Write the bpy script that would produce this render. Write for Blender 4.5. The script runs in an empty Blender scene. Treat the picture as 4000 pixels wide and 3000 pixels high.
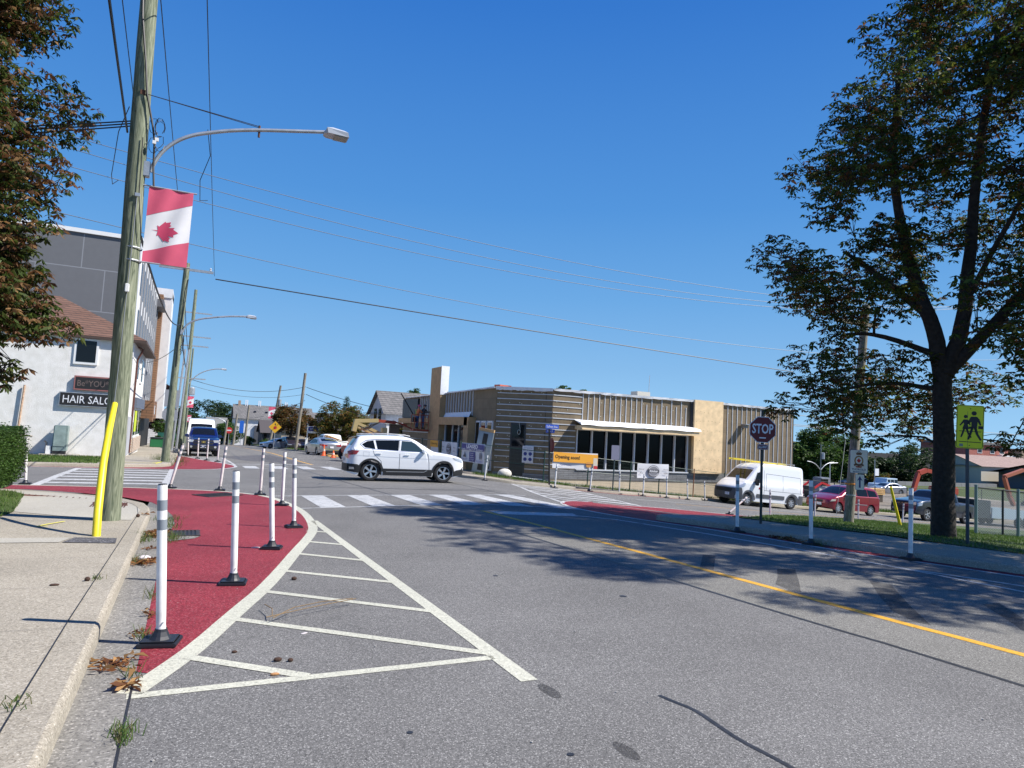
import bpy, bmesh, math, random
from mathutils import Vector, Matrix, Euler
R = math.radians
random.seed(7)
scn = bpy.context.scene
col = scn.collection
EYE = 1.62
# ---------------- camera ----------------
cd = bpy.data.cameras.new("camera"); cam = bpy.data.objects.new("camera", cd); col.objects.link(cam)
cam.location = (0, 0, EYE)
cam.matrix_world = Matrix.Translation((0, 0, EYE)) @ (Matrix.Rotation(-R(25.2), 4, 'Z') @ Matrix.Rotation(R(90 + 4.2), 4, 'X') @ Matrix.Rotation(R(3.0), 4, 'Z'))
cd.sensor_width = 36; cd.lens = 36 * 2658 / 4000
cd.clip_start = 0.05; cd.clip_end = 3000
scn.camera = cam
scn.render.resolution_x = 1024; scn.render.resolution_y = 768
# ---------------- sky and sun ----------------
SUN_AZ, SUN_EL = 118.0, 48.0      # clockwise from +Y
w = bpy.data.worlds.new("World"); scn.world = w; w.use_nodes = True
nt = w.node_tree; bg = nt.nodes['Background']
sky = nt.nodes.new('ShaderNodeTexSky'); sky.sky_type = 'NISHITA'; sky.sun_disc = False
sky.sun_elevation = R(SUN_EL); sky.sun_rotation = R(SUN_AZ)
sky.air_density = 1.0; sky.dust_density = 0.0; sky.ozone_density = 4.0; sky.altitude = 100
tcw = nt.nodes.new('ShaderNodeTexCoord'); sxw = nt.nodes.new('ShaderNodeSeparateXYZ'); nt.links.new(tcw.outputs['Generated'], sxw.inputs[0])
rw = nt.nodes.new('ShaderNodeValToRGB'); nt.links.new(sxw.outputs['Z'], rw.inputs[0]); ew = rw.color_ramp.elements     # deep clear-day blue by height above the horizon
ew[0].position = 0.0; ew[0].color = (2.9, 5.5, 8.2, 1); ew[1].position = 0.95; ew[1].color = (0.05, 0.75, 4.2, 1)
for p_, c_ in ((0.1, (2.0, 4.2, 7.1)), (0.2, (1.25, 3.4, 6.7)), (0.32, (0.72, 2.6, 6.2)), (0.55, (0.28, 1.6, 5.3))):
    q_ = ew.new(p_); q_.color = (*c_, 1)
mw = nt.nodes.new('ShaderNodeMix'); mw.data_type = 'RGBA'; mw.inputs[0].default_value = 0.94
nt.links.new(sky.outputs[0], mw.inputs[6]); nt.links.new(rw.outputs[0], mw.inputs[7]); nt.links.new(mw.outputs[2], bg.inputs[0]); bg.inputs[1].default_value = 0.073
sd = bpy.data.lights.new("sun", 'SUN'); sd.energy = 5.0; sd.angle = R(0.53); sd.color = (1.0, 0.955, 0.89)
so = bpy.data.objects.new("sun", sd); col.objects.link(so)
dv = Vector((math.sin(R(SUN_AZ)) * math.cos(R(SUN_EL)), math.cos(R(SUN_AZ)) * math.cos(R(SUN_EL)), math.sin(R(SUN_EL))))
so.rotation_euler = dv.to_track_quat('Z', 'Y').to_euler(); so.location = dv * 60
scn.view_settings.view_transform = 'Standard'; scn.view_settings.look = 'None'
scn.view_settings.exposure = 0.7; scn.view_settings.gamma = 1

# ---------------- terrain height ----------------
def ss(a, b, x):
    t = min(1, max(0, (x - a) / (b - a))); return t * t * (3 - 2 * t)
def H(x, y):
    a = -0.0148 * max(0, min(y, 18) - 4) - 0.019 * max(0, min(y, 60) - 18) - 0.028 * max(0, min(y, 200) - 60)
    r = -0.1 - 0.07 * max(0, min(x, 30) - 12.5) - 0.055 * max(0, min(x, 60) - 30) - 0.05 * (max(9, min(y, 19)) - 9)
    k = ss(8.5, 14.5, x) * (1 - ss(34, 50, y) * (1 - ss(20, 30, x)))
    return a * (1 - k) + r * k
def HT(x, y): return H(x, y) + 0.13
def HL(x, y):   # top of the right-hand lawn and its sidewalk
    return max(0.03 - 0.055 * max(0, x - 12.5) - 0.045 * max(0, y - 9), H(x, y) + 0.12)

# ---------------- materials ----------------
MC = {}
def mat(name, c, rough=0.8, metal=0.0, var=0.0, vscale=8.0, bump=0.0, bscale=40.0, spec=0.5, coat=0.0, c2=None, world=False, detail=4, det2=None, trans=0.0, alpha=1.0):
    if name in MC: return MC[name]
    m = bpy.data.materials.new(name); m.use_nodes = True; MC[name] = m
    n = m.node_tree.nodes; l = m.node_tree.links; b = n['Principled BSDF']
    b.inputs['Base Color'].default_value = (*c, 1); b.inputs['Roughness'].default_value = rough; b.inputs['Metallic'].default_value = metal
    b.inputs['Specular IOR Level'].default_value = spec
    if coat: b.inputs['Coat Weight'].default_value = coat; b.inputs['Coat Roughness'].default_value = 0.03
    if alpha < 1: b.inputs['Alpha'].default_value = alpha
    if trans: b.inputs['Transmission Weight'].default_value = trans
    def co():
        if world: return n.new('ShaderNodeNewGeometry').outputs['Position']
        return n.new('ShaderNodeTexCoord').outputs['Object']
    if var or c2:
        t = n.new('ShaderNodeTexNoise'); t.inputs['Scale'].default_value = vscale; t.inputs['Detail'].default_value = detail
        l.new(co(), t.inputs['Vector'])
        r = n.new('ShaderNodeValToRGB'); l.new(t.outputs[0], r.inputs[0])
        hi = c2 if c2 else tuple(min(1, x * (1 + var)) for x in c); lo = c if c2 else tuple(x * (1 - var) for x in c)
        r.color_ramp.elements[0].position = 0.35; r.color_ramp.elements[1].position = 0.65
        r.color_ramp.elements[0].color = (*lo, 1); r.color_ramp.elements[1].color = (*hi, 1)
        l.new(r.outputs[0], b.inputs['Base Color'])
    if bump:
        t = n.new('ShaderNodeTexNoise'); t.inputs['Scale'].default_value = bscale; t.inputs['Detail'].default_value = 3
        l.new(co(), t.inputs['Vector']); bp = n.new('ShaderNodeBump'); bp.inputs['Strength'].default_value = bump; bp.inputs['Distance'].default_value = 0.02
        l.new(t.outputs[0], bp.inputs['Height']); l.new(bp.outputs[0], b.inputs['Normal'])
    return m

def ground_mat(name, base, lo, hi, speck_scale=90, speck=0.5, patch=0.15, bump=0.4, rough=0.9, wear=None, wear_amt=0.55, wear_scale=3.0, crack=0.0):
    """aggregate-like surface: fine light and dark specks over slow patches, in world metres"""
    m = bpy.data.materials.new(name); m.use_nodes = True
    n = m.node_tree.nodes; l = m.node_tree.links; b = n['Principled BSDF']; b.inputs['Roughness'].default_value = rough; b.inputs['Specular IOR Level'].default_value = 0.25
    g = n.new('ShaderNodeNewGeometry').outputs['Position']
    v = n.new('ShaderNodeTexVoronoi'); v.inputs['Scale'].default_value = speck_scale; l.new(g, v.inputs['Vector'])
    sp = n.new('ShaderNodeSeparateColor'); l.new(v.outputs['Color'], sp.inputs[0])
    r = n.new('ShaderNodeValToRGB'); e = r.color_ramp.elements
    e[0].position = 0.0; e[0].color = (*lo, 1); e[1].position = 1.0; e[1].color = (*hi, 1)
    e2 = e.new(0.18); e2.color = (*base, 1); e3 = e.new(0.8); e3.color = (*base, 1)
    l.new(sp.outputs[0], r.inputs[0])
    t = n.new('ShaderNodeTexNoise'); t.inputs['Scale'].default_value = 0.55; t.inputs['Detail'].default_value = 6; t.inputs['Roughness'].default_value = 0.6; l.new(g, t.inputs['Vector'])
    mr = n.new('ShaderNodeMapRange'); mr.inputs[1].default_value = 0.3; mr.inputs[2].default_value = 0.7; mr.inputs[3].default_value = 1 - patch; mr.inputs[4].default_value = 1 + patch; l.new(t.outputs[0], mr.inputs[0])
    mx = n.new('ShaderNodeVectorMath'); mx.operation = 'SCALE'; l.new(r.outputs[0], mx.inputs[0]); l.new(mr.outputs[0], mx.inputs['Scale'])
    out = mx.outputs[0]
    t3 = n.new('ShaderNodeTexNoise'); t3.inputs['Scale'].default_value = speck_scale * 0.35; t3.inputs['Detail'].default_value = 2; l.new(g, t3.inputs['Vector'])
    m3 = n.new('ShaderNodeMapRange'); m3.inputs[1].default_value = 0.3; m3.inputs[2].default_value = 0.7; m3.inputs[3].default_value = 1 - speck * 0.35; m3.inputs[4].default_value = 1 + speck * 0.35; l.new(t3.outputs[0], m3.inputs[0])
    mx3 = n.new('ShaderNodeVectorMath'); mx3.operation = 'SCALE'; l.new(out, mx3.inputs[0]); l.new(m3.outputs[0], mx3.inputs['Scale']); out = mx3.outputs[0]
    if wear:
        t2 = n.new('ShaderNodeTexNoise'); t2.inputs['Scale'].default_value = wear_scale; t2.inputs['Detail'].default_value = 8; t2.inputs['Roughness'].default_value = 0.75; l.new(g, t2.inputs['Vector'])
        r2 = n.new('ShaderNodeMapRange'); r2.inputs[1].default_value = wear_amt; r2.inputs[2].default_value = wear_amt + 0.12; l.new(t2.outputs[0], r2.inputs[0])
        mm = n.new('ShaderNodeMix'); mm.data_type = 'RGBA'; mm.inputs[7].default_value = (*wear, 1); l.new(r2.outputs[0], mm.inputs[0]); l.new(out, mm.inputs[6]); out = mm.outputs[2]
    l.new(out, b.inputs['Base Color'])
    bp = n.new('ShaderNodeBump'); bp.inputs['Strength'].default_value = bump; bp.inputs['Distance'].default_value = 0.01
    l.new(sp.outputs[1], bp.inputs['Height']); l.new(bp.outputs[0], b.inputs['Normal'])
    MC[name] = m
    return m

# ---------------- object helpers ----------------
def tag(o, label=None, cat=None, group=None, kind=None):
    if label: o['label'] = label
    if cat: o['category'] = cat
    if group: o['group'] = group
    if kind: o['kind'] = kind
    return o
def thing(name, loc, rz=0, label=None, cat=None, group=None, rx=0, ry=0, sc=None):
    o = bpy.data.objects.new(name, None); col.objects.link(o); o.empty_display_size = 0.2
    o.location = loc; o.rotation_euler = (rx, ry, rz)
    if sc: o.scale = sc
    return tag(o, label, cat, group)
def copy_tree(o, parent=None):
    c = o.copy(); col.objects.link(c); c.parent = parent
    for ch in list(o.children): copy_tree(ch, c)
    return c
class MB:
    def __init__(s): s.v = []; s.f = []; s.m = []; s.cur = 0
    def add(s, vs, fs, M=None):
        o = len(s.v)
        for p in vs: s.v.append(tuple(M @ Vector(p)) if M else tuple(p))
        for f in fs: s.f.append(tuple(i + o for i in f)); s.m.append(s.cur)
    def box(s, c, d, M=None, rz=0):
        x, y, z = d[0] / 2, d[1] / 2, d[2] / 2
        vs = [(a * x, b * y, e * z) for a in (-1, 1) for b in (-1, 1) for e in (-1, 1)]
        T = Matrix.Translation(c) @ Matrix.Rotation(rz, 4, 'Z')
        if M: T = M @ T
        s.add(vs, [(0, 1, 3, 2), (4, 6, 7, 5), (0, 4, 5, 1), (2, 3, 7, 6), (0, 2, 6, 4), (1, 5, 7, 3)], T)
        return s
    def bx(s, x0, x1, y0, y1, z0, z1, M=None): return s.box(((x0 + x1) / 2, (y0 + y1) / 2, (z0 + z1) / 2), (x1 - x0, y1 - y0, z1 - z0), M)
    def tube(s, pts, r, n=10, cap=True, M=None):
        pts = [Vector(p) for p in pts]; rs = r if isinstance(r, (list, tuple)) else [r] * len(pts)
        vs = []; fs = []
        ref = None
        for i, p in enumerate(pts):
            d = (pts[min(i + 1, len(pts) - 1)] - pts[max(i - 1, 0)]).normalized()
            if ref is None: ref = Vector((0, 0, 1)) if abs(d.z) < 0.9 else Vector((1, 0, 0))
            a = d.cross(ref).normalized(); b = d.cross(a).normalized(); ref = -a.cross(d).normalized() if False else ref
            if abs(d.dot(ref)) > 0.98: ref = a; a = d.cross(ref).normalized(); b = d.cross(a).normalized()
            for k in range(n):
                t = 2 * math.pi * k / n; vs.append(p + (a * math.cos(t) + b * math.sin(t)) * rs[i])
        for i in range(len(pts) - 1):
            for k in range(n):
                fs.append((i * n + k, i * n + (k + 1) % n, (i + 1) * n + (k + 1) % n, (i + 1) * n + k))
        if cap: fs.append(tuple(range(n))); fs.append(tuple((len(pts) - 1) * n + k for k in reversed(range(n))))
        s.add(vs, fs, M); return s
    def cyl(s, p0, p1, r0, r1=None, n=12, M=None): return s.tube([p0, p1], [r0, r0 if r1 is None else r1], n, True, M)
    def lathe(s, prof, n=24, M=None):   # prof: (radius, z)
        vs = []; fs = []
        for r_, z in prof:
            for k in range(n):
                t = 2 * math.pi * k / n; vs.append((r_ * math.cos(t), r_ * math.sin(t), z))
        for i in range(len(prof) - 1):
            for k in range(n): fs.append((i * n + k, i * n + (k + 1) % n, (i + 1) * n + (k + 1) % n, (i + 1) * n + k))
        s.add(vs, fs, M); return s
    def prism(s, poly, t, M=None):      # polygon in local XZ, thickness t along Y
        n = len(poly); vs = [(x, -t / 2, z) for x, z in poly] + [(x, t / 2, z) for x, z in poly]
        fs = [tuple(range(n)), tuple(reversed(range(n, 2 * n)))] + [(i, (i + 1) % n + 0, (i + 1) % n + n, i + n) for i in range(n)]
        s.add(vs, fs, M); return s
    def quad(s, a, b, c, d): s.add([a, b, c, d], [(0, 1, 2, 3)]); return s
    def sphere(s, c, r, n=10, sc=(1, 1, 1), M=None):
        pr = [(max(1e-4, math.sin(math.pi * i / n)) * r, -math.cos(math.pi * i / n) * r) for i in range(n + 1)]
        T = Matrix.Translation(c) @ Matrix.Diagonal((*sc, 1))
        if M: T = M @ T
        return s.lathe(pr, n + 4, T)
    def build(s, name, m, parent=None, smooth=False, bevel=0, angle=None):
        me = bpy.data.meshes.new(name); me.from_pydata(s.v, [], s.f)
        for x in (m if isinstance(m, (list, tuple)) else [m]): me.materials.append(x)
        if any(s.m): me.polygons.foreach_set('material_index', s.m)
        bm = bmesh.new(); bm.from_mesh(me); bmesh.ops.recalc_face_normals(bm, faces=bm.faces); 
        if bevel: bmesh.ops.remove_doubles(bm, verts=bm.verts, dist=1e-5); bmesh.ops.bevel(bm, geom=[e for e in bm.edges if e.is_manifold and e.calc_face_angle(0) > 0.5], offset=bevel, segments=2, affect='EDGES', clamp_overlap=True)
        bm.to_mesh(me); bm.free()
        if smooth:
            me.polygons.foreach_set('use_smooth', [True] * len(me.polygons))
            try: me.set_sharp_from_angle(angle=angle or R(40))
            except Exception: pass
        o = bpy.data.objects.new(name, me); col.objects.link(o); o.parent = parent
        return o

def gridcut(poly, du, dv=None, offu=0, offv=0):
    """2-D polygon -> triangulated faces cut on a regular grid; returns bmesh in XY"""
    dv = dv or du
    bm = bmesh.new(); vs = [bm.verts.new((p[0], p[1], 0)) for p in poly]
    f = bm.faces.new(vs); f.normal_update(); bmesh.ops.triangulate(bm, faces=[f], ngon_method='EAR_CLIP')
    xs = [p[0] for p in poly]; ys = [p[1] for p in poly]
    for a, lo, hi, d in ((0, min(xs), max(xs), du), (1, min(ys), max(ys), dv)):
        k = math.ceil(lo / d)
        while k * d < hi:
            co = [0, 0, 0]; no = [0, 0, 0]; co[a] = k * d; no[a] = 1
            bmesh.ops.bisect_plane(bm, geom=bm.verts[:] + bm.edges[:] + bm.faces[:], plane_co=co, plane_no=no, dist=1e-5)
            k += 1
    return bm
def from_bm(bm, name, m, parent=None, smooth=False):
    me = bpy.data.meshes.new(name); bm.to_mesh(me); bm.free()
    if m: me.materials.append(m)
    if smooth: me.polygons.foreach_set('use_smooth', [True] * len(me.polygons))
    o = bpy.data.objects.new(name, me); col.objects.link(o); o.parent = parent
    return o
def sheet(name, polys, fn, off, m, d=1.0, kind='structure', parent=None):
    """one draped sheet made of one or several polygons"""
    if not isinstance(polys[0][0], (list, tuple)): polys = [polys]
    big = bmesh.new()
    for poly in polys:
        b = gridcut(poly, d)
        for v in b.verts: v.co.z = fn(v.co.x, v.co.y) + off
        for f in b.faces:
            if f.normal.z < 0: f.normal_flip()
        t = bpy.data.meshes.new('t'); b.to_mesh(t); b.free(); big.from_mesh(t); bpy.data.meshes.remove(t)
    bmesh.ops.recalc_face_normals(big, faces=big.faces)
    big.normal_update()
    for f in big.faces:
        if f.normal.z < 0: f.normal_flip()
    o = from_bm(big, name, m, parent)
    if kind: o['kind'] = kind
    return o
def strip(pts, w):
    """polyline -> polygon of width w (or per-point widths)"""
    n = len(pts); ws = w if isinstance(w, (list, tuple)) else [w] * n
    L = []; Rr = []
    for i, p in enumerate(pts):
        a = pts[max(i - 1, 0)]; b = pts[min(i + 1, n - 1)]
        dx, dy = b[0] - a[0], b[1] - a[1]; q = math.hypot(dx, dy) or 1
        nx, ny = -dy / q, dx / q
        L.append((p[0] + nx * ws[i] / 2, p[1] + ny * ws[i] / 2)); Rr.append((p[0] - nx * ws[i] / 2, p[1] - ny * ws[i] / 2))
    return L + Rr[::-1]
def chaikin(pts, it=2, closed=False):
    for _ in range(it):
        q = [] if closed else [pts[0]]
        n = len(pts)
        for i in range(n if closed else n - 1):
            a, b = pts[i], pts[(i + 1) % n]
            q.append(tuple(a[k] * .75 + b[k] * .25 for k in range(len(a)))); q.append(tuple(a[k] * .25 + b[k] * .75 for k in range(len(a))))
        if not closed: q.append(pts[-1])
        pts = q
    return pts
def offset_poly(poly, d):
    n = len(poly); A = sum(poly[i][0] * poly[(i + 1) % n][1] - poly[(i + 1) % n][0] * poly[i][1] for i in range(n))
    s = 1 if A > 0 else -1; out = []
    for i in range(n):
        p0, p, p1 = Vector(poly[i - 1][:2]), Vector(poly[i][:2]), Vector(poly[(i + 1) % n][:2])
        a = (p - p0).normalized(); b = (p1 - p).normalized(); na = Vector((-a.y, a.x)) * s; nb = Vector((-b.y, b.x)) * s
        m = (na + nb); m = m.normalized() if m.length > 1e-6 else na; k = max(0.4, m.dot(na)); q = p + m * d / k; out.append((q.x, q.y))
    return out
def raised(name, poly, fn, m, skirt=0.35, rb=0.035):
    """slab standing above the road with a rounded edge, fn = height of its top"""
    n0 = len(poly); dense = []
    for i in range(n0):
        a, b = poly[i], poly[(i + 1) % n0]; k = max(1, int(math.dist(a, b) / 1.0)) if max(map(abs, a + b)) < 60 else max(1, int(math.dist(a, b) / 10))
        for j in range(k): dense.append((a[0] + (b[0] - a[0]) * j / k, a[1] + (b[1] - a[1]) * j / k))
    ins = offset_poly(dense, rb); ins2 = offset_poly(dense, rb * .35)
    o = sheet(name, ins, fn, 0, m, 1.0)
    mb = MB(); n = len(dense)
    rings = [[(p[0], p[1], fn(*p)) for p in ins], [(p[0], p[1], fn(*p) - rb * .3) for p in ins2], [(p[0], p[1], fn(*p) - rb) for p in dense], [(p[0], p[1], fn(*p) - skirt) for p in dense]]
    vs = [q for r_ in rings for q in r_]
    mb.add(vs, [(k * n + i, k * n + (i + 1) % n, (k + 1) * n + (i + 1) % n, (k + 1) * n + i) for k in range(3) for i in range(n)])
    k = mb.build('t', m, None, smooth=True, angle=R(60))
    bm = bmesh.new(); bm.from_mesh(o.data); bm.from_mesh(k.data); bm.to_mesh(o.data); bm.free(); bpy.data.objects.remove(k)
    return o
def text(s, name, m, parent, M, width=None, height=None, extrude=0.0, bold=0.0, align='CENTER', shear=0):
    cu = bpy.data.curves.new(name, 'FONT'); cu.body = s; cu.align_x = align; cu.align_y = 'CENTER'; cu.extrude = 0.5 * extrude; cu.offset = bold; cu.resolution_u = 2; cu.shear = shear
    t = bpy.data.objects.new('t', cu); col.objects.link(t)
    dg = bpy.context.evaluated_depsgraph_get(); me = bpy.data.meshes.new_from_object(t.evaluated_get(dg)); bpy.data.objects.remove(t); bpy.data.curves.remove(cu)
    xs = [v.co.x for v in me.vertices]; ys = [v.co.y for v in me.vertices]
    sx = (width / (max(xs) - min(xs))) if width else None; sy = (height / (max(ys) - min(ys))) if height else None
    sx = sx or sy; sy = sy or sx; cy = (max(ys) + min(ys)) / 2; cx = (max(xs) + min(xs)) / 2 if align == 'CENTER' else min(xs)
    me.transform(M @ Matrix.Diagonal((sx, sy, 1, 1)) @ Matrix.Translation((-cx, -cy, 0)))
    me.materials.append(m)
    o = bpy.data.objects.new(name, me); col.objects.link(o); o.parent = parent
    return o
def facing(loc, az, tilt=0, roll=0):
    """local XY plane standing up, +Z (front) looking towards compass heading az (degrees, cw from +Y)"""
    return Matrix.Translation(loc) @ Matrix.Rotation(-R(az) + math.pi, 4, 'Z') @ Matrix.Rotation(R(90) + tilt, 4, 'X') @ Matrix.Rotation(roll, 4, 'Z')
def flatpoly(mb, poly, M, z=0.0, t=0.002):
    n = len(poly); vs = [(p[0], p[1], z) for p in poly] + [(p[0], p[1], z - t) for p in poly]
    mb.add(vs, [tuple(range(n)), tuple(reversed(range(n, 2 * n)))] + [(i, i + n, (i + 1) % n + n, (i + 1) % n) for i in range(n)], M)
def circ(cx, cy, r, n=24, ry=None, a0=0, a1=2 * math.pi):
    return [(cx + r * math.cos(a0 + (a1 - a0) * i / n), cy + (ry or r) * math.sin(a0 + (a1 - a0) * i / n)) for i in range(n)]
def rrect(x0, x1, y0, y1, r, n=4):
    out = []
    for cx, cy, a in ((x1 - r, y1 - r, 0), (x0 + r, y1 - r, 90), (x0 + r, y0 + r, 180), (x1 - r, y0 + r, 270)):
        for i in range(n + 1): t = R(a + 90 * i / n); out.append((cx + r * math.cos(t), cy + r * math.sin(t)))
    return out
WHITE = mat('white paint', (0.78, 0.78, 0.76), 0.45); BLACK = mat('black matte', (0.015, 0.015, 0.016), 0.6)
GLASS = mat('dark glass', (0.007, 0.008, 0.009), 0.04, spec=0.35); GALV = mat('galvanised metal', (0.42, 0.44, 0.46), 0.45, 0.6, var=0.12, vscale=12)
REDP = mat('red paint', (0.5, 0.03, 0.03), 0.5)
# ================= THE SETTING =================
ASPH = ground_mat('asphalt', (0.138, 0.134, 0.128), (0.05, 0.049, 0.048), (0.36, 0.35, 0.33), 170, 0.7, 0.13, 0.4)
ASPH2 = ground_mat('paler asphalt of the far lane', (0.16, 0.154, 0.137), (0.06, 0.058, 0.052), (0.40, 0.38, 0.34), 170, 0.7, 0.12, 0.4)
ASPD = ground_mat('worn asphalt streak', (0.085, 0.083, 0.09), (0.03, 0.03, 0.035), (0.3, 0.3, 0.3), 75, 0.7, 0.1, 0.5)
CONC = ground_mat('exposed sidewalk concrete', (0.31, 0.278, 0.222), (0.17, 0.145, 0.11), (0.47, 0.43, 0.36), 140, 0.6, 0.14, 0.4)
CONC2 = ground_mat('smooth concrete', (0.36, 0.34, 0.29), (0.27, 0.25, 0.21), (0.45, 0.43, 0.39), 120, 0.25, 0.08, 0.2)
GUT = ground_mat('gutter concrete', (0.2, 0.19, 0.17), (0.1, 0.095, 0.09), (0.36, 0.34, 0.31), 95, 0.6, 0.15, 0.5)
REDG = ground_mat('red road coating', (0.215, 0.024, 0.034), (0.05, 0.01, 0.014), (0.36, 0.11, 0.12), 110, 0.6, 0.2, 0.5, 0.75, wear=(0.2, 0.13, 0.125), wear_amt=0.62, wear_scale=1.7)
MARK = ground_mat('cream road marking', (0.5, 0.49, 0.395), (0.28, 0.27, 0.22), (0.6, 0.59, 0.49), 110, 0.35, 0.1, 0.6, 0.6, wear=(0.25, 0.25, 0.23), wear_amt=0.64, wear_scale=11)
WMRK = ground_mat('white road marking', (0.46, 0.46, 0.45), (0.2, 0.2, 0.2), (0.58, 0.58, 0.57), 110, 0.4, 0.12, 0.4, 0.6, wear=(0.17, 0.17, 0.17), wear_amt=0.52, wear_scale=6)
YMRK = ground_mat('yellow road marking', (0.62, 0.33, 0.035), (0.42, 0.22, 0.03), (0.68, 0.38, 0.06), 60, 0.2, 0.08, 0.4, 0.6, wear=(0.2, 0.18, 0.14), wear_amt=0.68, wear_scale=8)
TAR = mat('tar sealant', (0.022, 0.023, 0.027), 0.55, world=True, var=0.3, vscale=20)
DIRT = ground_mat('gravelly dirt', (0.2, 0.175, 0.14), (0.1, 0.085, 0.065), (0.36, 0.33, 0.3), 25, 0.7, 0.25, 0.6)
TURF = ground_mat('turf soil', (0.06, 0.085, 0.022), (0.035, 0.05, 0.015), (0.11, 0.13, 0.04), 30, 0.7, 0.3, 0.6)
# land to the horizon
xs = [-900, -400, -200, -120] + list(range(-80, -20, 10)) + [-20 + i * 2 for i in range(60)] + list(range(100, 200, 10)) + [200, 260, 330, 450, 900]
ys = [-300, -100, -60, -30] + [-20 + i * 2 for i in range(60)] + list(range(100, 240, 10)) + [260, 330, 450, 900]
mb = MB(); mb.add([(x, y, H(x, y) - 0.06) for y in ys for x in xs], [(j * len(xs) + i, j * len(xs) + i + 1, (j + 1) * len(xs) + i + 1, (j + 1) * len(xs) + i) for j in range(len(ys) - 1) for i in range(len(xs) - 1)])
tag(mb.build('ground', TURF), kind='structure')
sheet('road', [[(-0.6, -12), (17, -12), (14.5, 4), (12.5, 14), (12.5, 200), (-0.6, 200)]], H, 0, ASPH)
sheet('cross_street', [[(-60, 18), (-0.6, 18), (-0.6, 31), (-60, 31)], [(12.5, 14), (90, 19), (90, 33), (12.5, 30.5)]], H, 0, ASPH)
sheet('road', [[(5.38, 15.5), (5.33, 12.1), (5.41, 8.6), (5.42, 7.3), (5.48, 4.6), (5.72, 0), (5.8, -8), (9.2, -8), (8.72, 5), (8.45, 9), (8.1, 14)]], H, 0.0006, ASPH2)
# -------- slabs --------
NL = [(-.46, -8)] + [(-.46, y) for y in (2, 6, 10, 13)] + [(-.5, 13.8), (-.62, 14.6), (-1.0, 15.45), (-1.5, 16.1), (-2.6, 17.0), (-4, 17.9), (-8, 18.6), (-40, 18.9), (-40, -8)]
raised('sidewalk', NL, HT, CONC)
FL = [(-60, 29.3), (-5, 29.45), (-3.2, 29.8), (-2.2, 30.15), (-1.4, 30.6), (-.85, 31.2), (-.55, 32), (-.45, 34), (-.42, 60), (-.42, 200), (-60, 200)]
raised('sidewalk', FL, HT, CONC)
FR = [(11.4, 200), (11.4, 60), (11.3, 34), (11.4, 31), (11.8, 29.7), (12.6, 28.95), (14, 28.6), (16, 28.6), (19.8, 28.75), (22, 29.5), (25, 30.3), (28, 31.2), (32, 31.6), (90, 33.5), (90, 200)]
raised('sidewalk', FR, HT, CONC)
IS = [(16.5, -8), (14, 0), (12.55, 3.4), (11.4, 5.9), (10.82, 7.35), (10.54, 8.85), (10.4, 10), (10.3, 11), (10.0, 11.8), (9.75, 12.3), (9.74, 12.65), (10.05, 12.85), (10.8, 13.0), (11.7, 13.15), (12.7, 13.5), (14, 14.3), (16, 15.9), (18, 17.3), (21, 18.6), (25, 19.3), (32, 20.5), (90, 22.5), (90, -8)]
raised('sidewalk', IS, HL, CONC)
# smooth concrete of the corner ramp, joints, patch
sheet('ramp_paving', [[(-.66, 11.9), (-.62, 13.3), (-.78, 14.2), (-1.15, 15.2), (-1.8, 16.1), (-2.7, 16.8), (-3.1, 16.9), (-3.0, 13.6), (-1.9, 12.7), (-1.15, 12.0)]], HT, 0.005, CONC2)
sheet('paving_joint', [strip([(-.66, -2), (-.67, 6), (-.64, 10), (-.62, 12.7), (-.7, 13.8), (-.85, 14.5), (-1.15, 15.2), (-1.8, 16.1)], .008)] + [strip([(-.68, y), (-8, y + .1)], .004) for y in (2.6, 4.15, 5.7, 7.1, 8.6)] + [strip([(-.66, 11.86), (-4, 11.9)], .008), strip([(-2.6, 0), (-2.6, 12)], .007)], HT, 0.007, TAR)
sheet('asphalt_patch', [[(-1.17, 10.12), (-.7, 10.0), (-.68, 9.58), (-1.25, 9.72)]], HT, 0.008, ASPD)
sheet('concrete_patch', [[(-6, 10.35), (-1.2, 10.12), (-1.28, 9.74), (-6, 9.95)]], HT, 0.006, CONC2)
sheet('gutter', [[(-.47, -8), (-.18, -8), (-.17, 10.5), (-.12, 12.4), (-.22, 13.6), (-.36, 14.6), (-.7, 15.6), (-1.25, 16.5), (-2.4, 17.4), (-2.55, 17.05), (-1.5, 16.05), (-1.0, 15.4), (-.62, 14.6), (-.5, 13.8), (-.47, 12)]], H, 0.0015, GUT)
sheet('gutter_edge', [strip([(-.18, -4), (-.18, 4.9)], .014)], H, 0.004, TAR)
# red coating
W1 = [(-.19, 4.62), (0.0, 5.02), (.2, 5.5), (.5, 6.4), (.8, 7.25), (1.08, 8.2), (1.42, 9.45), (1.75, 10.6), (1.98, 11.5), (2.12, 12.6), (2.2, 13.8), (2.2, 15), (2.1, 16.2), (1.94, 17.3), (1.6, 18.2), (.8, 19.12), (-.1, 19.55), (-1.1, 19.85), (-2.1, 20.1), (-3.4, 20.3), (-4.6, 20.35)]
W1 = chaikin(W1, 1)
sheet('red_road_paint', [[(-.175, 5.02)] + W1[2:] + [(-4.6, 19.3), (-3.2, 18.95), (-2.5, 18.5), (-1.7, 17.75), (-1.1, 17.05), (-.55, 16.0), (-.28, 14.8), (-.12, 13.6), (-.07, 12.5), (-.17, 10.5)]], H, 0.003, REDG, 1.0)
n1 = len(W1)
sheet('edge_line', [strip(W1, [0.15 if i < n1 * .62 else 0.13 for i in range(n1)])], H, 0.0032, MARK)
tri = [strip([(2.19, 12.75), (2.175, 9), (2.17, 4.1)], .125), strip([(-.2, 4.58), (1.1, 4.6), (2.14, 4.62)], .09),
       strip([(1.86, 11.42), (2.14, 11.24)], .1)]
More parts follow.
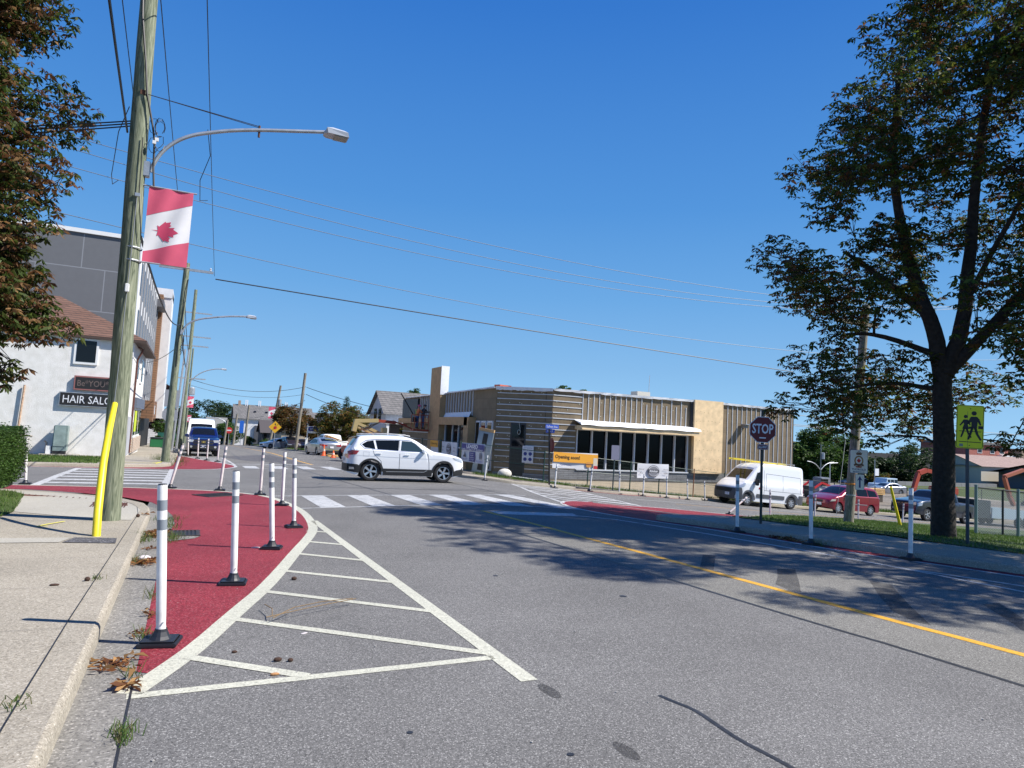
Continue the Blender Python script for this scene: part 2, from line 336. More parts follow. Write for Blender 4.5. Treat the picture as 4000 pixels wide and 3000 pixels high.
for a, b in (((1.62, 10.36), (2.14, 9.94)), ((1.36, 9.34), (2.14, 8.65)), ((1.12, 8.16), (2.14, 7.3)), ((.76, 7.2), (2.14, 6.0)), ((.42, 6.22), (2.14, 4.72)), ((.12, 5.24), (.82, 4.62))): tri.append(strip([a, b], .095))
sheet('hatch_marking', tri[:2], H, 0.0032, MARK); sheet('hatch_marking', tri[2:], H, 0.0042, MARK)
# near crosswalk
fy = lambda x: 17.45 + .168 * x
ny = lambda x: 14.47 + .195 * x if x < 6.9 else 15.82 - .55 * (x - 6.9)
cw = [strip([(2.05, 17.7), (4.9, 18.28), (9.6, 19.0)], .09), strip([(2.27, 14.86), (4.5, 15.42), (6.9, 15.8)], .09), strip([(6.9, 15.8), (7.7, 15.62), (8.6, 14.95), (9.0, 14.6)], .09)]
for xc in (2.98, 4.18, 5.4, 6.55, 7.68, 8.75): cw.append([(xc - .28, ny(xc - .28)), (xc + .28, ny(xc + .28)), (xc + .28, fy(xc + .28)), (xc - .28, fy(xc - .28))])
sheet('crosswalk_marking', cw[:3], H, 0.0032, WMRK); sheet('crosswalk_marking', cw[3:], H, 0.005, WMRK)
sheet('stop_line', [[(6.36, 14.33), (6.31, 13.72), (8.02, 13.2), (8.22, 13.78)]], H, 0.0028, WMRK)
# right red island
W2 = chaikin([(12.6, 2.6), (11.5, 4.9), (11.02, 5.82), (10.6, 7.05), (10.3, 7.7), (10.1, 8.6), (10.05, 9.3), (9.85, 10.9), (9.35, 12.4), (9.05, 13.8), (9.0, 15.1), (9.3, 16.2), (9.9, 17.2), (10.7, 18.1), (11.9, 19.2), (13.5, 20.3), (16.3, 21.15), (19.25, 20.75), (24, 21.1)], 1)
sheet('red_road_paint', [W2 + [(24, 19.25), (21, 18.65), (18, 17.35), (16, 15.95), (14, 14.35), (12.7, 13.55), (11.7, 13.2), (10.8, 13.05), (10.04, 12.9), (9.72, 12.67), (9.72, 12.3), (9.97, 11.8), (10.27, 11), (10.37, 10), (10.5, 8.85), (10.78, 7.35), (11.36, 5.9), (12.5, 3.4)]], H, 0.003, REDG)
sheet('edge_line', [strip(W2, .12)], H, 0.0032, WMRK)
sheet('edge_line', [strip([(8.05, 13.35), (8.6, 12.6), (9.15, 10.4), (9.5, 8.0), (9.62, 6.6), (9.66, 5), (9.7, 2), (9.7, -4)], .1), strip([(9.62, 6.75), (10.15, 5.35), (10.9, 3.6), (12, 1)], .1)], H, 0.0028, WMRK)
# crosswalk over the side street, right
xl = lambda y: 9.7 + (y - 17) * .34; xr = lambda y: 15.2 + (y - 19) * .19
bars = [strip([(9.7, 17), (13.5, 28.1)], .14), strip([(15.4, 20.9), (17.0, 28.6)], .14)]
for y in (18.6, 20.0, 21.4, 22.8, 24.2, 25.6, 27.0, 28.1):
    if y > 20.5: bars.append([(xl(y), y), (xr(y), y), (xr(y + .5), y + .5), (xl(y + .5), y + .5)])
    else: bars.append([(xl(y), y), (11.2 + (y - 18.6) * 1.0, y), (11.6 + (y - 18.6) * 1.0, y + .5), (xl(y + .5), y + .5)])
sheet('crosswalk_marking', bars[:2], H, 0.0032, WMRK); sheet('crosswalk_marking', bars[2:], H, 0.005, WMRK)
sheet('street_line', [strip([(18.4, 25.4), (24, 26.8), (32, 28.3)], .1)], H, 0.005, WMRK)
sheet('street_line', [strip([(20, 24.6), (24, 25.2), (31, 26.2), (60, 28)], .07)], H, 0.005, YMRK)
sheet('red_road_paint', [[(16.5, 28.35), (20, 28.5), (22, 29.2), (25.4, 30.2), (25.3, 30.5), (22, 29.55), (19.8, 28.8), (16.5, 28.62)]], H, 0.004, REDG)
# crosswalk over the side street, left
bars = [strip([(-3.3, 20.36), (-3.4, 24.5), (-3.43, 28.9)], .2), strip([(-.45, 19.7), (-.4, 29.4)], .2), strip([(-3.4, 29.05), (-.4, 29.5)], .12)]
bb = [[(-3.3, y), (-.45, y - .1), (-.45, y + .42), (-3.3, y + .5)] for y in (21.1, 22.4, 23.8, 25.1, 26.5, 27.9)]
sheet('crosswalk_marking', bars, H, 0.0032, WMRK); sheet('crosswalk_marking', bb, H, 0.005, WMRK)
sheet('stop_line', [[(-9, 22.3), (-3.9, 22.4), (-3.9, 22.75), (-9, 22.65)]], H, 0.005, WMRK)
# far side of the crossing
W3 = [(-9, 29.05), (-5, 29.15), (-2, 29.4), (-.3, 29.5), (.83, 30.0), (1.58, 31.1), (2.05, 32.6), (2.12, 34), (1.95, 35.5), (1.7, 36.7), (1.1, 39.2), (.62, 41.3), (.14, 44.2), (-.3, 46)]
W3 = chaikin(W3, 1)
sheet('red_road_paint', [W3 + [(-.44, 46), (-.44, 34), (-.52, 32), (-.82, 31.15), (-1.4, 30.55), (-2.2, 30.1), (-3.2, 29.75), (-5, 29.4), (-9, 29.3)]], H, 0.003, REDG)
sheet('edge_line', [strip(W3, .13)], H, 0.0032, WMRK)
hz = [strip([(2.15, 34.6), (2.1, 40), (1.95, 44.6)], .12)]
for y in (37.5, 38.8, 40.1, 41.4, 42.7, 44.0):
    xa = 1.6 - (y - 37) * .2; hz.append([(xa, y), (2.05, y - .2), (2.05, y + .15), (xa, y + .35)])
sheet('hatch_marking', hz[:1], H, 0.0032, WMRK); sheet('hatch_marking', hz[1:], H, 0.005, WMRK)
cw = [strip([(2.05, 31.75), (6.4, 32.5), (11, 33.2)], .1), strip([(2.2, 34.05), (6.9, 35.7), (11, 37)], .1), strip([(2.3, 36.05), (6.2, 37.6)], .3)]
cb = []
for xc in (2.7, 3.95, 5.2, 6.45, 7.7, 8.95, 10.2): cb.append([(xc - .3, 31.85 + .15 * (xc - 2.7)), (xc + .3, 31.95 + .15 * (xc - 2.7)), (xc + .3, 34.3 + .34 * (xc - 2.7)), (xc - .3, 34.1 + .34 * (xc - 2.7))])
sheet('crosswalk_marking', cw, H, 0.0032, WMRK); sheet('crosswalk_marking', cb, H, 0.005, WMRK)
sheet('centre_line', [strip([(6.18, 14.4), (6.28, 12.3), (6.31, 10.2), (6.35, 8.6), (6.37, 5.4), (6.39, 4.3), (6.46, 3.4), (6.62, 1), (6.9, -6)], .115)], H, 0.0032, YMRK)
sheet('centre_line', [strip([(6.17, 37.6), (6.19, 43.2), (6.54, 65.9), (6.9, 110), (7.2, 190)], .12)], H, 0.0032, YMRK)
sheet('hatch_marking', [strip([(5.9, 38.3 + k * 1.5), (3.0 + k * .3, 41.0 + k * 1.5)], .12) for k in range(8)], H, 0.004, ASPD)
sheet('asphalt_patch', [[(1.9, 46.4), (3.0, 40.8), (5.9, 38.6), (5.8, 55)]], H, 0.0015, ASPD)
# sealed seams, cracks, darker streaks
seams = [strip(chaikin([(5.15, 19), (5.33, 12.1), (5.35, 10.8), (5.41, 8.6), (5.42, 7.3), (5.48, 4.6), (5.56, 3.7), (5.72, 0), (5.8, -6)]), .05),
         strip(chaikin([(2.86, 3.62), (2.885, 3.5), (2.93, 3.36), (2.9, 3.1), (2.885, 2.93), (2.92, 2.6), (2.88, 2.2), (2.9, 1.5)]), [.012, .02, .03, .034, .036, .036, .036, .036, .036, .036, .036, .036, .036, .036, .036][:15] + [.036] * 20 if False else .032),
         strip([(7.7, 18), (8.05, 14), (8.45, 9), (8.7, 5), (9.0, 0)], .018), strip([(-6, 21.5), (1, 22.0), (6.5, 20.6), (9.5, 20.9)], .03), strip([(-6, 24.6), (2, 24.4), (10, 24.9)], .03),
         strip([(5.15, 19), (4.9, 26), (4.7, 36), (4.6, 60), (4.7, 100)], .05), strip([(9.0, 19), (9.2, 28), (9.3, 50), (9.6, 90)], .04), strip([(2.9, 43), (3.2, 60), (3.4, 90)], .04),
         strip([(14, 24), (20, 22.8), (26, 22.9), (34, 24)], .04), strip([(2.2, 20.6), (4.8, 20.8), (9, 20.2)], .05)]
rnd = random.Random(3)
for k in range(16):
    x = rnd.uniform(0, 10); y = rnd.uniform(19.5, 60); p = [(x, y)]
    for j in range(5): p.append((p[-1][0] + rnd.uniform(.05, .5), p[-1][1] + rnd.uniform(-.3, .45)))
    seams.append(strip(p, .035))
sheet('sealed_seam', seams, H, 0.0028, TAR)
def soft(name, c, amt=.5, sc=5):
    m = bpy.data.materials.new(name); m.use_nodes = True; n = m.node_tree.nodes; l = m.node_tree.links; b = n['Principled BSDF']; b.inputs['Base Color'].default_value = (*c, 1); b.inputs['Roughness'].default_value = .85
    t = n.new('ShaderNodeTexNoise'); t.inputs['Scale'].default_value = sc; t.inputs['Detail'].default_value = 8; t.inputs['Roughness'].default_value = .75; g = n.new('ShaderNodeNewGeometry'); l.new(g.outputs['Position'], t.inputs['Vector'])
    r = n.new('ShaderNodeMapRange'); r.inputs[1].default_value = .3; r.inputs[2].default_value = .6; r.inputs[3].default_value = amt * .45; r.inputs[4].default_value = amt; l.new(t.outputs[0], r.inputs[0]); l.new(r.outputs[0], b.inputs['Alpha']); return m
STN = soft('rubbed tyre dirt', (.05, .048, .05), .5); OILM = soft('oily drip', (.03, .03, .032), .5, 30); DUST = soft('pale dust', (.42, .39, .36), .28, 3); GRIME = soft('kerb grime', (.03, .03, .032), .6, 4)
sheet('tyre_streak', [[(7.5, 7.03), (7.78, 6.97), (7.4, 6.6), (7.13, 6.33), (6.53, 5.76), (6.49, 5.9), (6.59, 6.2), (7.0, 6.55)], [(7.27, 8.27), (7.38, 8.11), (6.9, 7.6), (6.45, 7.12), (6.43, 7.36)], [(8.15, 6.11), (8.15, 5.8), (7.28, 4.97), (6.6, 4.28), (6.56, 4.41), (6.78, 4.81), (7.33, 5.36)], [(8.21, 4.74), (8.52, 4.74), (7.92, 4.17), (7.32, 3.85), (7.71, 4.23)]], H, 0.0014, STN)
sheet('oil_stain', [circ(2.21, 3.9, .05, 16, .13), circ(2.2, 3.04, .045, 16, .11)], H, 0.0015, OILM)
sheet('oil_stain', [circ(3.9, 9.3, .05, 12), circ(3.4, 7.4, .03, 12), circ(4.3, 6.1, .04, 12), circ(7.6, 4.9, .03, 12), circ(1.9, 3.1, .02, 10), circ(1.2, 3.6, .018, 10), circ(.5, 3.2, .02, 10)], H, 0.003, TAR)
YS = mat('yellow survey spray paint', (.75, .66, .08), .7)
sheet('survey_marks', [strip([(-1.75, 11.2), (-1.65, 11.45), (-1.5, 11.75)], .035), strip([(-1.76, 11.2), (-1.62, 11.2)], .03), strip([(-2.45, 6.1), (-2.1, 6.5)], .03), strip([(-1.18, 12.4), (-1.12, 12.9)], .03)], HT, 0.012, YS)
sheet('survey_marks', [strip([(-2.5, 31.6), (-1.2, 31.4), (-1.0, 32.4)], .07), strip([(-1.05, 31.0), (-.9, 33.0)], .06)], HT, 0.012, YS)
# lawns, gravel and far ground layers on the slabs
def lawnpoly(): return [(12.2, 12.9), (12.25, 11.2), (12.38, 10), (12.55, 8.6), (13.05, 7.7), (13.7, 6.8), (15.2, 4), (17.6, 0), (19, -7), (88, -7), (88, 22.2), (32, 20.25), (25, 19.05), (21, 18.3), (18, 17.0), (16, 15.6), (14, 14.0), (12.8, 13.25)]
sheet('lawn', [lawnpoly()], HL, 0.012, TURF)
sheet('lawn', [[(-40, 29.9), (-5, 30.1), (-3.1, 30.8), (-2.95, 34.2), (-3.6, 36.6), (-40, 36.6)]], HT, 0.012, TURF)
sheet('gravel', [[(-40, 36.6), (-3.6, 36.6), (-2.95, 34.2), (-2.7, 35), (-2.65, 38), (-40, 38)]], HT, 0.010, DIRT)
sheet('lawn', [[(-8, 17.6), (-4, 17.2), (-3.1, 16.75), (-2.75, 16.0), (-2.35, 13), (-2.5, 11), (-8, 11)]], HT, 0.02, TURF)
sheet('gravel', [[(12.5, 31.5), (14.6, 30.2), (17.0, 29.45), (20, 29.6), (25, 31), (30, 32.4), (36, 33), (18.1, 33), (15.4, 35), (15.4, 60), (13.6, 60), (13.4, 36)]], HT, 0.010, DIRT)
sheet('tar_patch', [[(17.2, 28.62), (19.9, 28.8), (20.1, 29.4), (17.4, 29.5)]], HT, 0.012, ASPD)
sheet('building_lot', [[(36.5, 32.6), (88, 34), (88, 75), (36.5, 75)]], HT, 0.006, DIRT)
sheet('parking_lot', [[(14.5, 62), (60, 62), (60, 125), (14.5, 125)]], HT, 0.006, ASPH)
sheet('lawn', [[(11.6, 75), (13.8, 75), (14.2, 170), (11.7, 170)]], HT, 0.012, TURF)
sheet('hill', [[(120, 60), (260, 60), (260, 190), (120, 190)]], lambda x, y: -5.6 + .014 * max(0, x - 120) + .012 * max(0, y - 70), 0.0, mat('hill turf', (.075, .13, .02), .9, var=.4, vscale=.3, world=True), 10)
# ================= VEHICLES =================
TYRE = mat('tyre rubber', (0.018, 0.018, 0.02), 0.75); CLAD = mat('unpainted plastic trim', (0.014, 0.015, 0.017), 0.6); SILV = mat('bright alloy', (0.62, 0.63, 0.65), 0.25, 0.85)
CHROME = mat('chrome', (0.7, 0.7, 0.72), 0.12, 1.0); TAIL = mat('red lamp lens', (0.33, 0.008, 0.012), 0.12, coat=.6); HEAD = mat('headlamp lens', (0.5, 0.53, 0.57), 0.08, 0.3, coat=.8)
SEAM = mat('door gap', (0.02, 0.02, 0.022), 0.7); PLATE = mat('number plate', (0.72, 0.73, 0.76), 0.4); PBLUE = mat('plate lettering', (0.05, 0.08, 0.3), 0.5)
def paint(name, c, metal=0.0): return mat(name, c, 0.28, metal, coat=1.0)
class Car:
    def __init__(s, root, L, W, prof, clear, wheels, wr, belt, tumble=.3, rt=.09, crown=.05, nosec=.1, tailc=.05, endn=.16, roofz=None, arch=None, shoulder=.03):
        s.root = root; s.L = L; s.W = W; s.prof = chaikin(prof, 2); s.clear = clear; s.wheels = wheels; s.wr = wr; s.belt = belt; s.tumble = tumble; s.rt = rt; s.crown = crown; s.nosec = nosec; s.tailc = tailc; s.endn = endn; s.ar = arch or wr + .06; s.shoulder = shoulder
    def zt(s, u):
        p = s.prof
        if u <= p[0][0]: return p[0][1]
        for i in range(len(p) - 1):
            if p[i][0] <= u <= p[i + 1][0] and p[i + 1][0] > p[i][0]:
                t = (u - p[i][0]) / (p[i + 1][0] - p[i][0]); return p[i][1] * (1 - t) + p[i + 1][1] * t
        return p[-1][1]
    def zb(s, u):
        z = s.clear
        d = min(u, s.L - u)
        if d < .5: z += .10 * (1 - d / .5) ** 2
        for xw in s.wheels:
            if abs(u - xw) < s.ar: z = max(z, s.wr + math.sqrt(s.ar ** 2 - (u - xw) ** 2) * 1.0)
        return z
    def w(s, u, z):
        W = s.W / 2
        for d, e in ((u, .7), (s.L - u, .45)):
            if d < e: W *= 1 - s.endn * (1 - d / e) ** 2.4
        b = s.belt(u) if callable(s.belt) else s.belt
        if z < b: W -= .035 * ((z - (b * .72)) / b) ** 2 * 2.5
        else: W -= .035 * (.28) ** 2 * 2.5 + s.tumble * (z - b) + min(s.shoulder, (z - b) * 1.5)
        zt = s.zt(u); sl = (s.zt(u + .03) - s.zt(u - .03)) / .06; d = (zt - z) / math.sqrt(1 + sl * sl); r = s.rt
        if d < r: W -= r - math.sqrt(max(0, r * r - (r - max(d, 0)) ** 2))
        return W
    def P(s, u, y, z, off=0.0):
        k = max(0, 1 - u / .7); c = s.nosec * k * ((abs(y) / (s.W / 2)) ** 2) + s.nosec * .5 * k * ((z - .6) / .4) ** 2 * .6
        k2 = max(0, 1 - (s.L - u) / .5); c2 = s.tailc * k2 * ((abs(y) / (s.W / 2)) ** 2)
        return (s.L / 2 - u - c + c2, y, z)
    def shell(s, m, name='body'):
        us = set([0, s.L])
        k = 0
        while k * .05 < s.L: us.add(round(k * .05, 3)); k += 1
        for p in s.prof: us.add(round(min(max(p[0], 0), s.L), 3))
        for xw in s.wheels:
            for i in range(25): us.add(round(xw + s.ar * math.cos(math.pi * i / 24), 4))
        for e in (.01, .025): us.add(e); us.add(s.L - e)
        us = sorted(us); us = [us[0]] + [b for a, b in zip(us, us[1:]) if b - a > .004]
        T = [0, .08, .18, .3, .42, .54, .66, .76, .84, .9]; nr = len(T) + 5; mb = MB(); cols = []; nt = 9
        for u in us:
            zb, zt = s.zb(u), s.zt(u); zt = max(zt, zb + .02); r = min(s.rt, (zt - zb) * .4)
            b = s.belt(u) if callable(s.belt) else s.belt
            if zt - r > b + .12: zs = [zb + (b - zb) * t for t in (0, .2, .4, .6, .8, 1)] + [b + .03] + [b + .03 + (zt - r - b - .03) * t for t in (.33, .6, .85)]
            else: zs = [zb + (zt - r - zb) * t for t in T]
            zs = zs + [zt - r, zt - r * .55, zt - r * .25, zt - r * .07, zt]
            cols.append((u, zs))
        def idx(i, side, j): return (i * 2 + side) * nr + j
        vs = []
        for u, zs in cols:
            for side in (1, -1):
                for z in zs: vs.append(s.P(u, side * s.w(u, z), z))
        fs = []
        n = len(cols)
        for i in range(n - 1):
            for sd in (0, 1):
                for j in range(nr - 1): fs.append((idx(i, sd, j), idx(i + 1, sd, j), idx(i + 1, sd, j + 1), idx(i, sd, j + 1)))
            fs.append((idx(i, 0, 0), idx(i, 1, 0), idx(i + 1, 1, 0), idx(i + 1, 0, 0)))
        base = len(vs)
        for u, zs in cols:      # roof strips
            wt = s.w(u, zs[-1])
            for k in range(1, nt): v = 1 - 2 * k / nt; vs.append(s.P(u, v * wt, zs[-1] + s.crown * (1 - v * v)))
        def ti(i, k):
            if k == 0: return idx(i, 0, nr - 1)
            if k == nt: return idx(i, 1, nr - 1)
            return base + i * (nt - 1) + k - 1
        for i in range(n - 1):
            for k in range(nt): fs.append((ti(i, k), ti(i + 1, k), ti(i + 1, k + 1), ti(i, k + 1)))
        for i in (0, n - 1):    # ends
            b2 = len(vs); u, zs = cols[i]
            for j in range(nr - 1):
                for k in range(1, nt): v = 1 - 2 * k / nt; vs.append(s.P(u, v * s.w(u, zs[j]), zs[j]))
            def ei(j, k):
                if k == 0: return idx(i, 0, j)
                if k == nt: return idx(i, 1, j)
                return ti(i, k) if j == nr - 1 else b2 + j * (nt - 1) + k - 1
            for j in range(nr - 1):
                for k in range(nt): fs.append((ei(j, k), ei(j, k + 1), ei(j + 1, k + 1), ei(j + 1, k)))
        mb.add(vs, fs); return mb.build(name, m, s.root, smooth=True, angle=R(50))
    def _sheet(s, name, poly, fn, m, d=.06, parent=None, both=None, solid=0):
        bm = gridcut(poly, d)
        for v in bm.verts: v.co = Vector(fn(v.co.x, v.co.y))
        if both:
            g = bmesh.ops.duplicate(bm, geom=bm.verts[:] + bm.edges[:] + bm.faces[:])
            for e in g['geom']:
                if isinstance(e, bmesh.types.BMVert): e.co.y *= -1
        return from_bm(bm, name, m, parent or s.root, smooth=True)
    def side(s, name, poly, m, off=.006, d=.06, sides=(1, -1), parent=None):
        out = []
        for sg in sides: out.append(s._sheet(name, poly, lambda u, z: s.P(u, sg * (s.w(u, z) + off), z), m, d, parent))
        return out
    def top(s, name, poly, m, off=.006, d=.05, parent=None):   # poly in (u, v)
        return s._sheet(name, poly, lambda u, v: s.P(u, v * s.w(u, s.zt(u)), s.zt(u) + s.crown * (1 - v * v) + off), m, d, parent)
    def front(s, name, poly, m, off=.006, parent=None):        # (y, z)
        return s._sheet(name, poly, lambda y, z: (lambda p: (p[0] + off, p[1], p[2]))(s.P(0, y, z)), m, .08, parent)
    def rear(s, name, poly, m, off=.006, parent=None):
        return s._sheet(name, poly, lambda y, z: (lambda p: (p[0] - off, p[1], p[2]))(s.P(s.L, y, z)), m, .08, parent)
    def seams(s, lines, wd=.012):
        for ln in lines: s.side('door_seam', strip(ln, wd), SEAM, .004, .1, sides=(s.vis,) if hasattr(s, 'vis') else (1, -1))
    def do_wheels(s, spokes=5, rimr=.62, rimm=None, twin=False, tw=.23, kind='alloy'):
        rimm = rimm or SILV; R0 = s.wr
        for xw in s.wheels:
            for sg in (1, -1):
                y = sg * (s.W / 2 - .045 - tw / 2)
                M = Matrix.Translation((s.L / 2 - xw, y, R0)) @ Matrix.Rotation(-sg * math.pi / 2, 4, 'X')
                mb = MB(); r1 = R0 * rimr * 1.06
                mb.lathe([(r1 * .9, -tw / 2), (R0 * .93, -tw / 2), (R0, -tw / 2 + .03), (R0, tw / 2 - .03), (R0 * .93, tw / 2), (R0 * .8, tw / 2 + .006), (r1, tw / 2), (r1 * .97, tw / 2 - .03), (r1 * .95, -tw / 2 + .05), (.02, -tw / 2 + .05)], 32, M)
                wh = mb.build('wheel', TYRE, s.root, smooth=True, angle=R(35))
                mb = MB(); rr = R0 * rimr; zf = tw / 2 - .012
                mb.lathe([(rr, zf - .02), (rr * 1.04, zf + .004), (rr * .97, zf + .004), (rr * .93, zf - .03)], 32, M)
                for k in range(spokes):
                    a = 2 * math.pi * k / spokes
                    T = M @ Matrix.Rotation(a, 4, 'Z')
                    wd = rr * (.17 if kind == 'alloy' else .2)
                    mb.add([(.04, -wd * .7, zf - .03), (rr * .97, -wd * 1.25, zf - .012), (rr * .97, wd * .9, zf - .012), (.04, wd * .7, zf - .03), (.04, -wd * .7, zf - .005), (rr * .97, -wd * 1.25, zf + .002), (rr * .97, wd * .9, zf + .002), (.04, wd * .7, zf - .005)], [(4, 5, 6, 7), (0, 4, 7, 3), (0, 1, 5, 4), (3, 7, 6, 2), (1, 2, 6, 5)], T)
                mb.lathe([(rr * .24, zf - .03), (rr * .24, zf + .004), (.02, zf + .01), (.001, zf + .01)], 14, M)
                mb.build('rim', rimm, wh)
    def cladding(s, ring=.07, low=None, m=None, sides=(1, -1)):
        m = m or CLAD; a = s.ar
        for xw in s.wheels:
            n = 20; pts = []
            for i in range(n + 1):
                t = math.pi * i / n; pts.append((xw + (a + ring) * math.cos(t), s.wr + (a + ring) * math.sin(t)))
            for i in range(n + 1):
                t = math.pi * (1 - i / n); pts.append((xw + (a - .005) * math.cos(t), s.wr + (a - .005) * math.sin(t)))
            s.side('wheel_arch', pts, m, .014, .1, sides)
        if low:
            a0 = s.wheels[0] + s.ar + ring * .7; a1 = s.wheels[1] - s.ar - ring * .7
            s.side('sill', [(a0, s.clear + .01), (a1, s.clear + .01), (a1, low), (a0, low)], m, .016, .1, sides)
    def plate(s, end, z, t=None, y=0, wd=.3, ht=.15):
        f = s.front if end == 'front' else s.rear
        o = f('number_plate', [(y - wd / 2, z - ht / 2), (y + wd / 2, z - ht / 2), (y + wd / 2, z + ht / 2), (y - wd / 2, z + ht / 2)], PLATE, .03)
        if t:
            sg = 1 if end == 'front' else -1
            M = Matrix.Translation((sg * (s.L / 2 + .034), y, z)) @ Matrix.Rotation(sg * math.pi / 2, 4, 'Z') @ Matrix.Rotation(math.pi / 2, 4, 'X')
            text(t, 'lettering', PBLUE, o, M, width=wd * .8, height=ht * .45)
    def mirror(s, u, z, m, sz=(.12, .2, .15), sides=(1, -1), out=.1):
        for sg in sides:
            p = s.P(u, sg * (s.w(u, z) + out), z); mb = MB(); mb.box(p, sz); o = mb.build('mirror', m, s.root, smooth=True, bevel=.035)
            mb = MB(); mb.box((p[0] - .02, sg * (s.w(u, z) + .01), z - .04), (.08, .14, .05)); mb.build('bracket', CLAD, o)
    def handle(s, u, z, m, sides=(1, -1), ln=.2):
        for sg in sides:
            mb = MB(); mb.box(s.P(u, sg * (s.w(u, z) + .02), z), (ln, .022, .03)); mb.build('door_handle', m, s.root, bevel=.008)

def place(root, x, y, heading, z=None, wb=2.7):
    """stand a vehicle on the road; heading = compass bearing of its nose"""
    a = R(90 - heading); c, sn = math.cos(a), math.sin(a); h = wb / 2
    zf, zr = H(x + c * h, y + sn * h), H(x - c * h, y - sn * h); zl, zr2 = H(x - sn * .8, y + c * .8), H(x + sn * .8, y - c * .8)
    root.rotation_mode = 'XYZ'
    M = Matrix.Rotation(a, 4, 'Z') @ Matrix.Rotation(-math.atan2(zf - zr, wb), 4, 'Y') @ Matrix.Rotation(math.atan2(zl - zr2, 1.6), 4, 'X')
    root.rotation_euler = M.to_euler(); root.location = (x, y, (zf + zr) / 2 + .01 if z is None else z)

# --- white crossover crossing the junction ---
WPAINT = paint('white car paint', (0.80, 0.81, 0.82))
t = thing('parked_car', (0, 0, 0), label='white crossover suv crossing the junction with black lower trim', cat='car'); t.name = 'suv'
prof = [(0, .62), (.0, .84), (.12, .93), (.5, 1.02), (1.15, 1.10), (1.32, 1.14), (1.75, 1.40), (2.08, 1.575), (2.4, 1.635), (3.1, 1.645), (3.8, 1.61), (4.05, 1.56), (4.2, 1.33), (4.38, 1.08), (4.44, .95), (4.46, .8), (4.46, .62)]
c = Car(t, 4.46, 1.84, prof, .21, (.87, 3.56), .345, lambda u: 1.02 + .022 * u, tumble=.30, rt=.085, crown=.035, nosec=.14, tailc=.1, arch=.40)
c.vis = -1
c.shell(WPAINT)
c.cladding(.062, .46)
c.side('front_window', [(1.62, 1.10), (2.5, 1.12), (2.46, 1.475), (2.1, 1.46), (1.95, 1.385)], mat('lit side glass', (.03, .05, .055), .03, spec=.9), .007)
c.side('rear_window', [(2.58, 1.12), (3.34, 1.14), (3.42, 1.46), (2.56, 1.485)], GLASS, .007)
c.side('quarter_window', [(3.42, 1.15), (3.78, 1.19), (3.9, 1.30), (3.72, 1.41), (3.5, 1.45)], GLASS, .007)
c.side('window_surround', strip([(1.5, 1.085), (2.5, 1.095), (3.8, 1.15), (3.97, 1.3), (3.76, 1.44), (3.4, 1.49), (2.4, 1.51), (2.05, 1.49)], .02), SILV, .006)
c.top('windscreen', [(1.42, -.84), (1.98, -.9), (1.98, .9), (1.42, .84)], GLASS, .006)
c.top('rear_windscreen', [(4.06, -.86), (4.28, -.84), (4.28, .84), (4.06, .86)], GLASS, .008, .03)
c.side('rear_lamp', [(4.12, .93), (4.44, .9), (4.44, 1.03), (4.3, 1.08), (4.0, 1.06)], TAIL, .012)
c.rear('tail_lamp', [(-.88, .78), (-.45, .84), (-.45, .92), (-.9, .95)], TAIL); c.rear('tail_lamp', [(.88, .78), (.45, .84), (.45, .92), (.9, .95)], TAIL)
c.side('headlamp', [(.03, .75), (.42, .86), (.5, .94), (.3, .93), (.03, .86)], HEAD, .01)
c.front('grille', [(-.62, .68), (.62, .68), (.66, .84), (-.66, .84)], CLAD)
c.side('front_bumper', [(-.0, .28), (.46, .24), (.44, .42), (.3, .47), (.1, .50), (.0, .62)], CLAD, .012)
c.front('front_bumper', [(-.7, .32), (.7, .32), (.72, .5), (-.72, .5)], CLAD)
c.side('rear_bumper', [(3.96, .28), (4.45, .33), (4.45, .60), (4.05, .58), (3.9, .50)], CLAD, .014)
c.rear('rear_bumper', [(-.8, .33), (.8, .33), (.84, .6), (-.84, .6)], CLAD)
c.side('reflector', [(4.18, .40), (4.38, .40), (4.38, .48), (4.2, .48)], SILV, .02)
c.side('sill_trim', strip([(1.5, .43), (1.62, .37), (3.0, .35)], .022), SILV, .02)
c.plate('rear', .75, 'CVRT 418')
c.seams([[(1.42, .40), (1.44, .7), (1.5, 1.08)], [(2.53, .34), (2.54, 1.5)], [(3.52, 1.15), (3.45, .95), (3.2, .72), (3.12, .4)], [(1.5, .34), (3.05, .34)]])
c.side('crease_shade_line', strip([(.9, .84), (2.3, .865), (4.1, .90)], .012), mat('crease shade grey', (.6, .61, .63), .4), .004)  # grey line paints the shading of a crease on the smooth panel
c.side('fuel_cap', strip([(3.64, .88), (3.84, .88), (3.84, 1.03), (3.64, 1.03), (3.64, .88)], .006), SEAM, .004)
c.handle(2.28, .97, WPAINT); c.handle(3.30, .99, WPAINT); c.mirror(1.66, 1.12, WPAINT, (.14, .18, .15))
c.do_wheels(5, .66, SILV)
for sg in (1, -1):
    mb = MB(); mb.tube([c.P(u, sg * .62, c.zt(u) + .075) for u in (2.15, 2.4, 2.9, 3.4, 3.8, 3.95)], .016, 6); mb.build('roof_rail', GALV, t)
mb = MB(); mb.add([c.P(u, v * .58, c.zt(4.0) + .03 - (u - 3.95) * .12) for u in (3.92, 4.16) for v in (-1, 1)] + [c.P(u, v * .58, c.zt(4.0) + .0 - (u - 3.95) * .12) for u in (3.92, 4.16) for v in (-1, 1)], [(0, 1, 3, 2), (4, 6, 7, 5), (2, 3, 7, 6)]); mb.build('spoiler', WPAINT, t)
place(t, 7.43, 25.05, 96, wb=2.69)

